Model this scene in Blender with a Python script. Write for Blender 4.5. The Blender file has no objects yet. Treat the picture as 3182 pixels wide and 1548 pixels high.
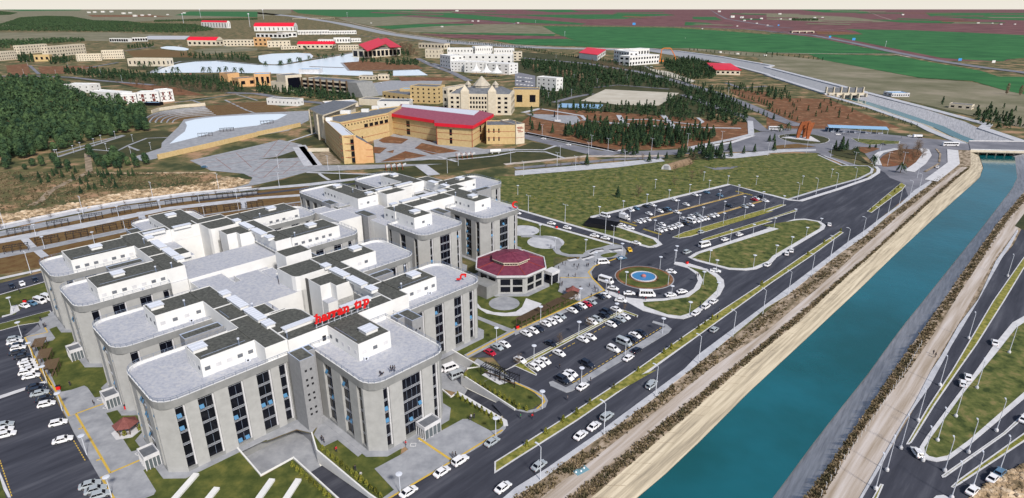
import bpy, bmesh, math, random
from mathutils import Vector, Matrix, geometry
random.seed(7)
SC = bpy.context.scene
# ------------------------------------------------------------------ camera
F_PX, CX, CY, HY, H = 1930.0, 1591.0, 774.0, 26.0, 100.0
TILT = math.atan((CY - HY) / F_PX)
cam_d = bpy.data.cameras.new("camera")
cam = bpy.data.objects.new("camera", cam_d)
SC.collection.objects.link(cam)
cam.location = (0, 0, H)
cam.rotation_euler = (math.pi / 2 - TILT, 0, 0)
cam_d.sensor_width = 36.0
cam_d.lens = 36.0 * F_PX / 3182.0
cam_d.clip_start = 1.0
cam_d.clip_end = 200000.0
SC.camera = cam
# ------------------------------------------------------------------ sky and sun
SUN_EL, SUN_AZ = 42.0, 150.0      # azimuth measured clockwise from +Y (the view direction)
w = bpy.data.worlds.new("World"); SC.world = w; w.use_nodes = True
nt = w.node_tree
sky = nt.nodes.new("ShaderNodeTexSky"); sky.sky_type = 'NISHITA'; sky.sun_disc = False
sky.sun_elevation = math.radians(SUN_EL); sky.sun_rotation = math.radians(SUN_AZ)
sky.air_density = 1.0; sky.dust_density = 3.0; sky.ozone_density = 1.0; sky.altitude = 400
bg = nt.nodes["Background"]; bg.inputs[1].default_value = 1.0
# thin overcast: Nishita sky at strength 0.12 with a pale layer of haze low over the horizon
sc_ = nt.nodes.new("ShaderNodeMix"); sc_.data_type = 'RGBA'; sc_.blend_type = 'MULTIPLY'; sc_.inputs[0].default_value = 1.0
nt.links.new(sky.outputs[0], sc_.inputs[6]); sc_.inputs[7].default_value = (0.1, 0.1, 0.1, 1)
tcw = nt.nodes.new("ShaderNodeTexCoord"); sp = nt.nodes.new("ShaderNodeSeparateXYZ"); nt.links.new(tcw.outputs["Generated"], sp.inputs[0])
mr = nt.nodes.new("ShaderNodeMapRange"); mr.interpolation_type = 'SMOOTHSTEP'; mr.inputs[1].default_value = 0.0; mr.inputs[2].default_value = 0.16; mr.inputs[3].default_value = 1.0; mr.inputs[4].default_value = 0.0
nt.links.new(sp.outputs[2], mr.inputs[0])
mx = nt.nodes.new("ShaderNodeMix"); mx.data_type = 'RGBA'; nt.links.new(mr.outputs[0], mx.inputs[0]); nt.links.new(sc_.outputs[2], mx.inputs[6]); mx.inputs[7].default_value = (0.74, 0.70, 0.62, 1)
nt.links.new(mx.outputs[2], bg.inputs[0])
sd = bpy.data.lights.new("sun", 'SUN'); sd.energy = 3.4; sd.angle = math.radians(6); sd.color = (1.0, 0.95, 0.88)
so = bpy.data.objects.new("sun", sd); SC.collection.objects.link(so)
el, azr = math.radians(SUN_EL), math.radians(SUN_AZ)
sv = Vector((math.sin(azr) * math.cos(el), math.cos(azr) * math.cos(el), math.sin(el)))
so.rotation_euler = sv.to_track_quat('Z', 'Y').to_euler()
SC.view_settings.view_transform = 'Standard'; SC.view_settings.look = 'None'
SC.view_settings.gamma = 1.0; SC.view_settings.exposure = 0.22
# ------------------------------------------------------------------ helpers
COL = SC.collection
def mat(name, c, rough=.85, c2=None, scale=1.0, detail=4, metallic=0, spec=.3, c3=None, bump=0, emis=None, lo=.35, hi=.65, coat=0, stretch=None):
    m = bpy.data.materials.new(name); m.use_nodes = True
    n = m.node_tree; p = n.nodes["Principled BSDF"]
    p.inputs["Base Color"].default_value = (*c, 1); p.inputs["Roughness"].default_value = rough
    p.inputs["Metallic"].default_value = metallic; p.inputs["Specular IOR Level"].default_value = spec
    if coat: p.inputs["Coat Weight"].default_value = coat
    if c2:
        tc = n.nodes.new("ShaderNodeNewGeometry")
        src = tc.outputs["Position"]
        if stretch:
            mp = n.nodes.new("ShaderNodeMapping"); mp.vector_type = 'TEXTURE'; mp.inputs["Rotation"].default_value = (0, 0, stretch[0])
            mp.inputs["Scale"].default_value = (stretch[1], stretch[2], 1); n.links.new(src, mp.inputs[0]); src = mp.outputs[0]
        nz = n.nodes.new("ShaderNodeTexNoise"); nz.inputs["Scale"].default_value = scale
        nz.inputs["Detail"].default_value = detail; nz.inputs["Roughness"].default_value = .65
        n.links.new(src, nz.inputs["Vector"])
        cr = n.nodes.new("ShaderNodeValToRGB"); e = cr.color_ramp.elements
        e[0].position = lo; e[0].color = (*c, 1); e[1].position = hi; e[1].color = (*c2, 1)
        if c3:
            k = cr.color_ramp.elements.new((lo + hi) / 2); k.color = (*c3, 1)
        n.links.new(nz.outputs["Fac"], cr.inputs[0]); n.links.new(cr.outputs[0], p.inputs["Base Color"])
        if bump:
            b = n.nodes.new("ShaderNodeBump"); b.inputs["Strength"].default_value = bump; b.inputs["Distance"].default_value = .3
            n.links.new(nz.outputs["Fac"], b.inputs["Height"]); n.links.new(b.outputs[0], p.inputs["Normal"])
    if emis: p.inputs["Emission Color"].default_value = (*emis, 1); p.inputs["Emission Strength"].default_value = 1
    return m
M = {}
def water_mat(name, deep, rough=.08, ws=.6, bump=.12, c2=None):
    m = mat(name, deep, rough, c2=c2, scale=.02, spec=.5)
    n = m.node_tree; p = n.nodes["Principled BSDF"]
    g = n.nodes.new("ShaderNodeNewGeometry"); z = n.nodes.new("ShaderNodeTexNoise"); z.inputs["Scale"].default_value = ws; z.inputs["Detail"].default_value = 3
    b = n.nodes.new("ShaderNodeBump"); b.inputs["Strength"].default_value = bump; b.inputs["Distance"].default_value = .2
    n.links.new(g.outputs["Position"], z.inputs["Vector"]); n.links.new(z.outputs["Fac"], b.inputs["Height"]); n.links.new(b.outputs[0], p.inputs["Normal"])
    return m
OFF = ([0, 400, 800, 1148], [0, 800, 1600, 2382])
def px(code, x, y):
    if code == 'D': return (x * 3182 / 2576, y * 3182 / 2576)
    if code == 'S': return (x, y)
    return (OFF[1][int(code[1])] + x / 3.1325, OFF[0][int(code[0])] + y / 3.1325)
cT, sT = math.cos(TILT), math.sin(TILT)
def ray(x, y, z=0.0):
    dx = (x - CX) / F_PX; dy = -(y - CY) / F_PX
    d = (dx, cT + dy * sT, -sT + dy * cT)
    t = (z - H) / d[2]
    return Vector((d[0] * t, d[1] * t, z))
def G(code, x, y, z=0.0):
    return ray(*px(code, x, y), z)
def heightat(base, pxy):
    """height above base whose image lands on row pxy"""
    lo, hi = 0, 90
    for _ in range(40):
        m = (lo + hi) / 2; zz = base.z + m - H
        f = base.y * cT - zz * sT; u = base.y * sT + zz * cT
        if CY - F_PX * u / f > pxy: lo = m
        else: hi = m
    return lo
def project(p):
    zz = p[2] - H; f = p[1] * cT - zz * sT; u = p[1] * sT + zz * cT
    return (CX + F_PX * p[0] / f, CY - F_PX * u / f)
def L(*segs, z=0.0):
    """L('21',[(x,y)..], '22',[...]) -> list of ground points"""
    out = []
    for i in range(0, len(segs), 2):
        out += [G(segs[i], a, b, z) for a, b in segs[i + 1]]
    return out
AZ = math.radians(43.7)
def AB(a, b, z=0.0):
    return Vector((a * math.sin(AZ) - b * math.cos(AZ), a * math.cos(AZ) + b * math.sin(AZ), z))
AX_A = math.pi / 2 - AZ      # world rotation of the +a axis

def new_obj(name, verts, faces, mats, parent=None, fm=None, smooth=False):
    me = bpy.data.meshes.new(name); me.from_pydata([tuple(v) for v in verts], [], faces)
    for m in (mats if isinstance(mats, (list, tuple)) else [mats]): me.materials.append(m)
    if fm: me.polygons.foreach_set("material_index", fm)
    if smooth: me.polygons.foreach_set("use_smooth", [True] * len(me.polygons))
    me.update()
    o = bpy.data.objects.new(name, me); COL.objects.link(o)
    if parent is not None: o.parent = parent
    return o
class MB:
    """collects boxes, prisms and tubes, then links them as one mesh object"""
    def __init__(s): s.v = []; s.f = []; s.m = []; s.xf = None
    def add(s, vs, fs, mi=0):
        n = len(s.v)
        s.v += [tuple(s.xf @ Vector(q)) for q in vs] if s.xf else [tuple(q) for q in vs]
        s.f += [tuple(i + n for i in f) for f in fs]; s.m += [mi] * len(fs)
    def box(s, x0, x1, y0, y1, z0, z1, mi=0, bottom=True):
        v = [(x0, y0, z0), (x1, y0, z0), (x1, y1, z0), (x0, y1, z0), (x0, y0, z1), (x1, y0, z1), (x1, y1, z1), (x0, y1, z1)]
        f = [(4, 5, 6, 7), (0, 1, 5, 4), (1, 2, 6, 5), (2, 3, 7, 6), (3, 0, 4, 7)]
        if bottom: f.append((3, 2, 1, 0))
        s.add(v, f, mi)
    def prism(s, pts, z0, z1, mi=0, side=None, top=True, bottom=False):
        n = len(pts)
        area = sum(pts[i][0] * pts[(i + 1) % n][1] - pts[(i + 1) % n][0] * pts[i][1] for i in range(n))
        if area < 0: pts = pts[::-1]
        v = [(p[0], p[1], z0) for p in pts] + [(p[0], p[1], z1) for p in pts]
        s.add(v, [(i, (i + 1) % n, n + (i + 1) % n, n + i) for i in range(n)], mi if side is None else side)
        if top or bottom:
            t = geometry.tessellate_polygon([[Vector((p[0], p[1], 0)) for p in pts]])
            for zz, up in ((z1, top), (z0, bottom)):
                if not up: continue
                fs = []
                for a, b, c in t:
                    A, B, C = pts[a], pts[b], pts[c]
                    cr = (B[0] - A[0]) * (C[1] - A[1]) - (B[1] - A[1]) * (C[0] - A[0])
                    f = (a, b, c) if (cr > 0) == (zz == z1) else (c, b, a)
                    fs.append(f)
                s.add([(p[0], p[1], zz) for p in pts], fs, mi)
    def tube(s, p, q, r, n=6, mi=0, r2=None, cap=True):
        p, q = Vector(p), Vector(q); d = (q - p)
        if d.length < 1e-6: return
        u = d.orthogonal().normalized(); w_ = d.normalized().cross(u); r2 = r if r2 is None else r2
        v = []
        for k in range(n):
            a = 2 * math.pi * k / n; o = u * math.cos(a) + w_ * math.sin(a)
            v += [p + o * r, q + o * r2]
        f = [(2 * k, 2 * ((k + 1) % n), 2 * ((k + 1) % n) + 1, 2 * k + 1) for k in range(n)]
        if cap: f += [tuple(2 * k + 1 for k in range(n)), tuple(2 * k for k in range(n - 1, -1, -1))]
        s.add(v, f, mi)
    def lathe(s, prof, n=12, c=(0, 0, 0), mi=0):
        v = []
        for r, z in prof:
            for k in range(n): a = 2 * math.pi * k / n; v.append((c[0] + r * math.cos(a), c[1] + r * math.sin(a), c[2] + z))
        f = []
        for i in range(len(prof) - 1):
            for k in range(n): f.append((i * n + k, i * n + (k + 1) % n, (i + 1) * n + (k + 1) % n, (i + 1) * n + k))
        f.append(tuple((len(prof) - 1) * n + k for k in range(n)))
        s.add(v, f, mi)
    def build(s, name, mats, parent=None, smooth=False):
        return new_obj(name, s.v, s.f, mats, parent, s.m, smooth)
def tag(o, label=None, cat=None, group=None, kind=None):
    if label: o["label"] = label
    if cat: o["category"] = cat
    if group: o["group"] = group
    if kind: o["kind"] = kind
    return o
def empty(name, loc=(0, 0, 0), rz=0, label=None, cat=None, group=None):
    o = bpy.data.objects.new(name, None); COL.objects.link(o); o.location = loc; o.rotation_euler = (0, 0, rz)
    o.empty_display_size = .5
    return tag(o, label, cat, group)
def struct(name, mb, mats):
    return tag(mb.build(name, mats), kind='structure')
def patch(name, pts, top, m, base=None):
    """a ground surface: a slab whose top lies at height top"""
    b = MB(); b.prism(pts, (top - .05) if base is None else base, top)
    return struct(name, b, m)
def ribbon_pts(line, wdt):
    Lp, Rp = [], []
    n = len(line)
    for i, p in enumerate(line):
        d = (line[min(i + 1, n - 1)] - line[max(i - 1, 0)]); d.z = 0; d.normalize()
        nn = Vector((-d.y, d.x, 0)) * (wdt / 2)
        Lp.append(p + nn); Rp.append(p - nn)
    return Lp + Rp[::-1]
def ribbon(name, line, wdt, top, m, base=None):
    return patch(name, ribbon_pts(line, wdt), top, m, base)
def inset(pts, d):
    n = len(pts)
    ar = sum(pts[i][0] * pts[(i + 1) % n][1] - pts[(i + 1) % n][0] * pts[i][1] for i in range(n))
    s = 1 if ar > 0 else -1
    out = []
    for i in range(n):
        p0, p, p1 = (Vector((q[0], q[1])) for q in (pts[i - 1], pts[i], pts[(i + 1) % n]))
        e0 = (p - p0).normalized(); e1 = (p1 - p).normalized()
        n0 = Vector((-e0.y, e0.x)) * s; n1 = Vector((-e1.y, e1.x)) * s
        b = n0 + n1
        if b.length < .3: b = n0
        b = b / max(b.dot(b) / 2, .35)
        q = p + b * d
        out.append(Vector((q.x, q.y, 0)))
    return out
def smooth_poly(pts, it=2, closed=True):
    for _ in range(it):
        q = []; n = len(pts)
        rng = range(n) if closed else range(n - 1)
        if not closed: q.append(pts[0])
        for i in rng:
            a, b = pts[i], pts[(i + 1) % n]
            q += [a * .75 + b * .25, a * .25 + b * .75]
        if not closed: q.append(pts[-1])
        pts = q
    return pts
def resample(line, n):
    ds = [0]
    for a, b in zip(line, line[1:]): ds.append(ds[-1] + (b - a).length)
    out = []; j = 0
    for i in range(n):
        t = ds[-1] * i / (n - 1)
        while j < len(line) - 2 and ds[j + 1] < t: j += 1
        k = (t - ds[j]) / max(ds[j + 1] - ds[j], 1e-6)
        out.append(line[j].lerp(line[j + 1], min(max(k, 0), 1)))
    return out
def inpoly(x, y, poly):
    c = False; j = len(poly) - 1
    for i in range(len(poly)):
        xi, yi, xj, yj = poly[i][0], poly[i][1], poly[j][0], poly[j][1]
        if (yi > y) != (yj > y) and x < (xj - xi) * (y - yi) / (yj - yi) + xi: c = not c
        j = i
    return c
AX_ = math.pi / 2 - AZ
# ------------------------------------------------------------------ materials
M['asphalt'] = mat('asphalt', (.026, .028, .04), .8, (.1, .104, .125), .3, 12, spec=.35, lo=.32, hi=.75, c3=(.048, .051, .068), stretch=(AX_, 9, 1))
M['asphalt_worn'] = mat('worn asphalt', (.13, .135, .16), .9, (.22, .22, .25), .06, 10)
M['scrub'] = mat('dry scrub ground', (.04, .052, .018), .95, (.36, .22, .13), .045, 16, c3=(.12, .11, .045), lo=.4, hi=.63)
M['meadow'] = mat('rough meadow', (.03, .048, .01), .95, (.23, .18, .075), .28, 16, c3=(.105, .122, .032), lo=.36, hi=.68)
M['lawn'] = mat('lawn', (.035, .052, .01), .95, (.15, .145, .035), .2, 12, lo=.35, hi=.68, c3=(.075, .09, .02))
M['median'] = mat('median grass', (.09, .11, .015), .95, (.32, .28, .07), .6, 12, lo=.35, hi=.65)
M['brownlawn'] = mat('brown lawn', (.11, .055, .018), .95, (.16, .105, .04), .3, 8, lo=.35, hi=.65)
M['darklawn'] = mat('dark lawn', (.025, .035, .012), .95, (.07, .065, .025), .08, 8)
M['redsoil'] = mat('red soil', (.2, .07, .028), .95, (.3, .15, .08), .12, 8, c3=(.13, .065, .03))
M['dirt'] = mat('dirt bank', (.12, .095, .055), .95, (.42, .34, .26), .5, 12, c3=(.26, .2, .14), lo=.38, hi=.62, stretch=(AX_, 3, 1))
M['dirtroad'] = mat('dirt road', (.3, .24, .18), .95, (.54, .49, .46), .55, 10, stretch=(AX_, 25, 1), c3=(.43, .37, .32))
M['rock'] = mat('limestone rubble', (.12, .09, .05), .95, (.62, .5, .36), .25, 10, c3=(.36, .26, .16), bump=.6, lo=.38, hi=.62)
M['paving'] = mat('concrete paving', (.23, .24, .265), .85, (.35, .36, .385), .25, 12)
M['kerb'] = mat('kerb concrete', (.5, .5, .52), .8, (.62, .62, .64), .3)
M['whitepath'] = mat('pale walk', (.38, .39, .43), .8, (.52, .53, .56), .25, 8)
M['yellow'] = mat('yellow line paint', (.6, .4, .06), .7, (.5, .34, .07), .6)
M['white_line'] = mat('white line paint', (.7, .7, .7), .7)
M['slope_warm'] = mat('canal lining sunlit tint', (.22, .19, .145), .85, (.48, .425, .33), 1.1, 10, stretch=(AX_, 30, 1), c3=(.37, .32, .24))  # warm sunlight on the left bank is mixed into the lining colour
M['slope_cool'] = mat('canal lining', (.3, .305, .33), .85, (.5, .5, .53), 1.1, 10, stretch=(AX_ + .16, 30, 1), c3=(.41, .415, .44))  # same lining, with the cool skylight of the right bank in its colour
M['water'] = water_mat('canal water', (.002, .075, .078), .05, .35, .35, c2=(.006, .12, .15)); M['water'].node_tree.nodes['Principled BSDF'].inputs['Specular IOR Level'].default_value = 1.0; M['water'].node_tree.nodes['Principled BSDF'].inputs['IOR'].default_value = 1.6
M['porch_glass'] = mat('porch glass', (.1, .12, .13), .15, spec=.5)
M['pitchdirt'] = mat('bare pitch', (.42, .38, .31), .95, (.52, .49, .42), .05, 10)
M['lake'] = water_mat('lake water', (.76, .84, .93), .25, .2, .03)  # near-white base carries the bright horizon reflection as colour
M['pool'] = water_mat('pool water', (.05, .2, .42), .1, 1.5, .1)
M['green_field'] = mat('green field', (.01, .085, .022), .95, (.035, .16, .045), .012, 14, lo=.35, hi=.65)
M['maroon_field'] = mat('ploughed field', (.085, .03, .035), .95, (.2, .09, .09), .01, 14, lo=.35, hi=.65)
M['tan_field'] = mat('fallow field', (.11, .11, .06), .95, (.25, .22, .16), .012, 14, lo=.35, hi=.65, c3=(.17, .16, .1))
M['white_wall'] = mat('white plaster', (.72, .72, .71), .7, (.6, .6, .6), .22, 8, lo=.42, hi=.85)
M['stone_wall'] = mat('pale stone cladding', (.2, .205, .205), .8, (.255, .258, .258), .35, 10)
M['pier'] = mat('stone pier', (.34, .342, .338), .8, (.4, .402, .398), .5, 12)
M['tower'] = mat('grey tower cladding', (.24, .245, .26), .8, (.29, .295, .31), 1.2, 8)
M['gravel'] = mat('roof gravel', (.045, .048, .044), .95, (.12, .122, .11), 1.2, 14, lo=.35, hi=.68)
M['tiles'] = mat('terrace pavers', (.32, .335, .39), .85, (.47, .47, .48), 1.3, 14, c3=(.4, .415, .465), lo=.36, hi=.64)
M['glass'] = mat('dark window glass', (.005, .006, .011), .12, spec=.35)
M['sash'] = mat('sash with painted sky blue', (.07, .2, .36), .1, spec=.6)  # sky reflection on open panes, painted as a blue base colour
M['metal_white'] = mat('white metal', (.62, .65, .72), .45, spec=.5)
M['bluecap'] = mat('coping', (.4, .47, .62), .5)
M['rail'] = mat('rail steel', (.25, .3, .4), .4, metallic=.5)
M['red_letter'] = mat('red letter', (.6, .012, .012), .5)
M['red_roof'] = mat('red sheet roof', (.72, .015, .035), .5, (.6, .015, .04), .15)
M['purple_roof'] = mat('dark maroon roof', (.12, .02, .045), .65, (.19, .045, .075), .6, 8)
M['yellow_brick'] = mat('yellow stone', (.5, .36, .17), .85, (.58, .44, .23), .6)
M['orange_brick'] = mat('orange stone', (.58, .33, .15), .85, (.64, .4, .2), .6)
M['cream'] = mat('cream stone', (.56, .49, .38), .85, (.64, .58, .47), .4)
M['redline'] = mat('red trim', (.3, .05, .03), .7)
M['rust'] = mat('rusted steel', (.22, .06, .02), .8, (.32, .1, .035), .6)
M['bark'] = mat('bark', (.1, .07, .045), .95)
M['pine'] = mat('pine needles', (.008, .028, .014), .9, (.045, .08, .03), .3, 6, lo=.4, hi=.62)
M['forest'] = mat('forest needles', (.012, .036, .02), .9, (.07, .12, .045), .14, 6, lo=.38, hi=.62)
M['leaf'] = mat('shrub leaves', (.1, .13, .02), .9, (.22, .2, .03), 1.5, 3)
M['bare'] = mat('bare twigs', (.16, .11, .07), .95, (.24, .17, .11), .4)
M['weed'] = mat('dry weeds', (.05, .05, .025), .95, (.28, .21, .13), .35, 6, c3=(.14, .11, .06))
M['black'] = mat('black frame', (.012, .012, .016), .6)
M['wood'] = mat('brown timber', (.12, .08, .05), .8)
M['rubber'] = mat('tyre rubber', (.012, .012, .012), .9)
M['rim'] = mat('wheel rim', (.35, .36, .38), .35, metallic=.7)
M['lamp_lens'] = mat('headlight lens', (.7, .72, .75), .15)
M['tail_lens'] = mat('tail light lens', (.4, .01, .01), .25)
M['orange'] = mat('orange paint', (.7, .2, .03), .5)
M['blue_sheet'] = mat('blue sheet roof', (.25, .42, .62), .5)
M['sign_blue'] = mat('blue sign', (.05, .3, .7), .5)
M['darkroof'] = mat('dark grey roof', (.1, .11, .13), .8, (.16, .17, .19), .4)
for nme, c in dict(w=(.8, .8, .82), s=(.38, .42, .45), k=(.015, .02, .035), b=(.09, .18, .28), r=(.4, .01, .03), y=(.75, .45, .02)).items():
    M['car_' + nme] = mat('car paint ' + nme, c, .25, spec=.5, coat=.5)
M['tan_stone'] = mat('weathered stone', (.38, .34, .28), .9, (.46, .42, .35), .5)
M['hall_roof'] = mat('faded red hall roof', (.24, .05, .085), .6, (.34, .09, .13), .4)
M['rust_joint'] = mat('rust joint', (.26, .15, .13), .8)
M['red_panel'] = mat('dark red panel', (.13, .025, .02), .7)
M['car_g'] = mat('pale blue cloth', (.16, .3, .36), .9)
# ------------------------------------------------------------------ ground, canal and sunken courts
def extend(line, d0=0, d1=0):
    a = line[0] + (line[0] - line[2]).normalized() * d0 if d0 else None
    b = line[-1] + (line[-1] - line[-3]).normalized() * d1 if d1 else None
    return ([a] if a else []) + line + ([b] if b else [])
ZW = -4.0
rimL = L('32', [(740, 1253), (1200, 860), (1800, 340), (2190, 0)], '23', [(340, 600), (700, 260), (1000, 0)],
         '13', [(1500, 800), (1850, 490), (1985, 375), (1975, 225)])
watL = L('32', [(1160, 1253), (1500, 970), (1850, 630), (2240, 240)], '23', [(430, 740), (880, 320), (1210, 0)],
         '13', [(1600, 890), (2060, 480), (2100, 380), (2060, 262)], z=ZW)
watR = L('33', [(95, 1253), (500, 700), (1000, 60)], '23', [(1350, 670), (1880, 0)], '13', [(2160, 900), (2400, 590), (2450, 480), (2430, 275)], z=ZW)
rimR = L('33', [(380, 1253), (700, 800), (1000, 400), (1245, 0)], '23', [(1500, 790), (1700, 450), (2010, 0)], '13', [(2240, 930), (2506, 620), (2580, 470), (2590, 232)])
rimL, watL, watR, rimR = (extend(l, 130, 0) for l in (rimL, watL, watR, rimR))
# channel beyond the road bridge
fL = L('13', [(1975, 225), (1935, 140), (1640, 25)], '03', [(1480, 1200), (1150, 1090), (820, 975), (640, 930)])
fR = L('13', [(2590, 232), (2470, 145), (2070, 0)], '03', [(1950, 1190), (1500, 1050), (1150, 955), (950, 905)])
N1, N2 = 40, 16
def chan(a, b, n): return resample(a, n) + resample(b, 16)[1:]
RL = resample(rimL, N1); WL = resample(watL, N1); WR = resample(watR, N1); RR = resample(rimR, N1)
FL = resample(fL, N2); FR = resample(fR, N2)
FWL = [a.lerp(b, .3) for a, b in zip(FL, FR)]; FWR = [a.lerp(b, .62) for a, b in zip(FL, FR)]
for l in (FWL, FWR):
    for p in l: p.z = ZW
FWL[0] = WL[-1]; FWR[0] = WR[-1]
RLa, WLa, WRa, RRa = RL + FL[1:], WL + FWL[1:], WR + FWR[1:], RR + FR[1:]
canal_hole = RLa + RRa[::-1]
def sheet(name, a, b, m, down=0):
    v = []; f = []
    for p, q in zip(a, b): v += [p, q]
    for i in range(len(a) - 1): f.append((2 * i, 2 * i + 1, 2 * i + 3, 2 * i + 2))
    return tag(new_obj(name, v, f, m), kind='structure')
def lower(l, z):
    return [Vector((p.x, p.y, z)) for p in l]
def drop(rim, wat):          # carry the slope on below the water line
    out = []
    for r, q in zip(rim, wat): out.append(q + (q - r) * .4)
    return out
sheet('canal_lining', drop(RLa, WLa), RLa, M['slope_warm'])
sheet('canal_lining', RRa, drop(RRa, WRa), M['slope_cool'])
wl = [q + (q - r) * .1 for r, q in zip(RLa, WLa)]; wr = [q + (q - r) * .1 for r, q in zip(RRa, WRa)]
sheet('canal_water', lower(wr, ZW), lower(wl, ZW), M['water'])
# end wall of the channel at the weir, and its bed
b = MB(); p, q = FL[-1], FR[-1]
b.add([(p.x, p.y, 0), (q.x, q.y, 0), (q.x, q.y, -7), (p.x, p.y, -7)], [(0, 1, 2, 3)]); struct('canal_end_wall', b, M['slope_cool'])
# lining joints of the slab panels
b = MB()
for i in range(1, N1 - 1):
    for k in range(3):
        t = k / 3
        p = RL[i].lerp(RL[i + 1], t); q = WL[i].lerp(WL[i + 1], t)
        n = Vector((-(q - p).y, (q - p).x, 0)).normalized() * .05
        up = Vector((0, 0, .02)); e = p.lerp(q, .45)
        b.add([p - n + up, p + n + up, e + n + up, e - n + up], [(0, 1, 2, 3)])
for t_ in (.22, .235):
    for i in range(N1 - 1):
        a0 = RL[i].lerp(WL[i], t_); a1 = RL[i + 1].lerp(WL[i + 1], t_); u = Vector((0, 0, .03)); n = Vector((.06, .06, 0))
        b.add([a0 + u, a1 + u, a1 + n + u, a0 + n + u], [(0, 1, 2, 3)])
struct('lining_joints', b, M['dirt'])

ZC = -3.2
H1 = L('30', [(2285, 742)], '31', [(35, 1040), (350, 868), (770, 1253), (1000, 1460), (1330, 1395), (1085, 1225), (580, 800), (530, 628), (380, 590), (100, 700)])
H2 = L('31', [(1760, 130), (1772, 182), (1950, 228), (2352, 466), (2440, 440), (2506, 402), (1985, 62), (2040, 0)], '21', [(2172, 1072), (1868, 895), (1800, 960), (1745, 1040)])
INN = [(-1500, -150), (1900, -150), (1900, 1700), (-1500, 1700)]
OUT = [(-60000, -400), (60000, -400), (60000, 60000), (-60000, 60000)]
def flat(polys, z, name, m):
    pl = [[Vector((p[0], p[1], 0)) for p in q] for q in polys]
    t = geometry.tessellate_polygon(pl); pts = [p for q in pl for p in q]
    fs = []
    for a, b_, c in t:
        A, B, C = pts[a], pts[b_], pts[c]
        fs.append((a, b_, c) if (B - A).cross(C - A).z > 0 else (c, b_, a))
    return [(p.x, p.y, z) for p in pts], fs
b = MB()
b.add(*flat([INN, canal_hole, H1, H2], 0, '', None)); b.add(*flat([OUT, INN], 0, '', None))
struct('ground', b, M['scrub'])

def court(name, hole, floor, ramp, lowi):
    """floor and ramp of a sunken service court; the walls are separate things"""
    f = MB(); f.prism([(p.x, p.y) for p in floor], ZC - .1, ZC); struct(name, f, M['paving'])
    r = MB(); a0, a1, b1, b0 = ramp       # low edge a0-a1, high edge b0-b1
    r.add([(a0.x, a0.y, ZC), (a1.x, a1.y, ZC), (b1.x, b1.y, .06), (b0.x, b0.y, .06)], [(0, 1, 2, 3)]); struct('ramp', r, M['asphalt'])
c1 = [p for p in H1]
court('court_floor', H1, L('30', [(2285, 742)], '31', [(35, 1040), (350, 868), (480, 985), (640, 950), (580, 800), (530, 628), (380, 300), (100, 300)]),
      [G('31', 425, 940), G('31', 615, 830), G('31', 1330, 1395), G('31', 1000, 1460)], 0)
court('court_floor', H2, L('31', [(1740, 100), (1772, 182), (1960, 235), (2110, 322), (2200, 205), (1985, 62), (2040, 0)], '21', [(2172, 1072), (1868, 895), (1700, 960), (1650, 1100)]),
      [G('31', 2045, 100), G('31', 1965, 236), G('31', 2352, 466), G('31', 2500, 410)], 0)

def low_wall(label, line, z0, z1, wd=.35, m='white_wall', name='retaining_wall', cat='wall', coping=None, group=None):
    """z0/z1 may be lists, one per point"""
    n = len(line)
    z0 = z0 if isinstance(z0, (list, tuple)) else [z0] * n; z1 = z1 if isinstance(z1, (list, tuple)) else [z1] * n
    pts = ribbon_pts(line, wd); Lp, Rp = pts[:n], pts[n:][::-1]
    b = MB()
    for i in range(n - 1):
        v = [(Lp[i].x, Lp[i].y, z0[i]), (Rp[i].x, Rp[i].y, z0[i]), (Rp[i + 1].x, Rp[i + 1].y, z0[i + 1]), (Lp[i + 1].x, Lp[i + 1].y, z0[i + 1]),
             (Lp[i].x, Lp[i].y, z1[i]), (Rp[i].x, Rp[i].y, z1[i]), (Rp[i + 1].x, Rp[i + 1].y, z1[i + 1]), (Lp[i + 1].x, Lp[i + 1].y, z1[i + 1])]
        b.add(v, [(4, 5, 6, 7), (1, 2, 6, 5), (3, 0, 4, 7), (0, 1, 5, 4), (2, 3, 7, 6)])
    o = b.build(name, M[m]); return tag(o, label, cat, group)
low_wall('white retaining wall with an angled corner around the sunken court, near the front block', L('30', [(2285, 742)], '31', [(35, 1040), (350, 868), (770, 1253), (1000, 1460)]), [ZC, ZC, ZC, -.6, 0], .5)
low_wall('tall white wall tapering down beside the ramp in the foreground', L('31', [(530, 628), (580, 800), (1085, 1225), (1330, 1395)]), [ZC, ZC, -.6, 0], .6)
low_wall('tall white wedge shaped wall on the far side of the car park ramp', L('31', [(1985, 62), (2506, 402)]), [ZC, 0], .7)
low_wall('thin white wall along the near side of the car park ramp', L('31', [(1950, 228), (2352, 466)]), [ZC, 0], .35)
low_wall('pale wall behind the parked vans in the sunken court', L('21', [(1868, 895), (2172, 1072)], '31', [(2040, 0)]), ZC, .5)
low_wall('pale box like wall around the light well beside the lawn', L('31', [(1760, 130), (1772, 182), (1885, 275), (1950, 228)]), ZC, .45)

# ------------------------------------------------------------------ ground surfaces (top heights in metres)
def P(name, top, m, *segs, sm=0, kerb=0, base=None):
    pts = L(*segs)
    if sm: pts = smooth_poly(pts, sm)
    if kerb:
        patch('kerb', pts, top - .03, M['kerb'])
        pts = inset(pts, kerb)
    return patch(name, pts, top, M[m], base)
def R_(name, wdt, top, m, *segs, sm=0, base=None):
    pts = L(*segs)
    if sm: pts = smooth_poly(pts, sm, False)
    return ribbon(name, pts, wdt, top, M[m], base)
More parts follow.
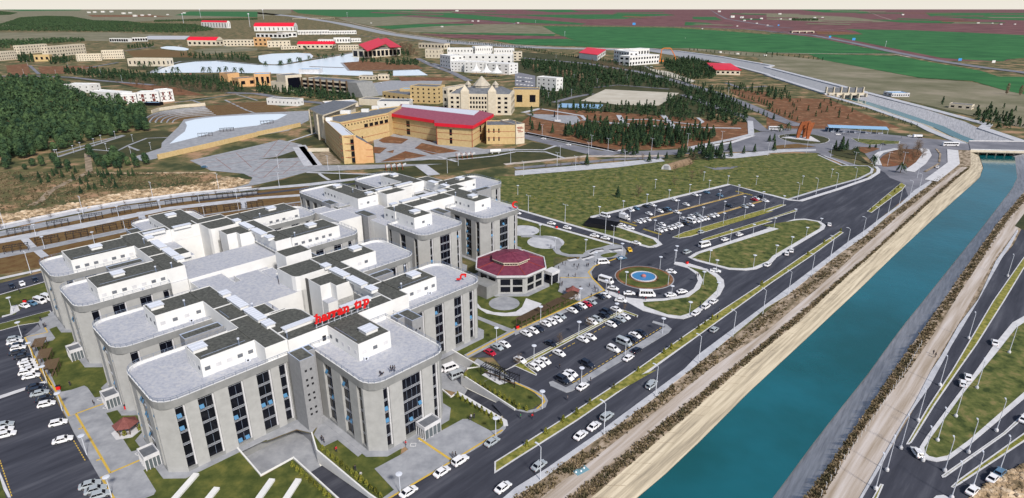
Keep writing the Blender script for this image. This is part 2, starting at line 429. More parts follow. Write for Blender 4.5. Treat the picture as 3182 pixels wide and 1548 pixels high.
# far plain
P('plain', .2, 'maroon_field', '01', [(0, 92), (-3000, 92)], '03', [(4200, 92), (4200, 700), (2506, 545), (2300, 600), (1700, 590), (840, 440), (300, 345), (0, 300)], '02', [(2506, 300), (1700, 262), (680, 245), (0, 235)], '01', [(1560, 235), (1130, 250), (800, 160), (330, 110)])
FL_ = [
 ('green_field', '01', [(330, 95), (1500, 95), (2506, 180), (2506, 225), (2200, 195), (1500, 150), (1200, 168), (780, 165), (400, 130)]),
 ('green_field', '02', [(60, 97), (540, 95), (640, 118), (400, 122)]), ('green_field', '02', [(100, 145), (900, 140), (1240, 160), (1230, 185), (700, 187), (130, 155)]),
 ('green_field', '02', [(0, 178), (90, 180), (700, 232), (640, 242), (200, 228), (0, 215)]), ('green_field', '02', [(1000, 130), (1500, 138), (1560, 150), (1200, 162), (950, 142)]),
 ('green_field', '02', [(1730, 165), (1950, 165), (2020, 200), (1900, 200), (1730, 185)]), ('green_field', '02', [(1660, 215), (1880, 225), (1960, 245), (1650, 250)]),
 ('green_field', '03', [(300, 94), (900, 97), (1000, 125), (560, 122)]), ('green_field', '03', [(1540, 125), (3200, 130), (3200, 215), (2100, 190), (1600, 160)]),
 ('green_field', '03', [(1000, 190), (1700, 205), (1900, 232), (1300, 220)]),
 ('tan_field', '03', [(0, 130), (800, 165), (1200, 215), (700, 225), (0, 190)]),
]
for i, (m_, c_, pts_) in enumerate(FL_): P('field', .5 + .03 * i, m_, c_, pts_)
P('field', .3, 'tan_field', '00', [(-2500, 94), (1700, 94), (2506, 94)], '01', [(330, 94), (330, 130), (0, 165)], '00', [(2000, 175), (-2500, 420)])
P('field', .9, 'green_field', '00', [(1700, 150), (1850, 112), (2506, 114), (2506, 168)]); P('field', .9, 'green_field', '00', [(0, 93), (800, 93), (780, 103), (200, 108)])
P('field', .45, 'redsoil', '00', [(850, 145), (1500, 150), (1700, 165), (900, 165)])
P('field', .3, 'green_field', '02', [(270, 255), (900, 262), (1500, 270), (2000, 300), (2506, 340)], '03', [(0, 325), (300, 345), (520, 372), (830, 440), (1240, 522), (400, 525), (0, 515)], '02', [(2506, 520), (1700, 470), (890, 470), (700, 420), (600, 400), (400, 330)])
P('field', .3, 'green_field', '03', [(560, 342), (940, 335), (850, 300), (760, 285), (1400, 295), (2000, 320), (4200, 420), (4200, 760), (2506, 565), (2340, 580), (2300, 600), (1900, 580), (1700, 565), (900, 405)])
P('field', .2, 'tan_field', '03', [(0, 530), (550, 585), (1000, 670), (1500, 765), (2000, 800), (2350, 890), (4200, 1250), (4200, 2400), (2506, 1250), (1500, 1010), (960, 890), (0, 640)], '02', [(2350, 560), (1550, 470), (1700, 470), (2506, 525)])
P('field', .35, 'green_field', '03', [(400, 525), (1270, 545), (1560, 600), (2080, 690), (2250, 745), (2506, 752), (4200, 1050), (4200, 1240), (2350, 890), (2000, 790), (1500, 760), (1000, 670), (550, 585)])
P('field', .4, 'tan_field', '01', [(1300, 290), (1760, 240), (2506, 235)], '02', [(0, 240), (260, 255), (400, 330), (0, 335)], '01', [(2506, 330), (1530, 315)])
P('field', .45, 'green_field', '01', [(1130, 260), (1560, 235), (2100, 232), (2100, 244), (1760, 255), (1300, 285)])
P('field', .45, 'green_field', '01', [(1530, 315), (2506, 327)], '02', [(400, 333), (380, 352), (0, 346)], '01', [(2506, 345), (1900, 332)])
P('field', .45, 'maroon_field', '01', [(1560, 332), (2506, 347)], '02', [(0, 348), (480, 357), (520, 378), (0, 380)], '01', [(2506, 388), (2280, 388), (1900, 372)])
P('field', .45, 'green_field', '01', [(2280, 390), (2506, 390)], '02', [(0, 382), (520, 380), (600, 402), (880, 462), (0, 435)], '01', [(2506, 432)])
P('field', .4, 'tan_field', '01', [(760, 175), (1400, 160), (2100, 205), (1560, 232), (1130, 255), (900, 215)])
fr_ = random.Random(21)
for i in range(46):
    c_ = fr_.choice(['01', '02', '02', '03', '03']); y_ = fr_.uniform(98, 235) if c_ != '01' else fr_.uniform(98, 150); x_ = fr_.uniform(200, 2300); w_ = fr_.uniform(150, 600); h_ = fr_.uniform(3, 9) * (y_ / 140); k_ = fr_.uniform(-6, 14)
    if c_ == '01' and x_ < 700: x_ += 900
    P('field', .95 + .02 * i, fr_.choice(['green_field', 'maroon_field', 'maroon_field', 'redsoil', 'tan_field', 'green_field']), c_, [(x_, y_), (x_ + w_, y_ + k_), (x_ + w_ * .95, y_ + k_ + h_), (x_ - 40, y_ + h_)])
# far roads
R_('highway', 26, .7, 'asphalt_worn', '02', [(1900, 94), (1990, 150), (2060, 185), (2300, 225), (2506, 255)], '03', [(0, 260), (250, 275)])
R_('highway', 24, .75, 'asphalt_worn', '02', [(1700, 264), (2250, 285), (2506, 308)], '03', [(0, 305), (450, 345), (840, 420), (1240, 510), (1700, 600), (2100, 660), (2506, 710), (3600, 880)])
R_('highway', 16, .72, 'asphalt_worn', '01', [(1400, 155), (2000, 195), (2506, 230)], '02', [(0, 235), (600, 247), (1150, 250), (1700, 264)])
R_('track', 9, .6, 'dirtroad', '03', [(0, 517), (400, 524), (1240, 530), (1400, 560)])
R_('track', 7, .6, 'dirtroad', '03', [(950, 100), (1100, 160), (1250, 205)]); R_('track', 8, .6, 'dirtroad', '02', [(700, 190), (1200, 175), (1500, 150)])
R_('track', 7, .6, 'dirtroad', '03', [(520, 285), (760, 300)]); P('field', .55, 'redsoil', '03', [(470, 305), (760, 312), (940, 335), (500, 335)])
# dry reach of the canal beyond the weir
P('canal_bed', .3, 'paving', '01', [(0, 120), (420, 160), (900, 235), (1350, 330), (1900, 400), (2506, 445)], '02', [(500, 470), (1300, 480), (1600, 505), (2000, 560), (2506, 648)], '03', [(0, 665), (600, 818), (880, 900), (600, 915), (0, 742)], '02', [(2506, 735), (2000, 600), (1600, 550), (1300, 500), (0, 465)], '01', [(2506, 465), (1800, 420), (1200, 330), (700, 220), (300, 160), (0, 135)])
R_('canal_bank', 9, 1.6, 'whitepath', '02', [(1300, 478), (1600, 503), (2000, 556), (2506, 645)], '03', [(0, 660), (600, 815), (950, 905)], base=0)
R_('canal_bank', 8, 1.6, 'whitepath', '02', [(1600, 560), (2000, 612), (2300, 690), (2506, 745)], '03', [(0, 735), (600, 925)], base=0)
R_('canal_bank', 10, 1.2, 'dirtroad', '01', [(400, 150), (900, 220), (1350, 325), (1900, 395), (2506, 440)], '02', [(500, 468), (1300, 478)], base=0)
R_('canal_bank', 7, .5, 'whitepath', '03', [(600, 935), (1000, 1050), (1480, 1215)], '13', [(1610, 30), (1900, 145)], base=0)
R_('canal_bank', 9, .5, 'whitepath', '03', [(960, 900), (1500, 1040), (2150, 1215)], '13', [(2110, 0), (2506, 135), (2800, 250)], base=0)
# left and middle distance
P('field', .12, 'tan_field', '00', [(-600, 360), (0, 318), (1100, 315), (1800, 350), (1100, 400), (700, 395), (0, 420), (-600, 480)])
P('yard', .15, 'whitepath', '00', [(1350, 385), (1450, 350), (1850, 350), (1800, 385)])
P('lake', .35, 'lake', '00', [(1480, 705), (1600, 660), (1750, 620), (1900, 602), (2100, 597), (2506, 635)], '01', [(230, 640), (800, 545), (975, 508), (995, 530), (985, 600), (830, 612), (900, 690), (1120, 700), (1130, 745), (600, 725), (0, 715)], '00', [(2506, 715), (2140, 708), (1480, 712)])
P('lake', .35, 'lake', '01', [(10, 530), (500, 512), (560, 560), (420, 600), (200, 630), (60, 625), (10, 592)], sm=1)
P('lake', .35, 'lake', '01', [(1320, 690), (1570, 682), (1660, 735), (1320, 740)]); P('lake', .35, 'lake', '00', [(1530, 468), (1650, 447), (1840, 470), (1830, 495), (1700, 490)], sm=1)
R_('promenade', 5, .5, 'paving', '01', [(0, 635), (230, 632), (500, 580), (800, 535), (1000, 500)]); R_('promenade', 6, .4, 'paving', '00', [(1450, 715), (1600, 640), (1760, 600), (2100, 590), (2506, 628)])
R_('promenade', 5, .45, 'paving', '01', [(820, 612), (890, 692), (1600, 680)])
P('soil', .25, 'redsoil', '01', [(830, 612), (990, 590), (1560, 640), (1620, 672), (900, 690)]); P('soil', .25, 'redsoil', '01', [(1370, 752), (1900, 757), (1940, 782), (1400, 792)])
P('plaza', .2, 'paving', '01', [(1000, 830), (1300, 785), (1800, 790), (1760, 900), (1030, 940)])
P('lawn', .18, 'brownlawn', '00', [(1230, 500), (1550, 480), (1900, 520), (1900, 560), (1300, 555)]); P('lawn', .18, 'tan_field', '00', [(1870, 490), (2200, 450), (2506, 470), (2506, 490), (2000, 530)])
P('soil', .22, 'redsoil', '00', [(60, 640), (270, 620), (300, 730), (80, 740)]); P('soil', .22, 'redsoil', '00', [(370, 650), (900, 640), (960, 660), (600, 720), (400, 720)])
P('soil', .2, 'redsoil', '00', [(1120, 800), (1700, 850), (2000, 930), (1700, 930), (1400, 870)])
for sg in ((9, '00', [(-300, 745), (300, 742), (700, 755), (950, 785), (1500, 830)]), (5, '00', [(290, 640), (380, 725)]), (7, '00', [(840, 665), (1150, 610)]), (7, '00', [(1220, 495), (1500, 455)]),
           (12, '01', [(1560, 570), (1700, 640), (1900, 710), (2060, 790)]), (12, '01', [(1700, 620), (1950, 690)]), (6, '01', [(200, 330), (900, 340), (1300, 380), (1900, 430)]),
           (11, '01', [(-300, 905), (0, 915), (400, 985), (1000, 1040)])):
    R_('road', sg[0], .4, 'asphalt_worn', *sg[1:])
# middle right: boulevards, dirt pitch, red slopes
P('soil', .1, 'redsoil', '02', [(240, 1055), (900, 1090), (2250, 1190), (2300, 1250), (2300, 1300)], '12', [(2240, 100), (1700, 190), (980, 215), (100, 45), (60, -60)])
P('soil', .1, 'redsoil', '02', [(2080, 870), (2506, 900)], '03', [(0, 950), (600, 965), (1000, 1130), (1300, 1245)], '13', [(600, 0), (0, 0)], '03', [(0, 1060)], '02', [(2506, 1050), (2200, 960)])
P('darkground', .08, 'darklawn', '02', [(0, 500), (700, 560), (1300, 640), (1600, 780), (2300, 1060), (1650, 1160), (800, 1090), (240, 1050), (240, 880), (0, 820)])
P('pitch', .3, 'pitchdirt', '02', [(640, 985), (880, 872), (1600, 908), (1400, 1030), (1000, 1022), (850, 1000)]); P('court', .32, 'blue_sheet', '02', [(440, 1008), (860, 1022), (830, 1060), (420, 1048)])
P('parking', .3, 'asphalt_worn', '02', [(0, 700), (200, 740), (200, 860), (0, 840)]); P('pitch', .3, 'pitchdirt', '02', [(1280, 665), (1500, 700), (1760, 790), (1700, 810), (1400, 720)])
for sg in ((14, '02', [(-300, 540), (0, 560), (700, 620), (1200, 700), (1600, 800), (1950, 905), (2220, 1010), (2506, 1130)], '03', [(150, 1175), (330, 1230)]),
           (6, '02', [(780, 855), (1000, 830), (1500, 870)]), (8, '02', [(380, 1000), (560, 950), (760, 915)]), (7, '02', [(2060, 810), (2200, 860), (2450, 840)]),
           (11, '02', [(1640, 925), (2000, 1060), (2270, 1150), (2380, 1253)], '13', [(0, 30)])):
    R_('road', sg[0], .36, 'asphalt_worn', *sg[1:])
for sg in ((4, '02', [(240, 1062), (650, 1130), (700, 1180), (1500, 1240), (2200, 1253)]), (5, '02', [(1010, 1125), (1060, 1210)]), (5, '02', [(1440, 1125), (1560, 1253)], '12', [(1600, 20)]),
           (3, '02', [(1050, 1170), (1300, 1165), (1780, 1220), (1830, 1190), (1780, 1150)]), (7, '12', [(100, 45), (980, 225)]), (6, '02', [(80, 1100), (250, 1060)]),
           (5, '12', [(1700, 190), (2100, 110), (2300, 60)], '02', [(2290, 1180)]), (3, '02', [(650, 1170), (1100, 1230), (1500, 1253)])):
    R_('path', sg[0], .42, 'whitepath', *sg[1:])
P('plaza', .4, 'paving', '02', [(100, 1110), (340, 1120), (600, 1130), (640, 1180), (560, 1220), (200, 1150)])
# roundabout and old roads by the bridge
P('road', .14, 'asphalt_worn', '12', [(90, 55), (830, 215), (1100, 225), (1700, 200), (2200, 120), (2340, 40), (2506, 20)], '13', [(60, 0), (800, 5), (1200, 60), (1600, 100), (1900, 128), (1975, 150), (1985, 212), (1800, 205), (1800, 340), (1790, 370), (1440, 610), (1330, 520), (1090, 400), (960, 250), (900, 180), (620, 270), (480, 235), (0, 215)], '12', [(2100, 230), (1300, 265), (1000, 250), (830, 280), (60, 90)])
P('grass', .3, 'darklawn', '13', [(90, 75), (200, 52), (420, 50), (600, 90), (620, 120), (560, 148), (400, 155), (200, 130)], kerb=.5, sm=1)
P('grass', .3, 'meadow', '13', [(820, 95), (1300, 125), (1290, 150), (1000, 160), (880, 130)], kerb=.4); P('grass', .3, 'redsoil', '13', [(880, 180), (1060, 185), (1100, 200), (960, 245), (900, 220)])
P('grass', .3, 'redsoil', '13', [(1090, 290), (1250, 200), (1520, 205), (1535, 290), (1400, 400), (1330, 350), (1200, 375), (1110, 370)], sm=1)
P('grass', .3, 'darklawn', '13', [(600, 225), (700, 180), (870, 225), (990, 340), (860, 300), (640, 255)]); P('grass', .3, 'brownlawn', '13', [(60, 170), (300, 150), (480, 180), (100, 200)])
P('dirt', .28, 'dirt', '13', [(1835, 212), (1985, 215), (1985, 370), (1830, 365)])
for sg in ((6, '13', [(1535, 200), (1560, 260), (1500, 340), (1390, 420)]), (7, '13', [(1810, 210), (1820, 340), (1770, 380), (1600, 510)]), (4, '13', [(1270, 200), (1110, 235), (1060, 280), (1090, 360)]),
           (5, '12', [(60, 40), (980, 220), (1080, 210)]), (4, '12', [(1700, 205), (2100, 140), (2320, 70)])):
    R_('pavement', sg[0], .42, 'kerb', *sg[1:])
R_('median', 1.2, .45, 'dirt', '13', [(1650, 200), (1690, 250), (1680, 330)]); R_('median', 1.6, .45, 'dirt', '13', [(1680, 345), (1540, 425)])
# walks between the ring road and the meadow
P('path', .2, 'whitepath', '12', [(0, 412), (800, 345), (1420, 292), (1460, 318), (1000, 378), (0, 458)]); P('path', .18, 'whitepath', '12', [(1850, 260), (2506, 215)], '13', [(0, 205), (480, 200), (480, 215), (0, 240)], '12', [(2506, 250), (2140, 290), (1850, 285)])
R_('path', 5, .2, 'dirtroad', '12', [(-100, 350), (300, 310), (700, 270), (1200, 270), (1450, 265)])
R_('road', 6, .19, 'asphalt_worn', '12', [(0, 388), (500, 345), (1000, 300), (1450, 280)])
# hospital park left of the meadow and behind the blocks
P('lawn', .1, 'darklawn', '11', [(350, 140), (580, 60), (640, 150), (500, 170)], '10', [(2506, 150)]); P('lawn', .1, 'darklawn', '11', [(-80, 585), (480, 432), (1000, 442), (1640, 365), (1720, 450), (1500, 470), (900, 500), (300, 540)])
P('lawn', .1, 'darklawn', '11', [(1200, 352), (1700, 292), (2506, 190)], '12', [(180, 130), (400, 175), (700, 245), (400, 300), (0, 345)], '11', [(2506, 345), (1800, 440), (1600, 365)])
P('plaza', .2, 'paving', '10', [(1850, 312), (2506, 165)], '11', [(220, 110), (430, 155), (600, 360), (1800, 345), (1000, 400), (480, 425), (200, 500), (0, 545)], '10', [(2200, 600), (2420, 540), (2460, 480), (2370, 440), (2050, 410)])
P('soil', .3, 'darklawn', '11', [(10, 300), (180, 280), (370, 215), (420, 280), (300, 292)]); 
P('courtyard', .2, 'paving', '11', [(1130, 100), (1300, 40), (1800, 120), (2200, 200), (2506, 195), (2506, 215), (1600, 310), (1150, 335)])
for q in ([(1180, 118), (1260, 72), (1470, 105), (1400, 150), (1220, 140)], [(1530, 195), (1600, 142), (1970, 222), (1770, 245)], [(1200, 325), (1440, 222), (1650, 268), (1400, 310)], [(1130, 180), (1260, 190), (1190, 245), (1130, 240)], [(1490, 72), (1740, 110), (1700, 135)], [(1290, 42), (1460, 60), (1400, 72)], [(1250, 230), (1330, 210), (1320, 240)], [(1560, 205), (1760, 250), (1700, 255)]):
    P('flower_bed', .32, 'redsoil', '11', q)
P('yard', .12, 'dirt', '11', [(520, 240), (700, 220), (820, 345), (600, 355)])
for sg in ((2.5, '11', [(300, 130), (580, 40)]), (6, '11', [(430, 165), (590, 365)]), (2.2, '11', [(480, 430), (1000, 445), (1300, 450)]), (2, '11', [(600, 440), (640, 470), (700, 505)]), (8, '11', [(1590, 360), (1720, 455)]), (2.5, '12', [(-120, 205), (280, 210), (400, 170)]),
           (2.5, '11', [(1760, 275), (1940, 325)]), (2.2, '11', [(1440, 300), (2000, 300), (2300, 270), (2506, 230)]), (2.2, '12', [(0, 222), (300, 230), (480, 290)]), (9, '11', [(400, 180), (520, 365)])):
    R_('path', sg[0], .33, 'whitepath', *sg[1:])
# pond and its promenade
P('promenade', .15, 'paving', '10', [(1280, 285), (1570, 190), (1575, 140), (1740, -20)], '00', [(1790, 1165), (2000, 1135), (2506, 1100)], '01', [(500, 1080)], '11', [(500, -80), (300, 20)], '10', [(2506, 70), (2000, 180), (1400, 320)])
P('pond', .3, 'lake', '10', [(1652, 150), (1720, 90), (1800, 30)], '00', [(1820, 1225), (1800, 1190), (1900, 1165), (2100, 1140), (2506, 1118)], '01', [(230, 1112), (290, 1118), (200, 1165), (0, 1225)], '10', [(2150, 12), (1940, 80)])
for k, (y0_, x0_, x1_) in enumerate(((1200, 1400, 1500), (1150, 1440, 1620), (1110, 1480, 1700), (1080, 1560, 1800), (1050, 1700, 1950))):
    pass
P('terrace_ground', .1, 'brownlawn', '00', [(1400, 1190), (1470, 1110), (2000, 1030), (2506, 1000)], '01', [(60, 1000), (200, 1030), (300, 1085), (0, 1108)], '00', [(2506, 1112), (2000, 1140), (1780, 1180)])
for k in range(6):
    t = k / 5; R_('terrace_step', 1.2, .5 + .25 * (5 - k) , 'paving', '00', [(1405 + 55 * k, 1195), (1450 + 50 * k, 1140 + 5 * k), (1600 + 40 * k, 1090 + 9 * k), (2000 + 20 * k, 1050 + 14 * k)], sm=2, base=0)
for k in range(6):
    R_('terrace_step', .8, .3 + .15 * (5 - k), 'wood', '00', [(2080, 1012 + 19 * k), (2506, 1004 + 19 * k)], '01', [(90, 1004 + 17 * k)], base=0)
for sg in ((3, '10', [(560, 278), (900, 170), (1210, 70)]), (2.5, '10', [(560, 240), (1100, 90), (1200, 65)]), (2.2, '10', [(900, 205), (1130, 225), (1250, 165), (1430, 95), (1640, 88)]), (2.2, '10', [(1260, 180), (1350, 215)]), (2.5, '00', [(1860, 975), (1960, 1010)]),
           (2.5, '00', [(1700, 1000), (1950, 970), (2300, 920), (2506, 980)]), (2.5, '00', [(2190, 975), (2400, 1075), (2500, 1110)])):
    R_('path', sg[0], .24, 'paving', *sg[1:])
R_('track', 4, .1, 'dirt', '10', [(850, 240), (870, 420), (700, 500), (500, 600), (400, 700), (300, 750)]); R_('track', 3.5, .1, 'rock', '10', [(880, 430), (1300, 435), (1800, 430), (2100, 430)])
P('rock_slope', .12, 'rock', '10', [(-300, 1010), (-300, 880), (0, 840), (500, 770), (900, 690), (1300, 600), (1500, 590), (2000, 540), (2200, 465), (2450, 500), (2420, 535), (2200, 590), (1500, 665), (700, 810), (0, 940)])
# walks, beds and road behind the left blocks
P('lawn', .09, 'brownlawn', '10', [(-300, 1050), (0, 1000), (700, 850), (1200, 750), (1800, 665), (2506, 610)], '11', [(500, 560), (500, 800), (-500, 900)], '10', [(1800, 820), (1200, 1050), (600, 1200), (500, 1253)], '20', [(430, 90), (0, 165), (-300, 200)])
P('walk', .25, 'whitepath', '10', [(-300, 1010), (0, 958), (700, 808), (1200, 720), (1800, 642), (2506, 580)], '11', [(500, 535), (980, 480), (980, 500), (500, 560), (0, 600)], '10', [(2506, 600), (1800, 662), (1200, 745), (700, 840), (0, 990), (-300, 1045)])
P('walk', .2, 'paving', '10', [(-300, 1060), (0, 1002), (700, 856), (1200, 758), (1800, 675), (2506, 615), (2506, 645), (1800, 712), (1200, 800), (700, 905), (0, 1052), (-300, 1110)])
R_('road', 3.5, .22, 'asphalt', '11', [(-600, 705), (0, 640), (430, 590), (980, 535)])
P('walk', .2, 'whitepath', '10', [(-300, 1150), (0, 1075), (840, 915), (1640, 765), (2506, 668)], '11', [(420, 640), (420, 660), (0, 690)], '10', [(2506, 700), (1640, 795), (840, 965), (0, 1120), (-300, 1190)])
P('walk', .2, 'paving', '10', [(-300, 1275), (0, 1215), (330, 1160), (1240, 970), (1240, 1005), (330, 1200), (0, 1265), (-300, 1320)])
R_('walk', 2, .2, 'paving', '10', [(1950, 850), (2506, 770)], '11', [(420, 715)])
for sg in ([(225, 1060), (320, 1160)], [(365, 1190), (440, 1253)], [(1362, 815), (1390, 885)], [(2365, 680), (2378, 780)]): R_('walk', 3, .28, 'whitepath', '10', sg)
R_('walk', 2.4, .22, 'kerb', '20', [(-300, 270), (0, 210), (425, 118)])
P('road', .14, 'asphalt', '20', [(-400, 340), (0, 255), (430, 145), (520, 300), (440, 245), (0, 360), (-400, 460)])
R_('kerb', .5, .25, 'kerb', '20', [(-300, 430), (0, 368), (440, 240)])
P('lawn', .16, 'lawn', '20', [(-400, 470), (0, 375), (430, 250), (560, 500), (480, 380), (200, 455), (150, 560), (0, 580), (-400, 680)])
# left car parks and entrance plazas
P('parking', .14, 'asphalt', '20', [(-400, 690), (0, 590), (130, 560), (210, 500), (250, 460), (480, 380), (660, 520), (640, 640), (300, 950), (470, 1253)], '30', [(720, 620), (1080, 1253), (1150, 1400), (-600, 1400), (-600, 300)])
P('kerb', .22, 'kerb', '20', [(20, 575), (100, 555), (105, 480), (170, 465), (195, 520), (120, 560), (20, 590)])
P('grass', .25, 'lawn', '20', [(-400, 730), (0, 650), (490, 520), (520, 570), (370, 640), (190, 668), (0, 720), (-400, 830)], kerb=.3)
P('kerb', .25, 'kerb', '30', [(-300, 350), (0, 262), (440, 118), (450, 138), (0, 292), (-300, 390)]); P('kerb', .2, 'kerb', '30', [(0, 1000), (110, 1253), (80, 1253), (-60, 1000)])
P('grass', .24, 'lawn', '30', [(-500, 900), (0, 1060), (60, 1253), (60, 1400), (-600, 1400)])
P('lawn', .17, 'lawn', '20', [(345, 858), (480, 640), (740, 560), (1300, 1253)], '30', [(1350, 300), (1700, 900), (2280, 745), (2506, 1010)], '31', [(35, 1055), (348, 885), (755, 1253), (990, 1470)], '30', [(1150, 1470), (1080, 1253), (1000, 1110), (600, 380)], '20', [(480, 1253)])
P('plaza', .26, 'paving', '20', [(232, 790), (400, 700), (375, 640), (400, 600), (540, 555), (650, 640), (500, 695), (480, 705), (540, 790), (520, 810), (345, 858), (420, 1000), (500, 1150), (545, 1253)], '30', [(560, 160), (600, 225), (700, 205), (820, 165), (852, 180), (925, 282), (1120, 250), (1200, 385), (1035, 430), (1280, 808), (1450, 770), (1560, 930), (1395, 985), (1520, 1190), (1500, 1225), (1400, 1265), (1100, 1400), (1080, 1253), (1000, 1110), (890, 920), (720, 620), (600, 370), (430, 60), (400, 0)], '20', [(360, 1030)], base=0)
P('plaza_edge', .28, 'asphalt_worn', '20', [(240, 770), (370, 660), (400, 700), (340, 740)])
YL = lambda *s, wd=.5, top=.29: R_('yellow_line', wd, top, 'yellow', *s)
YL('20', [(440, 690), (465, 735), (245, 785), (290, 880), (370, 1040), (500, 1253)]); YL('30', [(410, -10), (560, 240), (675, 462), (740, 440), (1075, 1015), (990, 1055), (1130, 1300)]); YL('30', [(740, 440), (1070, 320)]); YL('30', [(1075, 1015), (1440, 860)])
YL('30', [(765, 590), (810, 575)]); YL('30', [(940, 895), (990, 880)])
def dashes(p, q, n, wd=.22, ln=.62, top=.2):
    b = MB()
    for i in range(n):
        a = p.lerp(q, i / n); c = p.lerp(q, (i + ln) / n); d = (c - a).normalized(); nn = Vector((-d.y, d.x, 0)) * wd / 2
        b.prism([a + nn, c + nn, c - nn, a - nn], top - .02, top)
    struct('yellow_dashes', b, M['yellow'])
dashes(G('30', 720, 700), G('30', 835, 900), 9); dashes(G('30', 0, 890), G('30', 120, 1250), 14); dashes(G('30', 390, 80), G('30', 420, 130), 2); dashes(G('30', 450, 200), G('30', 540, 300), 4)
for q in ([(1315, 830), (1350, 815), (1380, 825), (1345, 850)], [(1390, 940), (1420, 925), (1450, 932), (1410, 955)], [(945, 305), (975, 288), (1010, 290), (985, 315)], [(1000, 385), (1040, 362), (1070, 370), (1030, 392)]):
    pts_ = [G('30', *p_) for p_ in q]
    ribbon('tactile_mark', pts_ + [pts_[0]], .12, .285, M['white_line'])
# main asphalt of the east side
P('asphalt', .1, 'asphalt', 'D', [(950, 1290), (985, 1253), (1258, 1092), (1276, 1064), (1256, 1036), (1240, 1018), (1268, 1001), (1300, 1020), (1345, 1020), (1240, 900), (1186, 900), (1440, 760), (1500, 745), (1480, 690), (1500, 655), (1580, 640), (1560, 615), (1300, 545), (1300, 528), (1500, 570), (1490, 545), (1832, 464), (1980, 504), (2060, 480), (2170, 445)],
  '13', [(1010, 480), (1090, 440), (1110, 400), (1085, 365), (1170, 365), (1230, 450), (1290, 480), (1340, 520), (1355, 600), (1440, 610)], '22', [(2506, 440), (2120, 730), (1780, 985)], '32', [(1650, 20), (1300, 280), (830, 630), (300, 995), (0, 1180), (-250, 1380)], 'D', [(1100, 1400), (800, 1400)])
P('junction', .125, 'asphalt_worn', '13', [(1090, 370), (1170, 370), (1200, 430), (1290, 482), (1370, 520), (1440, 610), (1380, 660), (1330, 530), (1200, 480)])
# pavements along the canal road
LN = lambda a, b: L('32', a, '22', b[0], '13', b[1])
P('pavement', .25, 'whitepath', '32', [(-200, 1330), (0, 1160), (300, 975), (830, 610), (960, 510), (1300, 260), (1650, 0)], '22', [(1780, 955), (2120, 700), (2506, 415)], '13', [(800, 1100), (960, 990), (1100, 880), (1300, 735), (1440, 600), (1620, 490), (1640, 505), (1500, 610), (1180, 850), (940, 1060), (700, 1225)], '23', [(440, 180), (215, 360), (0, 490)], '32', [(1700, 15), (1400, 252), (1100, 475), (600, 822), (250, 1085), (0, 1245), (-200, 1400)], base=0)
P('dirt_bank', .06, 'dirt', '32', [(-200, 1400), (0, 1245), (600, 820), (1400, 250), (1700, 10)], '23', [(215, 360), (640, 20)], '13', [(940, 1055), (1500, 605), (1820, 360), (1985, 376), (1850, 490), (1500, 800)], '23', [(1000, 0), (700, 260), (340, 600)], '32', [(2190, 0), (1800, 340), (1200, 860), (740, 1253), (500, 1480), (-100, 1600)])
P('dirt_road', .12, 'dirtroad', '32', [(60, 1420), (340, 1180), (700, 925), (1100, 610), (1500, 315), (1880, 10)], '23', [(0, 720), (500, 300), (830, 0)], '13', [(1250, 880), (1550, 640), (1800, 440), (1900, 375), (1960, 378), (1820, 480), (1480, 780)], '23', [(990, -20), (700, 220), (300, 560), (0, 800)], '32', [(2060, 30), (1700, 310), (1300, 625), (1070, 815), (600, 1180), (330, 1400)])
# right bank
P('bank_soil', .06, 'dirt', '33', [(100, 1660), (380, 1253), (700, 800), (1245, 0)], '23', [(1700, 450), (2010, 0)], '13', [(2240, 930), (2506, 620), (2600, 620), (2506, 1000)], '23', [(2300, 0), (1590, 1253)], '33', [(1100, 970), (940, 1253), (700, 1660)])
P('dirt_road', .12, 'dirtroad', '33', [(250, 1700), (540, 1253), (700, 980), (900, 640), (1110, 350), (1390, 0)], '23', [(1500, 930), (1700, 640), (1900, 310), (2110, 0)], '13', [(2200, 1100), (2380, 850), (2506, 720), (2506, 900)], '23', [(2230, 0), (1870, 640), (1640, 1020), (1530, 1253)], '33', [(1440, 330), (1060, 980), (900, 1253), (650, 1700)])
P('asphalt', .1, 'asphalt', '33', [(700, 1660), (930, 1253), (1660, 0)], '23', [(2290, 0)], '13', [(2400, 1140), (2506, 930), (4200, 200)], '33', [(4200, 1300), (2600, 1660)])
P('pavement', .25, 'whitepath', '33', [(660, 1660), (905, 1253), (1060, 980), (1240, 660), (1440, 330), (1600, 20)], '23', [(1700, 960), (1870, 660), (2060, 410), (2230, 40)], '13', [(2330, 1150), (2440, 985), (2450, 1000), (2370, 1150)], '23', [(2290, 10), (2045, 450), (1800, 860), (1590, 1253)], '33', [(1350, 500), (1100, 970), (935, 1253), (690, 1660)], base=0)
P('median', .25, 'median', '33', [(1355, 735), (1560, 380), (1810, 0)], '23', [(1990, 785), (2200, 430), (2480, 30), (2600, -130), (2640, -80), (2506, 110), (2320, 420), (2050, 850)], '33', [(1880, 0), (1640, 350), (1412, 718), (1385, 735)], kerb=.35, base=0)
P('pavement', .25, 'kerb', '23', [(3200, 330), (2506, 575), (2390, 640), (2190, 885)], '33', [(2015, 50), (1850, 262), (1560, 650), (1490, 760), (1485, 820), (1540, 880), (1650, 905), (1780, 882), (2000, 720), (2506, 290), (3200, -250)], base=0)
P('grass', .28, 'meadow', '23', [(3200, 400), (2506, 640), (2430, 690), (2250, 920)], '33', [(2060, 60), (1890, 270), (1600, 670), (1535, 770), (1540, 815), (1580, 850), (1650, 868), (1760, 845), (1960, 700), (2506, 225), (3200, -320)])
P('median', .25, 'median', '33', [(1698, 1040), (2300, 620), (2506, 425), (3200, -150), (3200, -100), (2506, 480), (2320, 640), (1740, 1055), (1710, 1060)], kerb=.35, base=0)
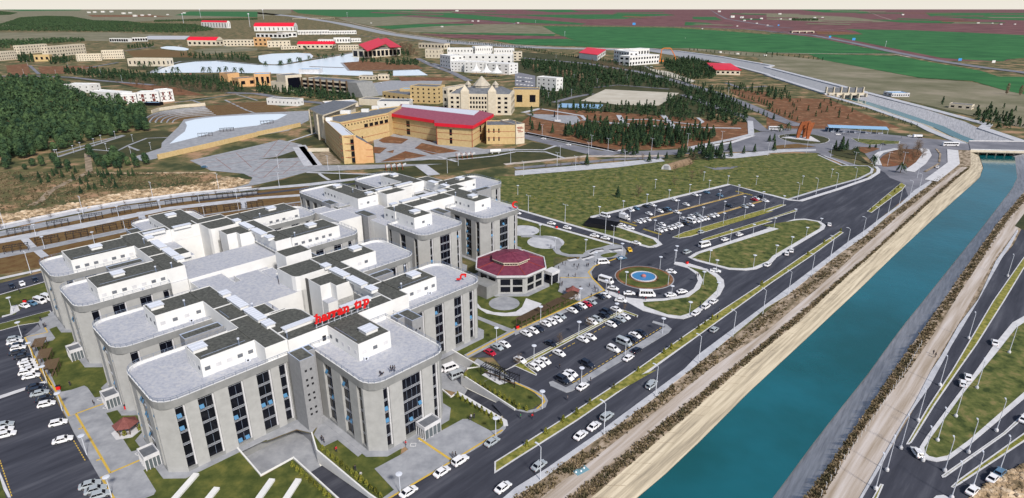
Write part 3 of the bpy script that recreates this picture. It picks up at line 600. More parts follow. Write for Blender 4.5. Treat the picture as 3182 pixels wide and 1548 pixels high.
P('median', .25, 'median', '33', [(1790, 1150), (1860, 1083), (2506, 620), (3200, 80), (3200, 170), (2506, 710), (1880, 1125), (1820, 1160)], kerb=.35, base=0)
P('median', .25, 'median', '33', [(900, 1480), (1030, 1253), (1105, 1120), (1140, 1128), (1085, 1253), (960, 1480)], kerb=.3, base=0); P('kerb', .22, 'kerb', '33', [(1600, 1280), (1650, 1235), (1720, 1228), (1800, 1260), (1800, 1350)])
P('rubble', .2, 'rock', '33', [(1960, 1260), (2060, 1195), (2506, 915), (3200, 450), (3400, 1660), (1900, 1660)])
P('scrubland', .15, 'darklawn', '13', [(2415, 950), (2506, 830), (2900, 700), (2700, 990), (2506, 990)])
# ------------------------------------------------------------------ east side: meadow, car parks, islands, plazas
P('meadow', .2, 'meadow', '12', [(-200, 470), (0, 462), (1000, 382), (1450, 320), (2150, 292), (2506, 255)], '13', [(0, 250), (480, 242), (740, 362), (985, 372), (1012, 405), (990, 435), (850, 490), (210, 692), (0, 638)], '12', [(2506, 655), (2085, 545), (740, 862), (745, 890), (1000, 955), (1360, 1070), (1410, 1115), (1395, 1140), (1300, 1148), (1130, 1105), (30, 788), (-200, 740)], base=0)
patch('heliport_slab', L('12', [(1830, 365), (1920, 385), (2190, 368), (2100, 395), (1950, 405)]), .23, M['asphalt_worn'])
# pale kerb walks
for wd, pts_ in ((2.2, [('12', [(1350, 1152), (1412, 1128), (1360, 1075), (1000, 955), (742, 880), (750, 862), (2085, 545), (2506, 655)]), ('13', [(0, 638), (215, 695), (330, 705), (700, 590), (1000, 485), (1085, 430), (1090, 400), (1062, 372)])]),):
    l = []
    for c_, q in pts_: l += L(c_, q)
    ribbon('pavement', l, wd, .26, M['kerb'], 0)
R_('pavement', 1.8, .26, 'kerb', '12', [(1350, 1152), (1300, 1155), (1130, 1110), (30, 790), (-100, 755)], base=0)
R_('pavement', 1.8, .27, 'kerb', '12', [(-60, 842), (30, 866), (950, 1128)], base=0)
R_('cycle_path', 1.6, .27, 'whitepath', '13', [(215, 690), (520, 595), (900, 490), (1020, 430), (1030, 395), (985, 365), (740, 362)])
R_('cycle_path', 1.5, .27, 'whitepath', '13', [(740, 365), (500, 258)]); R_('road', 5, .26, 'asphalt_worn', '13', [(870, 365), (620, 285), (540, 250)]); R_('pavement', 1.5, .28, 'whitepath', '13', [(800, 362), (560, 265)])
# big grass island
isl = L('12', [(1690, 1253), (1760, 1210), (2506, 960)], '13', [(0, 968), (270, 885), (370, 880), (520, 905), (577, 945), (560, 980), (100, 1253)], '22', [(2506, 50), (2350, 118), (2250, 130), (2080, 122), (1750, 35), (1680, 0)])
patch('pavement', isl, .26, M['kerb'], 0); patch('grass', inset(isl, 1.8), .29, M['meadow'])
# strip islands of the upper car park
for q, s_ in (([(1530, 1060), (1650, 1008), (2506, 765)], [(140, 738), (190, 745), (0, 815)]), ([(1810, 1085), (1850, 1068), (2506, 866)], [(270, 793), (300, 803), (0, 895)])):
    tail = [(2506, 803), (1720, 1050), (1600, 1070)] if q[0][0] == 1530 else [(2506, 905), (1900, 1085), (1840, 1097)]
    pts_ = L('12', q, '13', s_, '12', tail)
    patch('kerb', pts_, .23, M['kerb'], 0); patch('median', inset(pts_, .3), .26, M['median'])
for a_, b_ in (((1150, 918), (2240, 630)), ((1375, 1000), (2410, 703))):
    ribbon('strip_island', [G('12', *a_), G('12', *b_)], 1.3, .24, M['yellow'], 0); ribbon('strip_island', [G('12', *a_), G('12', *b_)], .9, .27, M['dirt'])
for q in ([(1020, 900), (1180, 948)], [(1250, 980), (1420, 1033)], [(2150, 610), (2305, 650)]):
    ribbon('strip_island', [G('12', *p) for p in q], 1.2, .24, M['yellow'], 0)
    ribbon('strip_island', [G('12', *p) for p in q], .8, .27, M['median'])
# boulevard medians
P('median', .25, 'median', '32', [(-200, 905), (0, 780), (480, 475), (900, 200), (1190, 0)], '22', [(1600, 798), (2000, 522), (2506, 190)], '13', [(330, 1253), (715, 1000), (750, 1015), (425, 1253)], '22', [(2506, 248), (1750, 795), (1250, 1160)], '32', [(1350, 0), (1000, 235), (600, 510), (0, 890), (-200, 1020)], kerb=.4, base=0)
P('median', .25, 'median', '13', [(975, 808), (1310, 528), (1357, 555), (1322, 600), (1022, 822)], kerb=.35, base=0)
# garden by the meadow road
P('lawn', .18, 'lawn', '12', [(-200, 820), (0, 868), (940, 1130), (1000, 1165), (900, 1200), (680, 1253)], '22', [(380, 0), (370, 110), (100, 200)], '21', [(2100, 0), (1900, -100)], '12', [(-300, 1000)])
P('lawn', .17, 'lawn', '21', [(1860, 870), (2130, 440), (2150, 300), (2506, 100)], '22', [(300, 60), (380, 110), (440, 260), (560, 400), (800, 350), (0, 715)], '21', [(2010, 955), (1880, 900)])
blob = lambda code, x, y, r, name, top, m, n=20: patch(name, [G(code, x, y) + Vector((r * math.cos(k * 2 * math.pi / n), r * math.sin(k * 2 * math.pi / n), 0)) for k in range(n)], top, M[m])
blob('12', 85, 995, 7.6, 'paved_circle', .24, 'whitepath'); blob('12', 300, 1108, 8.5, 'paved_circle', .24, 'whitepath')
R_('path', 3, .26, 'paving', '12', [(60, 1050), (190, 1052), (300, 1062), (400, 1085), (430, 1130), (400, 1180), (430, 1215), (520, 1240), (660, 1240)])
P('plaza', .25, 'paving', '12', [(640, 1245), (700, 1190), (850, 1155), (950, 1125), (1040, 1140), (1085, 1190), (1070, 1253)], '22', [(900, 10), (790, 85), (745, 145), (760, 220), (870, 318), (780, 372), (630, 440), (560, 400), (420, 335), (440, 260), (370, 240), (385, 90), (480, 40), (620, 20)])
P('flower_bed', .3, 'lawn', '12', [(820, 1240), (900, 1215), (1010, 1210), (960, 1250), (880, 1262)], sm=1)
for q in ([(730, 1225), (780, 1200), (860, 1190)], [(920, 1200), (1040, 1185)], [(760, 1245), (700, 1268), (650, 1280)], [(600, 1275), (520, 1290)]):
    R_('seat_strip', 2.2, .34, 'kerb', '12', q); R_('seat_painted_shadow', .7, .5, 'black', '12', [(a_, b_ - 10) for a_, b_ in q], base=.2)  # black strip painted in as the shadow along each seat
P('path', .25, 'paving', '21', [(2010, 955), (2506, 690)], '22', [(0, 712), (780, 370), (860, 335), (885, 365), (0, 765)], '21', [(2506, 745), (2050, 988)])
YL('22', [(20, 715), (790, 360), (870, 325), (760, 215), (715, 150), (770, 90), (990, 15)], wd=.6); YL('21', [(2040, 960), (2500, 725)], wd=.6); YL('22', [(440, 202), (730, 205)], wd=.5)
P('path', .24, 'paving', '21', [(2135, 572), (2500, 712), (2450, 738), (2130, 602)])
P('crescent', .3, 'kerb', '21', [(2130, 440), (2180, 500), (2300, 540), (2420, 548)], '22', [(10, 535), (70, 490), (108, 405), (262, 458), (180, 530), (60, 572), (0, 577)], '21', [(2380, 578), (2230, 552), (2130, 490)])
blob('21', 2402, 452, 5.6, 'paved_circle', .24, 'paving')
P('pavement', .26, 'kerb', '22', [(868, 318), (980, 350), (1100, 398), (1250, 412), (1450, 405), (1650, 370), (1740, 310), (1782, 235), (1760, 165), (1680, 108), (1545, 70), (1560, 48), (1690, 62), (1860, 112), (1970, 165), (2032, 225), (2040, 285), (1995, 370), (1830, 510), (1760, 565), (1640, 605), (1500, 590), (1240, 522), (1100, 445), (900, 358)], base=0)
P('grass', .29, 'meadow', '22', [(1245, 440), (1450, 428), (1690, 392), (1800, 310), (1832, 225), (1790, 155), (1680, 92), (1860, 135), (1955, 200), (1982, 260), (1960, 330), (1800, 480), (1700, 548), (1610, 576), (1480, 560), (1260, 480)])
rc = G('22', 1258, 198); rr = (G('22', 1546, 205) - G('22', 972, 195)).length / 2
circ = lambda c, r, n=40: [c + Vector((r * math.cos(2 * math.pi * k / n), r * math.sin(2 * math.pi * k / n), 0)) for k in range(n)]
patch('kerb', circ(rc, rr), .24, M['paving'], 0); patch('flower_bed', circ(rc, rr - .4), .27, M['redsoil']); patch('grass', circ(rc, rr - 1.6), .3, M['lawn'])
pc = G('22', 1252, 195); pr_ = (G('22', 1375, 195) - G('22', 1128, 195)).length / 2
patch('flower_bed', circ(pc, pr_ + .7), .32, M['redsoil'])
# fountain basin
t = empty('fountain', pc, 0, 'round blue fountain basin with a pink stone in the roundabout lawn', 'fountain')
b = MB(); b.lathe([(pr_, 0), (pr_, .65), (pr_ - .45, .65), (pr_ - .45, .1)], 40); b.build('basin_rim', M['kerb'], t)
b = MB(); b.prism(circ(Vector((0, 0, 0)), pr_ - .44), .3, .45); b.build('water', M['pool'], t)
b = MB(); b.lathe([(.9, .3), (1.0, .8), (.7, 1.2), (.2, 1.4)], 10); b.build('stone', mat('pink stone', (.5, .2, .18), .7, (.4, .12, .12), 3), t)
# lower car park islands and walk
P('island', .25, 'median', '22', [(-300, 1215), (20, 1040), (1045, 510), (1200, 568), (1192, 588), (1060, 540), (100, 1052), (215, 1140), (208, 1158), (0, 1065), (-100, 1110)], kerb=.3, base=0)
R_('kerb', .35, .3, 'kerb', '22', [(60, 1040), (1060, 524)])
P('pavement', .25, 'paving', '32', [(330, 130), (370, 118), (495, 182)], '22', [(560, 1240), (1440, 695), (1465, 680), (1335, 640), (1345, 622), (1480, 660), (1525, 700), (1500, 735), (640, 1253)], '32', [(560, 215), (500, 232), (345, 165)], base=0)
dl = lambda a_, b_, n: dashes(G('22', *a_), G('22', *b_), n)
dl((110, 1020), (520, 812), 9); dl((560, 790), (980, 570), 10); dl((190, 1040), (600, 828), 9); dl((640, 806), (1010, 600), 9)
dl((560, 1225), (1435, 680), 24); dl((20, 735), (240, 640), 6); dl((300, 610), (520, 510), 5); dl((590, 1215), (700, 1140), 4)
P('island', .25, 'lawn', '22', [(40, 1080), (110, 1058), (150, 1110), (190, 1140)], kerb=.2, base=0) if False else None
# lawns around the front block
P('lawn', .17, 'lawn', '31', [(545, 645), (640, 560), (900, 560), (1300, 640), (1420, 640), (1410, 735), (1390, 840), (1140, 975), (1330, 1180), (1260, 1253), (1180, 1310), (1092, 1222), (590, 800)])
P('paving', .22, 'paving', '31', [(548, 640), (640, 470), (1000, 560), (1300, 690), (1420, 640), (1600, 540), (1700, 560), (1690, 578), (1415, 735), (1250, 822), (1050, 800), (980, 856), (780, 692), (640, 760)])
P('lawn', .17, 'lawn', '31', [(1690, 575), (1700, 480), (1765, 300), (1780, 200), (1885, 285), (1950, 240), (2348, 475), (2420, 515), (2400, 580), (2270, 608), (2050, 490), (2000, 488), (1760, 622)])
P('plaza', .25, 'paving', '31', [(1140, 975), (1390, 840), (1470, 785), (1412, 735), (1400, 640), (1600, 540), (1690, 575), (1762, 620), (2000, 490), (2050, 490), (2270, 606), (2350, 590), (2420, 530), (2418, 575), (2375, 625), (1900, 912), (1255, 1265), (1150, 1330), (1180, 1290), (1330, 1180)], base=0)
P('paving', .24, 'paving', '31', [(1690, 575), (1700, 500), (1765, 365), (1828, 400), (1818, 500), (1700, 568)])
YL('31', [(1250, 1280), (1330, 1235), (1890, 903), (2385, 598)], wd=.45); YL('31', [(1885, 890), (1560, 672)], wd=.6)
for q in ([(1655, 660), (1665, 635), (1715, 635), (1708, 665)], [(1485, 755), (1495, 728), (1545, 728), (1538, 758)], [(1570, 705), (1600, 682), (1635, 690), (1610, 712)]):
    pts_ = [G('31', *p_) for p_ in q]; ribbon('tactile_mark', pts_ + [pts_[0]], .14, .28, M['white_line'])
# lawn triangle by the car park entry
P('lawn', .2, 'lawn', '31', [(2010, 62), (2100, -60), (2300, 20), (2506, 135)], '32', [(130, 200), (250, 290), (258, 330), (170, 390), (80, 410), (0, 392)])
P('pavement', .24, 'paving', '31', [(2100, -60), (2140, -100), (2506, 100)], '32', [(0, 120), (180, 200), (290, 255), (322, 310), (300, 370), (200, 420), (120, 425), (0, 400), (0, 385), (110, 412), (200, 390), (265, 335), (262, 300), (170, 215), (-40, 130)], base=0)
YL('32', [(0, 135), (160, 210), (270, 275), (290, 320), (215, 392)], wd=.5)
R_('plinth', 1.2, .3, 'kerb', '31', [(1960, 240), (2350, 478), (2410, 510), (2418, 560)])
R_('path', 3, .24, 'kerb', '31', [(2220, 40), (2380, 130), (2440, 100)])

# rust coloured joints across the tiled plaza
for a_, b_ in (((100, 160), (440, 175)), ((60, 210), (470, 225)), ((0, 270), (430, 290)), ((0, 330), (560, 320)), ((0, 380), (600, 365)), ((0, 430), (480, 400)), ((0, 480), (300, 440)), ((200, 110), (60, 280)), ((320, 140), (160, 300)), ((250, 310), (60, 480)), ((400, 320), (250, 440)), ((120, 300), (-40, 420))):
    R_('paving_joint', .45, .23, 'rust_joint', '11', [a_, b_])
for a_, b_ in (((1900, 320), (2500, 190)), ((1950, 350), (2506, 240)), ((2000, 390), (2506, 300)), ((2100, 290), (2250, 400)), ((2300, 240), (2450, 380)), ((2420, 470), (2506, 450))):
    R_('paving_joint', .45, .23, 'rust_joint', '10', [a_, b_])
R_('pier_walk', 4, .9, 'wood', '01', [(510, 652), (840, 662)], base=.5); R_('pier_walk', 5, .9, 'black', '01', [(0, 492), (440, 498)], base=.5)
for q in ([(0, 925), (340, 870)], [(480, 930), (950, 985)]): R_('hedge_bed', 5, .2, 'darklawn', '01', q)
P('lawn', .14, 'darklawn', '00', [(1230, 560), (1700, 560), (2506, 560), (2506, 620), (2100, 590), (1750, 610), (1500, 690), (1240, 670)]); P('lawn', .14, 'darklawn', '01', [(0, 540), (60, 600), (0, 640)]); P('lawn', .13, 'darklawn', '00', [(600, 760), (2140, 720), (2500, 900), (1700, 900), (900, 800)])
P('lawn', .12, 'brownlawn', '00', [(0, 760), (640, 770), (600, 810), (0, 800)]); P('park', .09, 'darklawn', '10', [(540, 290), (900, 160), (1240, 60), (1500, 20), (1700, 30), (1560, 190), (1280, 280)])
P('paving', .2, 'paving', '31', [(95, 698), (382, 588), (532, 626), (640, 475), (300, 470), (60, 600)])
P('paving', .16, 'paving', '30', [(2285, 742), (2506, 640), (2600, 600), (2600, 690)])
# ------------------------------------------------------------------ the medical faculty: three clusters of wings in the (a, b) frame
def Vab(a, b): v = AB(a, b); return (v.x, v.y)
class Bld:
    def __init__(s, name, label, cat, a, b):
        s.o = empty(name, AB(a, b), AX_A, label, cat); s.a, s.b = a, b; s.win = []
    def p(s, a, b): return (a - s.a, b - s.b)     # local coords: x along a, y along b
def chamfer(a0, a1, b0, b1, c, corners):
    """corners: string of 'sw','se','ne','nw' flags in the (a,b) frame: s = small b, w = small a"""
    out = []
    for k, (a, b, d0, d1) in dict(sw=(a0, b0, (0, 1), (1, 0)), se=(a1, b0, (-1, 0), (0, 1)), ne=(a1, b1, (0, -1), (-1, 0)), nw=(a0, b1, (1, 0), (0, -1))).items():
        if k in corners: out += [(a + d0[0] * c, b + d0[1] * c), (a + d1[0] * c, b + d1[1] * c)]
        else: out.append((a, b))
    return out
def rounded(a0, a1, b0, b1, r, corners, n=5):
    out = []
    for k, (a, b, sa, sb, t0) in dict(sw=(a0, b0, 1, 1, 180), se=(a1, b0, -1, 1, 270), ne=(a1, b1, -1, -1, 0), nw=(a0, b1, 1, -1, 90)).items():
        if k in corners:
            for i in range(n + 1):
                t = math.radians(t0 + 90 * i / n); out.append((a + sa * r + r * math.cos(t), b + sb * r + r * math.sin(t)))
        else: out.append((a, b))
    return out
def window_unit(p0, p1, out, z0, z1, seed, louv=True, far=False):
    """one storey of a window column: glass, a band of white louvres and sometimes an open blue sash"""
    rnd = random.Random(seed); b = MB()
    d = Vector((p1[0] - p0[0], p1[1] - p0[1], 0)); W_ = d.length; d.normalize(); n = Vector((out[0], out[1], 0))
    o = Vector((p0[0], p0[1], 0))
    def quad(s0, s1, za, zb, dep, mi):
        a = o + d * s0; c = o + d * s1; th = n * dep
        v = [a, c, c + th, a + th]; v = [(q.x, q.y, za) for q in v] + [(q.x, q.y, zb) for q in v]
        if d.cross(n).z < 0: fs = [(7, 6, 5, 4), (1, 0, 4, 5), (2, 1, 5, 6), (3, 2, 6, 7), (0, 3, 7, 4), (0, 1, 2, 3)]
        else: fs = [(4, 5, 6, 7), (0, 1, 5, 4), (1, 2, 6, 5), (2, 3, 7, 6), (3, 0, 4, 7), (3, 2, 1, 0)]
        b.add(v, fs, mi)
    quad(0, W_, z0, z1, .12, 0)
    if louv:
        for k in range(3): quad(0.02, W_ - .02, z1 - .12 - k * .26, z1 - .06 - k * .26, .15, 1)
    nm = max(1, round(W_ / 1.6))
    for k in range(1, nm): quad(W_ * k / nm - .04, W_ * k / nm + .04, z0, z1 - .95, .16, 3)
    if rnd.random() < .62:
        for k in range(nm):
            if rnd.random() < .34:
                s = W_ * k / nm + .15; zt = z0 + .3
                a = o + d * s; c = o + d * (s + min(1.0, W_ / nm - .2))
                tp = zt + .85; lean = n * .5
                v = [a + n * .2, c + n * .2, c + n * .16 + lean, a + n * .16 + lean]
                b.add([(v[0].x, v[0].y, tp), (v[1].x, v[1].y, tp), (v[2].x, v[2].y, zt), (v[3].x, v[3].y, zt)], [(0, 1, 2, 3)], 2)
    return b
def facade(B, mb, p0, p1, cols, z0, z1, dep, floors, seed, near=True):
    """p0 -> p1 runs with the outside on the right-hand side; cols: list of (s0, s1); piers are filled between them"""
    P0, P1 = Vector((*p0, 0)), Vector((*p1, 0)); d = (P1 - P0); W_ = d.length; d.normalize(); n = Vector((d.y, -d.x, 0))
    def pier(s0, s1, za, zb, inner, outer, mi=0):
        a = P0 + d * s0; c = P0 + d * s1
        v = [a - n * inner, c - n * inner, c + n * outer, a + n * outer]
        v = [(q.x, q.y, za) for q in v] + [(q.x, q.y, zb) for q in v]
        mb.add(v, [(7, 6, 5, 4), (1, 0, 4, 5), (2, 1, 5, 6), (3, 2, 6, 7), (0, 3, 7, 4)], mi)
    s = 0
    for c0, c1 in cols + [(W_, W_)]:
        if c0 > s + .05: pier(s, c0, z0, z1, dep, 0)
        s = c1
    fl = (z1 - 1.0 - z0) / floors
    for j, (c0, c1) in enumerate(cols):
        a = P0 + d * (c0 + .03) - n * dep; c = P0 + d * (c1 - .03) - n * dep
        for k in range(floors):
            zb = 1.0 + z0 + k * fl; cen = (a + c) / 2; wp = B.o.matrix_world @ cen if False else None
            B.win.append(((a.x, a.y), (c.x, c.y), (n.x, n.y), zb + .02, zb + fl - .02, seed * 1000 + j * 50 + k))
        # reveal on one side, as pale as the photo's
        pier(c1 - .35, c1, z0, z1, dep, -dep * .45, 2)
def cols_for(W_, kind):
    if kind == 'end': return [(W_ * .012, W_ * .115), (W_ * .33, W_ * .68), (W_ * .87, W_ * .97)]
    n = max(3, round(W_ / 5.9)); out = []
    for k in range(n):
        c = W_ * k / (n - 1); w_ = 3.6
        if k == 0: out.append((.15, 2.3))
        elif k == n - 1: out.append((W_ * .93 - 1, W_ * .93 + 1))
        else: out.append((c - w_ / 2, c + w_ / 2))
    return out
def wing(B, a0, a1, b0, b1, corners, sides, seed, ztop=19.7, z0=.1, open_side=None, c=3.2):
    """sides: dict s/e/n/w -> 'end' | 'long' | None, facades drawn with window columns"""
    (x0, y0), (x1, y1) = B.p(a0, b0), B.p(a1, b1)
    wall = MB(); dep = .75
    core = chamfer(x0 + dep, x1 - dep, y0 + dep, y1 - dep, c, corners)
    wall.prism(core, z0 - 3.4, 17.7, 1, top=False)
    full = chamfer(x0, x1, y0, y1, c, corners)
    band = rounded(x0 - .05, x1 + .05, y0 - .05, y1 + .05, c + 1.2, corners)
    # corner piers
    for k in range(len(full)):
        p, q = full[k], full[(k + 1) % len(full)]
        dx, dy = q[0] - p[0], q[1] - p[1]
        if abs(dx) > .1 and abs(dy) > .1:
            ln = math.hypot(dx, dy); d = Vector((dx / ln, dy / ln, 0)); n = Vector((d.y, -d.x, 0)); P0 = Vector((*p, 0)); P1 = Vector((*q, 0))
            v = [P0 - n * 1.2 + d * .9, P1 - n * 1.2 - d * .9, P1, P0]
            v = [(t.x, t.y, z0 - 3.4) for t in v] + [(t.x, t.y, 17.7) for t in v]
            wall.add(v, [(7, 6, 5, 4), (1, 0, 4, 5), (2, 1, 5, 6), (3, 2, 6, 7), (0, 3, 7, 4)], 0)
    cs = lambda k: c if k in corners else 0
    for s_, (p, q) in dict(s=((x0 + cs('sw'), y0), (x1 - cs('se'), y0)), e=((x1, y0 + cs('se')), (x1, y1 - cs('ne'))), n=((x1 - cs('ne'), y1), (x0 + cs('nw'), y1)), w=((x0, y1 - cs('nw')), (x0, y0 + cs('sw')))).items():
        if sides.get(s_):
            W_ = math.dist(p, q); facade(B, wall, p, q, cols_for(W_, sides[s_]), z0 - 0, 17.7, dep, 5, seed + ord(s_))
            # plinth below the windows
            P0, P1 = Vector((*p, 0)), Vector((*q, 0)); d = (P1 - P0).normalized(); n = Vector((d.y, -d.x, 0))
            v = [P0 - n * .7, P1 - n * .7, P1 - n * .02, P0 - n * .02]; v = [(t.x, t.y, z0 - 3.4) for t in v] + [(t.x, t.y, z0 + .95) for t in v]
            wall.add(v, [(7, 6, 5, 4), (1, 0, 4, 5), (2, 1, 5, 6), (3, 2, 6, 7), (0, 3, 7, 4)], 1)
        else:
            P0, P1 = Vector((*p, 0)), Vector((*q, 0)); d = (P1 - P0).normalized(); n = Vector((d.y, -d.x, 0))
            v = [P0 - n * .7, P1 - n * .7, P1, P0]; v = [(t.x, t.y, z0 - 3.4) for t in v] + [(t.x, t.y, 17.7) for t in v]
            wall.add(v, [(7, 6, 5, 4), (1, 0, 4, 5), (2, 1, 5, 6), (3, 2, 6, 7), (0, 3, 7, 4)], 1)
    # cornice band and parapet
    wall.prism(band, 17.7, 18.9, 1, bottom=True, top=False)
    n_ = len(band); inn = inset([Vector((*q, 0)) for q in band], .4); inn = [(q.x, q.y) for q in inn]
    v = [(*q, 18.9) for q in band] + [(*q, 19.65) for q in band] + [(*q, 19.65) for q in inn] + [(*q, 18.9) for q in inn]
    f = []
    for i in range(n_):
        j = (i + 1) % n_; f += [(n_ + i, n_ + j, 2 * n_ + j, 2 * n_ + i), (2 * n_ + i, 2 * n_ + j, 3 * n_ + j, 3 * n_ + i)]
    wall.add(v, f, 3); wall.add(v, [(i, (i + 1) % n_, n_ + (i + 1) % n_, n_ + i) for i in range(n_)], 1)
    wall.build('wall', [M['pier'], M['stone_wall'], M['kerb'], M['white_wall']], B.o)
    t = MB(); t.prism(inn, 18.8, 18.92); t.build('roof_terrace', M['tiles'], B.o)
    # railing round the parapet
    r = MB(); lp = [Vector((*q, 20.55)) for q in inset([Vector((*q, 0)) for q in band], .15)]
    lp = [Vector((q.x, q.y, 20.5)) for q in lp]
    for i in range(n_):
        a, b_ = lp[i], lp[(i + 1) % n_]
        r.tube(a, b_, .05, 4); r.tube(a - Vector((0, 0, .4)), b_ - Vector((0, 0, .4)), .03, 4)
        k = max(1, int((b_ - a).length / 2.4))
        for m_ in range(k):
            q = a.lerp(b_, m_ / k); r.tube(q - Vector((0, 0, .85)), q, .06, 4)
    r.build('railing', M['rail'], B.o)
def room(B, a0, a1, b0, b1, z0=18.9, z1=23.6, m='white_wall', cap=None, wins='', seed=0, name='penthouse', poly=None, roofm='gravel'):
    """flat roofed box with a parapet and a sunken gravel roof; wins = facades that carry small windows"""
    (x0, y0), (x1, y1) = B.p(a0, b0), B.p(a1, b1)
    out = [(x0, y0), (x1, y0), (x1, y1), (x0, y1)] if poly is None else [B.p(*q) for q in poly]
    mb = MB(); inn = inset([Vector((*q, 0)) for q in out], .16); inn = [(q.x, q.y) for q in inn]; n_ = len(out)
    ar = sum(out[i][0] * out[(i + 1) % n_][1] - out[(i + 1) % n_][0] * out[i][1] for i in range(n_))
    if ar < 0: out = out[::-1]; inn = inn[::-1]
    mb.prism(out, z0, z1, 0, top=False)
    v = [(*q, z1) for q in out] + [(*q, z1) for q in inn] + [(*q, z1 - .2) for q in inn]; f = []
    for i in range(n_):
        j = (i + 1) % n_; f += [(i, j, n_ + j, n_ + i), (n_ + i, n_ + j, 2 * n_ + j, 2 * n_ + i)]
    mb.add(v, f, 1)
    o = mb.build(name, [M[m], M[cap or m]], B.o)
    g = MB(); g.prism(inn, z1 - .3, z1 - .18); g.build('roof', M[roofm], o)
    rnd = random.Random(seed + int(a0 * 7 + b0))
    segs = dict(s=((x0, y0), (x1, y0)), w=((x0, y1), (x0, y0)), e=((x1, y0), (x1, y1)), n=((x1, y1), (x0, y1)))
    for s_ in wins:
        p, q = (Vector((*t_, 0)) for t_ in segs[s_]); d = q - p; W_ = d.length; d.normalize(); n = Vector((d.y, -d.x, 0))
        k = int((W_ - .8) / 2.35)
        for i in range(k):
            if rnd.random() < .12: continue
            c = p + d * (W_ * (i + .5) / k); dark = rnd.random() < .62
            wdt = .62 if s_ == 's' or s_ == 'n' else .5
            a, e = c - d * wdt, c + d * wdt; zz = (z0 + 1.55, z0 + 2.5)
            b = MB(); vv = [a - n * .05, e - n * .05, e + n * .06, a + n * .06]; vv = [(t.x, t.y, zz[0]) for t in vv] + [(t.x, t.y, zz[1]) for t in vv]
            b.add(vv, [(7, 6, 5, 4), (1, 0, 4, 5), (2, 1, 5, 6), (3, 2, 6, 7), (0, 3, 7, 4)], 0)
            ob = b.build('window', M['darkroof'] if dark else M['kerb'], o)
    return o
def seam(B, *rects):
    for a0, a1, b0, b1 in rects:
        (x0, y0), (x1, y1) = B.p(a0, b0), B.p(a1, b1); m_ = MB(); m_.box(x0, x1, y0, y1, 23.3, 23.62); m_.build('roof', M['gravel'], B.o)
def skylight(B, a, b_, la, lb, z=23.25, h=.95):
    x, y = B.p(a, b_); mb = MB()
    mb.box(x - la / 2, x + la / 2, y - lb / 2, y + lb / 2, z, z + h)
    o = mb.build('skylight', M['white_wall'], B.o); l = MB()
    l.box(x - la / 2 - .22, x + la / 2 + .22, y - lb / 2 - .22, y + lb / 2 + .22, z + h + .12, z + h + .24)
    k = max(2, int(max(la, lb) / 1.2))
    for i in range(k):
        if la > lb: q = x - la / 2 + la * (i + .5) / k; l.box(q - .05, q + .05, y - lb / 2 - .2, y + lb / 2 + .2, z + h + .24, z + h + .3)
        else: q = y - lb / 2 + lb * (i + .5) / k; l.box(x - la / 2 - .2, x + la / 2 + .2, q - .05, q + .05, z + h + .24, z + h + .3)
    l.box(x - la / 2 + .1, x + la / 2 - .1, y - lb / 2 + .1, y + lb / 2 - .1, z + h, z + h + .12, 1)
    l.build('lid', [M['metal_white'], M['black']], o)
def tower(B, a0, a1, b0, b1, z1=20.5, z0=-3.3, holes=None, poly=None):
    o = room(B, a0, a1, b0, b1, z0, z1, 'tower', 'bluecap', name='stair_tower', poly=poly)
    if holes:
        x0, y0 = B.p(a0, b0); x1 = x0 + (a1 - a0)
        for k in range(7):
            for j in (0, 1):
                b = MB(); xx = x0 + (x1 - x0) * (.32 + .36 * j); zz = 17.2 - k * 2.1 - (.5 * (k % 2))
                b.box(xx - .28, xx + .28, y0 - .05, y0 + .1, zz - .28, zz + .28); b.build('window', M['black'], o)
def finish_windows(B, cap=100):
    """the 100 window units that show largest as parts, the rest as one part"""
    mw = Matrix.Translation(B.o.location) @ Matrix.Rotation(AX_A, 4, 'Z'); camp = Vector((0, 0, H))
    def vis(w_):
        c = mw @ Vector(((w_[0][0] + w_[1][0]) / 2, (w_[0][1] + w_[1][1]) / 2, w_[3])); n = mw.to_3x3() @ Vector((*w_[2], 0))
        v = camp - c; x, y = project(c)
        f = n.dot(v.normalized()) if 0 < x < 3182 and 0 < y < 1548 else -1
        return -f * math.dist(w_[0], w_[1]) / v.length
    ws = sorted(B.win, key=vis); mats = [M['glass'], M['metal_white'], M['sash'], M['rail']]
    for w_ in ws[:cap]: window_unit(*w_[:5], w_[5]).build('window', mats, B.o)
    if ws[cap:]:
        r = MB()
        for w_ in ws[cap:]:
            u = window_unit(*w_[:5], w_[5]); n = len(r.v); r.v += u.v; r.f += [tuple(i + n for i in f) for f in u.f]; r.m += u.m
        o = r.build('window', mats, B.o); o['kind'] = 'stuff'
def door(B, o, a, b_, side, z, w_=1.0, h=2.1, m='black'):
    x, y = B.p(a, b_); mb = MB()
    if side == 's': mb.box(x - w_ / 2, x + w_ / 2, y - .06, y + .05, z, z + h)
    elif side == 'w': mb.box(x - .06, x + .05, y - w_ / 2, y + w_ / 2, z, z + h)
    mb.build('door', M[m], B.o)
def flue(B, a, b_, z, h):
    x, y = B.p(a, b_); mb = MB(); mb.tube((x, y, z), (x, y, z + h), .16, 8); mb.tube((x, y, z + h), (x, y, z + h + .3), .3, 8, 1); mb.build('flue', [M['rail'], M['metal_white']], B.o)
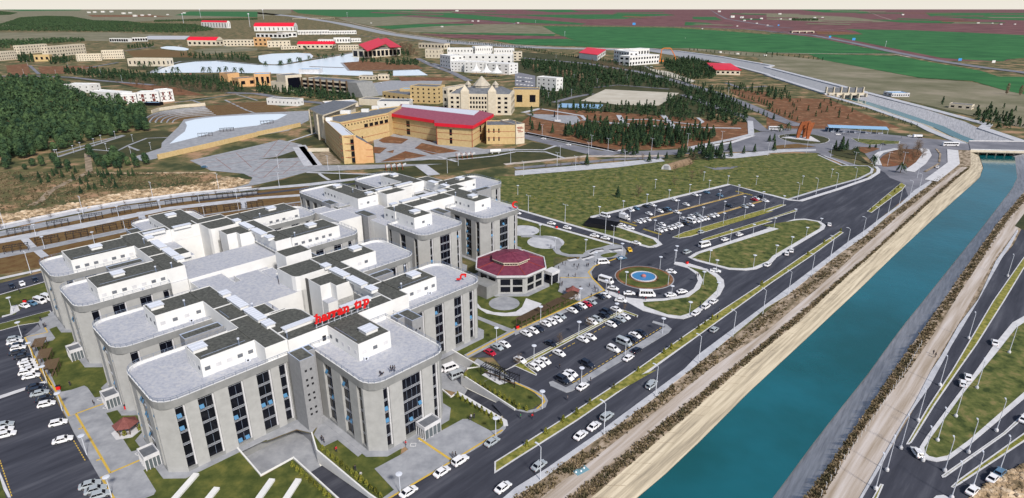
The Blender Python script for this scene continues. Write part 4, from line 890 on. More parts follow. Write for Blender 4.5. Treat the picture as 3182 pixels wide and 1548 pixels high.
def canopy(B, a, b_, side, w_=4.6, d_=3.4):
    """glass entrance porch with a white flat roof"""
    x, y = B.p(a, b_); fr = MB(); gl = MB()
    if side == 'w': X0, X1, Y0, Y1 = x - d_, x, y - w_ / 2, y + w_ / 2
    else: X0, X1, Y0, Y1 = x - w_ / 2, x + w_ / 2, y - d_, y
    fr.box(X0, X1, Y0, Y1, 3.0, 3.15); 
    for q in ((X0, X1, Y0, Y0 + .2), (X0, X1, Y1 - .2, Y1), (X0, X0 + .2, Y0 + .2, Y1 - .2), (X1 - .2, X1, Y0 + .2, Y1 - .2)): fr.box(*q, 3.15, 4.0)
    for k in range(5):
        t = k / 4
        for yy in (Y0 + .1,): fr.box(X0 + (X1 - X0 - .15) * t, X0 + (X1 - X0 - .15) * t + .15, yy - .08, yy + .08, .2, 3.0)
        fr.box(X0 + .02, X0 + .18, Y0 + (Y1 - Y0 - .15) * t, Y0 + (Y1 - Y0 - .15) * t + .15, .2, 3.0)
    o = fr.build('entrance_porch', M['kerb'], B.o)
    gl.box(X0 + .2, X1 - .1, Y0 + .2, Y1 - .2, .25, 2.95); gl.build('glazing', M['porch_glass'], o)
    tr = MB(); tr.box(X0 + .2, X1 - .02, Y0 + .2, Y1 - .2, 3.15, 3.5); tr.build('roof', M['darkroof'], o)
def apron(a0, a1, b0, b1, corners, w_=1.6):
    pts = chamfer(a0 - w_, a1 + w_, b0 - w_, b1 + w_, 3.6, corners)
    patch('apron', [Vector((*Vab(*q), 0)) for q in pts], .3, M['paving'], .0)

def slot(B, a, b0, b1):
    (x, y0), (_, y1) = B.p(a, b0), B.p(a, b1); m_ = MB(); m_.box(x, x + .4, y0, y1, 0, 22.4); m_.build('window', M['glass'], B.o)
# --- front cluster
A = Bld('faculty_building', 'front cluster of grey stone wings with dark strip windows and the red rooftop sign', 'building', 28, 106)
# lower body inside the ring, cut open by the central yard
def body(B, rects, z1=18.9, m='white_wall', top='tiles', z0=0):
    for (a0, a1, b0, b1) in rects:
        (x0, y0), (x1, y1) = B.p(a0, b0), B.p(a1, b1); mb = MB(); mb.box(x0, x1, y0, y1, z0, z1 - .02, 0, False)
        mb.m[0] = 1; mb.build('wall', [M[m], M[top]], B.o)
wing(A, 64.5, 88.0, 106.3, 132.9, ('sw', 'se'), dict(s='end', w='long', e='long'), 1, z0=.1)
wing(A, 28.4, 59.0, 133.4, 156.6, ('sw', 'nw'), dict(s='long', w='end', n='long'), 2, z0=.1)
wing(A, 29.3, 59.0, 166.5, 188.6, ('sw', 'nw'), dict(s='long', w='end', n='long'), 3)
wing(A, 90.4, 124.0, 130.9, 153.6, ('se', 'ne'), dict(s='long', e='end', n='long'), 4)
wing(A, 90.4, 123.4, 163.9, 187.0, ('se', 'ne'), dict(s='long', e='end', n='long'), 5)
apron(64.5, 88, 106.3, 132.9, ('sw', 'se')); apron(28.4, 59, 133.4, 156.6, ('sw', 'nw')); apron(29.3, 59, 166.5, 188.6, ('sw', 'nw')); apron(90.4, 124, 130.9, 153.6, ('se', 'ne'))
body(A, [(53.6, 59.0, 156.7, 166.4), (90.4, 96.2, 153.7, 163.8), (59.1, 90.3, 133.0, 138.5), (59.1, 70.0, 138.6, 150.0), (59.1, 79.2, 167.0, 188.0), (81.7, 90.3, 153.0, 163.2), (81.7, 90.3, 167.2, 178.0), (79.3, 81.6, 167.2, 188.0), (59.1, 70, 150.1, 166.9)])
# penthouses: ring of dark gravel roofs behind white parapets
H0 = 18.9
room(A, 40.5, 53.5, 139.2, 148.4, wins='sw', seed=1)
room(A, 53.5, 59.2, 133.6, 153.8, wins='', seed=2); room(A, 53.5, 59.2, 153.8, 163.9); room(A, 53.5, 59.2, 163.9, 180.2)
room(A, 41.1, 53.5, 170.8, 180.2, wins='sw', seed=3)
o_ = room(A, 59.2, 90.6, 133.0, 138.4, wins=''); room(A, 70.0, 79.5, 118.8, 133.0, wins='sw', seed=5)
room(A, 90.6, 96.2, 133.0, 146.0); room(A, 90.6, 96.2, 146.0, 162.8); room(A, 90.6, 96.2, 162.8, 178.4)
room(A, 96.2, 109.8, 137.0, 146.0, wins='s', seed=6); room(A, 96.2, 109.4, 168.3, 178.2, wins='s', seed=8)
room(A, 0, 0, 0, 0, poly=[(59.2, 138.4), (70.1, 138.4), (70.1, 146.3), (69.2, 148.6), (67.4, 149.7), (59.2, 149.7)], z0=0)
room(A, 0, 0, 0, 0, poly=[(79.2, 178.2), (79.3, 169.2), (79.8, 167.8), (81.0, 167.2), (90.5, 167.2), (90.5, 178.2)], z0=0)
room(A, 0, 0, 0, 0, poly=[(81.6, 163.2), (81.6, 156.3), (84.9, 156.3), (84.9, 153.0), (90.5, 153.0), (90.5, 163.2)], z0=0)
room(A, 60.5, 67.5, 156.5, 163.5, z0=18.9, z1=20.6, name='stair_hood')
room(A, 65.5, 70.0, 150.2, 156.5, z0=18.9, z1=20.6, name='stair_hood')
tower(A, 58.6, 62.4, 127.0, 133.0, holes=1); tower(A, 62.4, 64.3, 129.9, 133.0)
tower(A, 90.3, 93.9, 124.0, 130.8, holes=1); tower(A, 88.1, 90.3, 127.5, 130.8)
tower(A, 97.2, 107.2, 155.6, 159.2); tower(A, 43.5, 53.4, 158.4, 161.9)
for q in ((42.3, 145.0, 3.2, 3.2), (43.2, 176.6, 3.2, 3.2), (75.8, 123.0, 3.4, 3.4), (105.3, 142.4, 3.2, 3.2), (105.5, 174.6, 3.2, 3.2),
          (59.6, 144.2, 2.2, 3.4), (59.6, 151.6, 2.2, 8.6), (59.6, 162.2, 2.2, 8.6), (59.6, 170.6, 2.2, 3.0), (90.4, 143.0, 2.2, 3.6), (90.4, 150.5, 2.2, 8.0), (90.4, 160.0, 2.2, 8.0), (90.4, 168.0, 2.2, 3.0), (65.0, 138.2, 8.5, 1.6), (82.0, 138.2, 9.0, 1.6)):
    skylight(A, *q)
for q in ((55.3, 133.6 + .1, 's'), (68.8, 132.98, 's'), (80.5, 132.98, 's')): door(A, None, *q, 19.0)
for q in ((49, 171.5), (50, 139.8), (59.8, 134.5), (80.2, 134.1), (61, 156), (97, 137.4), (106, 147.6)): flue(A, *q, 23.3, 1.8)
canopy(A, 28.4, 143, 'w'); canopy(A, 29.3, 176, 'w'); canopy(A, 79.0, 106.3, 's', 5.2, 3.6)
seam(A, (70.2, 79.3, 132.7, 133.3), (53.2, 53.8, 139.4, 148.2), (53.2, 53.8, 171, 180), (95.9, 96.5, 137.2, 145.8), (95.9, 96.5, 168.5, 178))
slot(A, 82.6, 163.25, 167.15)
finish_windows(A)
# rooftop sign
def roof_sign():
    t = empty('rooftop_sign', AB(67.2, 133.7, 23.3), AX_A, 'red rooftop lettering reading harran tıp on thin white supports', 'sign')
    W_ = 16.2
    fr = MB()
    for k in range(10):
        xx = .3 + k * (W_ - .6) / 9; fr.tube((xx, 0, 0), (xx, 0, 1.5), .06, 5); fr.tube((xx, 1.0, 0), (xx, 0, 1.4), .04, 4)
    for zz in (.5, 1.45): fr.tube((0, 0, zz), (W_, 0, zz), .05, 5)
    fr.build('support_frame', M['metal_white'], t)
    widths = {'h': 1.0, 'a': .95, 'r': .78, 'n': 1.02, ' ': .8, 't': .8, 'ı': .7, 'p': 1.0}
    txt = 'harran tıp'; tot = sum(widths[c] for c in txt); u = W_ / tot; x = 0
    for c in txt:
        if c != ' ':
            cu = bpy.data.curves.new('letter', 'FONT'); cu.body = c; cu.size = u * 1.95; cu.extrude = .15; cu.offset = .11; cu.shear = .12; cu.resolution_u = 3
            tmp = bpy.data.objects.new('tmp', cu); COL.objects.link(tmp); dg = bpy.context.evaluated_depsgraph_get()
            me = bpy.data.meshes.new_from_object(tmp.evaluated_get(dg)); bpy.data.objects.remove(tmp)
            vs = [v.co.copy() for v in me.vertices]; fs = [tuple(p.vertices) for p in me.polygons]
            mx = min(v.x for v in vs); b = MB()
            b.add([(x + v.x - mx + .08, -v.z, v.y + 1.55) for v in vs], fs)
            xh = .9 * u     # slab serifs
            ser = {'h': [(0, 0), (.62, 0), (0, 1.18)], 'r': [(0, 0), (0, .9)], 'n': [(0, 0), (.62, 0), (0, .9)], 'ı': [(0, 0), (0, .9)], 'p': [(0, -.33), (0, .9)], 'a': [(.52, 0)], 't': [(.25, 0)]}[c]
            for sx, sz in ser:
                q = x + sx * u * .95; zc = 1.55 + sz * u * (.92 if sz > 0 else 1)
                b.box(q - .1, q + (.36 if c in 'tı' else .55), -.2, .2, zc - .02, zc + .22)
            b.build('letter', M['red_letter'], t)
        x += widths[c] * u
roof_sign()
# --- rear left cluster
B_ = Bld('faculty_building', 'rear left cluster of grey wings beside the brown lawns and pergolas', 'building', 29, 197)
wing(B_, 29.2, 54.6, 200.6, 222.8, ('sw', 'nw'), dict(s='long', w='end', n='long'), 11)
wing(B_, 29.8, 54.6, 230.9, 253.2, ('sw', 'nw'), dict(s='long', w='end', n='long'), 12)
wing(B_, 90.0, 122.6, 197.0, 217.8, ('se', 'ne'), dict(s='long', e='end', n='long'), 13)
wing(B_, 90.0, 123.6, 230.3, 248.2, ('se', 'ne'), dict(s='long', e='end', n='long'), 14)
wing(B_, 64.5, 88.5, 247.5, 275.0, ('nw', 'ne'), dict(e='long', w='long', n='end'), 15)
for q in ((29.2, 54.6, 200.6, 222.8, ('sw', 'nw')), (29.8, 54.6, 230.9, 253.2, ('sw', 'nw')), (64.5, 88.5, 247.5, 275, ('nw', 'ne'))): apron(*q)
body(B_, [(54.6, 60.0, 201.5, 247.4), (60.1, 89.9, 201.0, 217.5), (60.1, 70.0, 222.1, 241.0), (60.1, 89.9, 241.1, 247.4), (81.7, 89.9, 222.1, 227.6), (81.7, 89.9, 230.7, 241.0), (90.0, 96.0, 217.9, 230.2)])
room(B_, 35.6, 54.6, 202.2, 213.4, wins='sw', seed=21); room(B_, 36.0, 54.6, 232.6, 245.0, wins='sw', seed=22)
room(B_, 54.6, 60.2, 202.0, 218.2); room(B_, 54.6, 60.2, 218.2, 228.6); room(B_, 54.6, 60.2, 228.6, 247.4)
room(B_, 60.2, 69.5, 241.6, 247.4); room(B_, 69.5, 81.7, 247.4, 265.4, wins='sw', seed=24); room(B_, 69.5, 79.0, 241.2, 247.4); room(B_, 79.0, 90.3, 241.2, 247.2)
room(B_, 90.3, 96.0, 230.4, 243.0); room(B_, 90.3, 96.0, 213.0, 230.4); room(B_, 90.3, 96.0, 201.3, 213.0)
room(B_, 96.0, 115.2, 200.3, 212.0, wins='s', seed=27); room(B_, 96.0, 115.0, 230.4, 243.0, wins='s', seed=28)
room(B_, 0, 0, 0, 0, poly=[(79.6, 241.1), (79.6, 232.3), (80.1, 231.2), (81.2, 230.7), (90.2, 230.7), (90.2, 241.1)], z0=0)
room(B_, 0, 0, 0, 0, poly=[(81.6, 227.6), (81.6, 220.8), (85.0, 220.8), (85.0, 217.8), (90.2, 217.8), (90.2, 227.6)], z0=0)
room(B_, 85.8, 95.0, 185.2, 192.6, z0=0, wins='s', seed=30); tower(B_, 95.0, 97.6, 185.4, 190.3); 
room(B_, 61.5, 68.5, 221.0, 228.0, z1=20.6, name='stair_hood')
tower(B_, 60.4, 64.4, 255.3, 263.3); tower(B_, 86.8, 90.5, 248.6, 253.0)
tower(B_, 44.0, 54.4, 223.6, 227.6)
for q in ((43, 209, 3.2, 3.2), (45, 240, 3.2, 3.2), (60.6, 208, 2.2, 3.4), (60.6, 215.6, 2.2, 9), (60.6, 226.5, 2.2, 9), (60.6, 236, 2.2, 3.2), (90.4, 206, 2.2, 3.2), (90.4, 214, 2.2, 8.4), (90.4, 224, 2.2, 8.4), (90.4, 232.6, 2.2, 3.2), (75.6, 258.5, 3.2, 3.2), (107, 238.5, 3.2, 3.2), (107.5, 207.6, 3.2, 3.2), (64, 241.4, 7, 1.6), (73.5, 241.2, 6, 1.6)):
    skylight(B_, *q)
for q in ((52, 203), (58, 232.9), (97.5, 200.8), (56.5, 202.6), (99, 231)): flue(B_, *q, 23.3, 1.8)
canopy(B_, 29.2, 211, 'w')
seam(B_, (54.3, 54.9, 202.4, 213.2), (54.3, 54.9, 232.8, 244.8), (95.7, 96.3, 201.5, 211.8), (95.7, 96.3, 230.6, 242.8), (69.7, 81.5, 247.0, 247.6))
slot(B_, 82.6, 227.65, 230.65)
finish_windows(B_)
# low terraces and roofs that link the clusters
LK = Bld('link_building', 'low white linking block with roof terraces between the three clusters', 'building', 60, 186)
body(LK, [(70.2, 85.7, 188.2, 200.9)], 15.5)
room(LK, 72.5, 80.5, 190.5, 196.5, z0=15.5, z1=17.6, roofm='tiles', name='parapet_box'); room(LK, 80.7, 85.4, 189.5, 195.8, z0=15.5, z1=17.0, roofm='tiles', name='parapet_box')
room(LK, 60.2, 70.1, 188.7, 200.4, z0=0, z1=18.2, roofm='tiles', name='wall'); 
room(LK, 122.8, 133.4, 213.5, 228.5, z0=0, z1=20.2, roofm='tiles', name='wall'); room(LK, 124.2, 133.4, 229, 240, z0=0, z1=19.0, roofm='tiles', name='wall')
# --- rear right cluster
Cc = Bld('faculty_building', 'rear right cluster of grey wings next to the meadow and the octagonal pavilion', 'building', 134, 174)
wing(Cc, 135.7, 158.0, 176.3, 198.6, ('sw', 'se'), dict(s='end', w='long', e='long'), 31)
wing(Cc, 166.2, 188.6, 174.0, 198.6, ('sw', 'se'), dict(s='end', w='long', e='long'), 32)
wing(Cc, 178.4, 213.2, 208.6, 231.3, ('se', 'ne'), dict(s='long', e='end', n='long'), 33)
wing(Cc, 133.9, 156.0, 232.0, 268.6, ('nw', 'ne'), dict(w='long', e='long', n='end'), 34)
wing(Cc, 163.8, 186.0, 236.0, 268.2, ('nw', 'ne'), dict(w='long', e='long', n='end'), 35)
for q in ((135.7, 158, 176.3, 198.6, ('sw', 'se')), (166.2, 188.6, 174.0, 198.6, ('sw', 'se')), (178.4, 213.2, 208.6, 231.3, ('se', 'ne'))): apron(*q)
body(Cc, [(135.0, 185.2, 198.7, 207.5), (135.0, 150.0, 207.6, 231.9), (172.5, 185.2, 207.6, 235.9), (150.1, 172.4, 228.6, 235.9)])
room(Cc, 140.3, 149.2, 187.0, 199.0, wins='sw', seed=41); room(Cc, 171.6, 181.0, 185.8, 199.0, wins='sw', seed=42)
room(Cc, 140.0, 149.2, 199.0, 206.8, wins='w', seed=48); room(Cc, 149.2, 160.5, 199.0, 206.8); room(Cc, 160.5, 171.6, 199.0, 206.8); room(Cc, 171.6, 181.0, 199.0, 206.8)
room(Cc, 178.6, 185.3, 206.8, 213.4); room(Cc, 178.6, 185.3, 213.4, 223.0); room(Cc, 178.6, 185.3, 223.0, 234.6)
room(Cc, 185.3, 198.0, 213.4, 222.6, wins='s', seed=43)
room(Cc, 169.8, 178.6, 234.8, 251.4, wins='sw', seed=44); room(Cc, 160.0, 178.6, 228.8, 234.8); room(Cc, 149.8, 160.0, 228.8, 234.8)
room(Cc, 139.8, 148.6, 234.8, 253.4, wins='sw', seed=45); room(Cc, 139.8, 149.8, 225.3, 234.8, wins='s', seed=46)
room(Cc, 152.4, 162.9, 222.0, 228.8, z0=0); room(Cc, 164.4, 170.6, 213.6, 219.6, z0=0, z1=21.5); room(Cc, 155, 160, 207, 211, z0=14, z1=21)
room(Cc, 171.0, 178.4, 206.9, 211.8, z0=14)
tower(Cc, 134.0, 138.2, 209.8, 219.0, z1=20.5, holes=1); tower(Cc, 190.8, 199.8, 204.6, 208.4); tower(Cc, 150.0, 156.0, 251.5, 259.0) if False else None
tower(Cc, 132.3, 136.2, 235.4, 242.8); tower(Cc, 158.2, 162.0, 190.5, 198.6)
for q in ((145, 192.5, 3.2, 3.2), (176.2, 192, 3.2, 3.2), (145, 206.8, 3, 2.2), (153.4, 207, 9, 2.2), (163.4, 207, 9, 2.2), (171.6, 207.2, 3.6, 2.2), (178.8, 213.5, 2.2, 4), (178.8, 222, 2.2, 5), (192.5, 218.6, 3.2, 3.2), (174.4, 246.5, 3, 3), (144.2, 248.6, 3, 3), (156, 229, 8, 1.8), (167, 229, 9, 1.8), (147.5, 228.2, 3, 2.2)):
    skylight(Cc, *q)
for q in ((140.8, 200.5), (172, 198.5), (144, 235.5), (180, 214)): flue(Cc, *q, 23.3, 1.7)
seam(Cc, (140.4, 149.0, 198.7, 199.3), (171.8, 180.8, 198.7, 199.3), (185.0, 185.6, 213.6, 222.4), (170, 178.4, 234.5, 235.1), (140, 148.4, 234.5, 235.1), (178.8, 181, 206.5, 207.1))
finish_windows(Cc)
def clutter(B, spots, seed):
    r_ = random.Random(seed)
    for a, b_ in spots:
        x, y = B.p(a, b_); m_ = MB(); m_.box(x - .55, x + .55, y - .3, y + .3, 18.95, 19.85); m_.tube((x - .1, y - .31, 19.4), (x - .1, y - .34, 19.4), .28, 10, 1); m_.build('air_conditioner', [M['metal_white'], M['black']], B.o)
def pipes(B, runs, z):
    for (a0, b0, a1, b1) in runs:
        p, q = B.p(a0, b0), B.p(a1, b1); m_ = MB(); m_.tube((*p, z), (*q, z), .09, 6); m_.build('roof_pipe', M['rail'], B.o)
clutter(A, [(49.5, 170.2), (51, 138.6), (106.5, 136.4), (71.5, 118.2), (100, 167.6), (60.5, 132.6)], 1); clutter(B_, [(47, 201.6), (52, 232), (110, 199.8), (100, 229.8)], 2); clutter(Cc, [(147, 186.4), (179, 185.2), (190, 212.8)], 3)
pipes(A, [(41.5, 141, 52, 141), (71, 121, 71, 131), (97, 139, 108, 139), (54.5, 156, 54.5, 162), (92, 148, 92, 160)], 23.4); pipes(B_, [(37, 205, 53, 205), (97, 203, 113, 203), (37, 235, 53, 235), (97, 233, 113, 233)], 23.4)
# red emblem signs standing on roof corners
def crescent(name, loc, rz, r, label, s=1):
    b = MB(); n = 14; pts = []
    for k in range(n + 1): t = math.radians(40 + 280 * k / n); pts.append((r * math.cos(t), r * math.sin(t)))
    for k in range(n + 1): t = math.radians(320 - 280 * k / n) ; pts.append((r * .28 + r * .74 * math.cos(t), r * .74 * math.sin(t)))
    t_ = geometry.tessellate_polygon([[Vector((p[0], p[1], 0)) for p in pts]])
    m = len(pts); v = [(p[0], -.15, p[1] + r) for p in pts] + [(p[0], .15, p[1] + r) for p in pts]
    f = [tuple(q) for q in t_] + [tuple(i + m for i in q[::-1]) for q in t_] + [(i, (i + 1) % m, m + (i + 1) % m, m + i) for i in range(m)]
    b.add(v, f); o = b.build(name, M['red_letter']); o.location = loc; o.rotation_euler = (0, 0, rz); tag(o, label, 'sign'); return o
crescent('crescent_sign', AB(186.2, 176.0, 19.7), AX_A - .6, 1.5, 'red crescent emblem on the roof corner of the rear right block')
b = MB(); b.box(-1.6, -.2, -.2, .2, 0, .5); b.box(-.5, .1, -.2, .2, .5, 1.5); b.box(-.2, 1.6, -.2, .2, 1.5, 2.0); b.box(1.0, 1.5, -.2, .2, .9, 1.5)
o = b.build('roof_emblem', M['red_letter']); o.location = AB(119.3, 136.2, 19.66); o.rotation_euler = (0, 0, AX_A - .7); tag(o, 'small bent red emblem at the roof corner of the long front wing', 'sign')

# --- octagonal pavilion
def octa(c, ap, z):
    R = ap / math.cos(math.pi / 8); return [(c[0] + R * math.cos(math.pi / 8 + k * math.pi / 4), c[1] + R * math.sin(math.pi / 8 + k * math.pi / 4)) for k in range(8)]
def pavilion():
    t = empty('octagonal_pavilion', AB(161.3, 154.8), AX_A, 'octagonal hall with a dark red tiered roof and pale window bays', 'building')
    w_ = MB(); AP = 12.6
    w_.prism(octa((0, 0), AP - .5, 0), 0, 6.2, 0, top=False)
    o8 = octa((0, 0), AP, 0); o9 = octa((0, 0), AP + .9, 0)
    w_.prism(o8, 6.2, 7.2, 0, bottom=True, top=False)
    v = [(*q, 7.2) for q in o9] + [(*q, 7.9) for q in o9]; i9 = octa((0, 0), AP + .5, 0)
    v += [(*q, 7.9) for q in i9] + [(*q, 7.4) for q in i9] + [(*q, 7.2) for q in o8]
    f = []
    for i in range(8):
        j = (i + 1) % 8; f += [(i, j, 8 + j, 8 + i), (8 + i, 8 + j, 16 + j, 16 + i), (16 + i, 16 + j, 24 + j, 24 + i), (32 + i, 32 + j, j, i)]
    w_.add(v, f, 1)
    for i in range(8):
        p, q = Vector((*o8[i], 0)), Vector((*o8[(i + 1) % 8], 0)); d = (q - p); W_ = d.length; d.normalize(); n = Vector((d.y, -d.x, 0))
        for s0, s1, za, zb in ((0, 1.1, 0, 6.2), (W_ - 1.1, W_, 0, 6.2), (W_ / 2 - .45, W_ / 2 + .45, 0, 6.2), (1.1, W_ - 1.1, 3.1, 3.6), (1.1, W_ - 1.1, 0, .8)):
            a, c = p + d * s0, p + d * s1; out = 0 if zb - za > 3 else -.03
            vv = [a - n * .5, c - n * .5, c + n * out, a + n * out]; vv = [(k.x, k.y, za) for k in vv] + [(k.x, k.y, zb) for k in vv]
            w_.add(vv, [(4, 5, 6, 7), (1, 0, 4, 5), (2, 1, 5, 6), (3, 2, 6, 7), (0, 3, 7, 4)], 0)
    w_.build('wall', [M['pier'], M['kerb']], t)
    for i in range(8):
        p, q = Vector((*o8[i], 0)), Vector((*o8[(i + 1) % 8], 0)); d = (q - p); W_ = d.length; d.normalize(); n = Vector((d.y, -d.x, 0))
        for s0, s1 in ((1.12, W_ / 2 - .47), (W_ / 2 + .47, W_ - 1.12)):
            for za, zb in ((.82, 3.08), (3.62, 6.18)):
                g = MB(); a, c = p + d * s0 - n * .45, p + d * s1 - n * .45
                vv = [a, c, c + n * .12, a + n * .12]; vv = [(k.x, k.y, za) for k in vv] + [(k.x, k.y, zb) for k in vv]
                g.add(vv, [(7, 6, 5, 4), (1, 0, 4, 5), (2, 1, 5, 6), (3, 2, 6, 7), (0, 3, 7, 4)]); g.build('window', M['glass'], t)
    rf = MB(); a8 = octa((0, 0), AP + .48, 0); b8 = octa((0, 0), 6.6, 0)
    rf.add([(*q, 7.5) for q in a8] + [(*q, 9.2) for q in b8], [(i, (i + 1) % 8, 8 + (i + 1) % 8, 8 + i) for i in range(8)])
    for i in range(8):
        rf.tube((*a8[i], 7.55), (*b8[i], 9.25), .12, 4, 1)
        for k in range(1, 14):
            p = Vector((*a8[i], 7.5)).lerp(Vector((*a8[(i + 1) % 8], 7.5)), k / 14); q = Vector((*b8[i], 9.2)).lerp(Vector((*b8[(i + 1) % 8], 9.2)), k / 14)
            rf.tube(p, q, .05, 3, 0, cap=False)
    r1 = rf.build('roof', [M['purple_roof'], M['redline']], t)
    dr = MB(); dr.prism(octa((0, 0), 6.5, 0), 8.9, 10.2, 0, top=False); dr.build('drum', M['cream'], t)
    for i in range(8):
        c8 = octa((0, 0), 6.55, 0); p, q = Vector((*c8[i], 0)), Vector((*c8[(i + 1) % 8], 0)); d = q - p; g = MB()
        for k in range(5):
            a, c = p + d * (.06 + .18 * k), p + d * (.2 + .18 * k); g.add([(a.x, a.y, 9.45), (c.x, c.y, 9.45), (c.x, c.y, 9.95), (a.x, a.y, 9.95)], [(0, 1, 2, 3)])
        g.build('window', M['glass'], t)
    up = MB(); c8 = octa((0, 0), 7.2, 0); up.prism(c8, 10.2, 10.55, 1, bottom=True, top=False); i8 = octa((0, 0), 7.0, 0)
    up.add([(*q, 10.55) for q in c8] + [(0, 0, 12.1)], [(i, (i + 1) % 8, 8) for i in range(8)], 0)
    for q in c8: up.tube((*q, 10.6), (0, 0, 12.15), .08, 4, 0)
    up.build('upper_roof', [M['purple_roof'], M['cream']], t)
    # porch towards the plaza
    p = MB(); a_, b_ = 169.6 - 161.3 + 1.2, 142.8 - 154.8 - .3
    p.box(a_ - 2.2, a_ + 2.6, b_ - 2.6, b_ + 1.5, 4.2, 5.4); 
    for q in ((-1.9, -2.3), (2.2, -2.3), (2.2, 1.0)): p.box(a_ + q[0], a_ + q[0] + .3, b_ + q[1], b_ + q[1] + .3, .2, 4.2)
    po = p.build('porch', M['kerb'], t); g = MB(); g.box(a_ - 1.8, a_ + 2.1, b_ - 2.1, b_ + 1.2, .3, 4.15); g.build('door', M['glass'], po)
    lk = MB(); lk.box(-24, -12.9, 2.0, 9, 0, 4.6); lk.box(-18.5, -12.6, -5.5, 1.95, 0, 5.0); lk.build('link_corridor', M['stone_wall'], t)
    patch('apron', [Vector((*Vab(161.3 + q[0], 154.8 + q[1]), 0)) for q in octa((0, 0), AP + 2.2, 0)], .3, M['paving'], 0)
pavilion()
# ------------------------------------------------------------------ countable things: labels made from look, place and order
ORD = 'first second third fourth fifth sixth seventh eighth ninth tenth eleventh twelfth thirteenth fourteenth fifteenth sixteenth seventeenth eighteenth nineteenth twentieth'.split()
def ordw(i): return ORD[i] if i < 20 else '%d%s' % (i + 1, {1: 'st', 2: 'nd', 3: 'rd'}.get((i + 1) % 10 if (i + 1) % 100 not in (11, 12, 13) else 0, 'th'))
def label_all(items):
    """items: (object, look, place); look-alikes in one place are told apart by their order from the left"""
    g = {}
    for o, look, place in items: g.setdefault((look, place), []).append(o)
    for (look, place), os_ in g.items():
        os_.sort(key=lambda o: project(o.location)[0])
        for i, o in enumerate(os_):
            if len(os_) == 1: o['label'] = '%s %s' % (look, place)
            elif i == 0: o['label'] = 'leftmost %s %s' % (look, place)
            elif i == len(os_) - 1: o['label'] = 'rightmost %s %s' % (look, place)
            else: o['label'] = '%s %s, %s from the left' % (look, place, ordw(i))
def clone(src, parent=None):
    c = src.copy(); COL.objects.link(c)
    if parent is not None: c.parent = parent
    for ch in list(src.children): clone(ch, c)
    return c
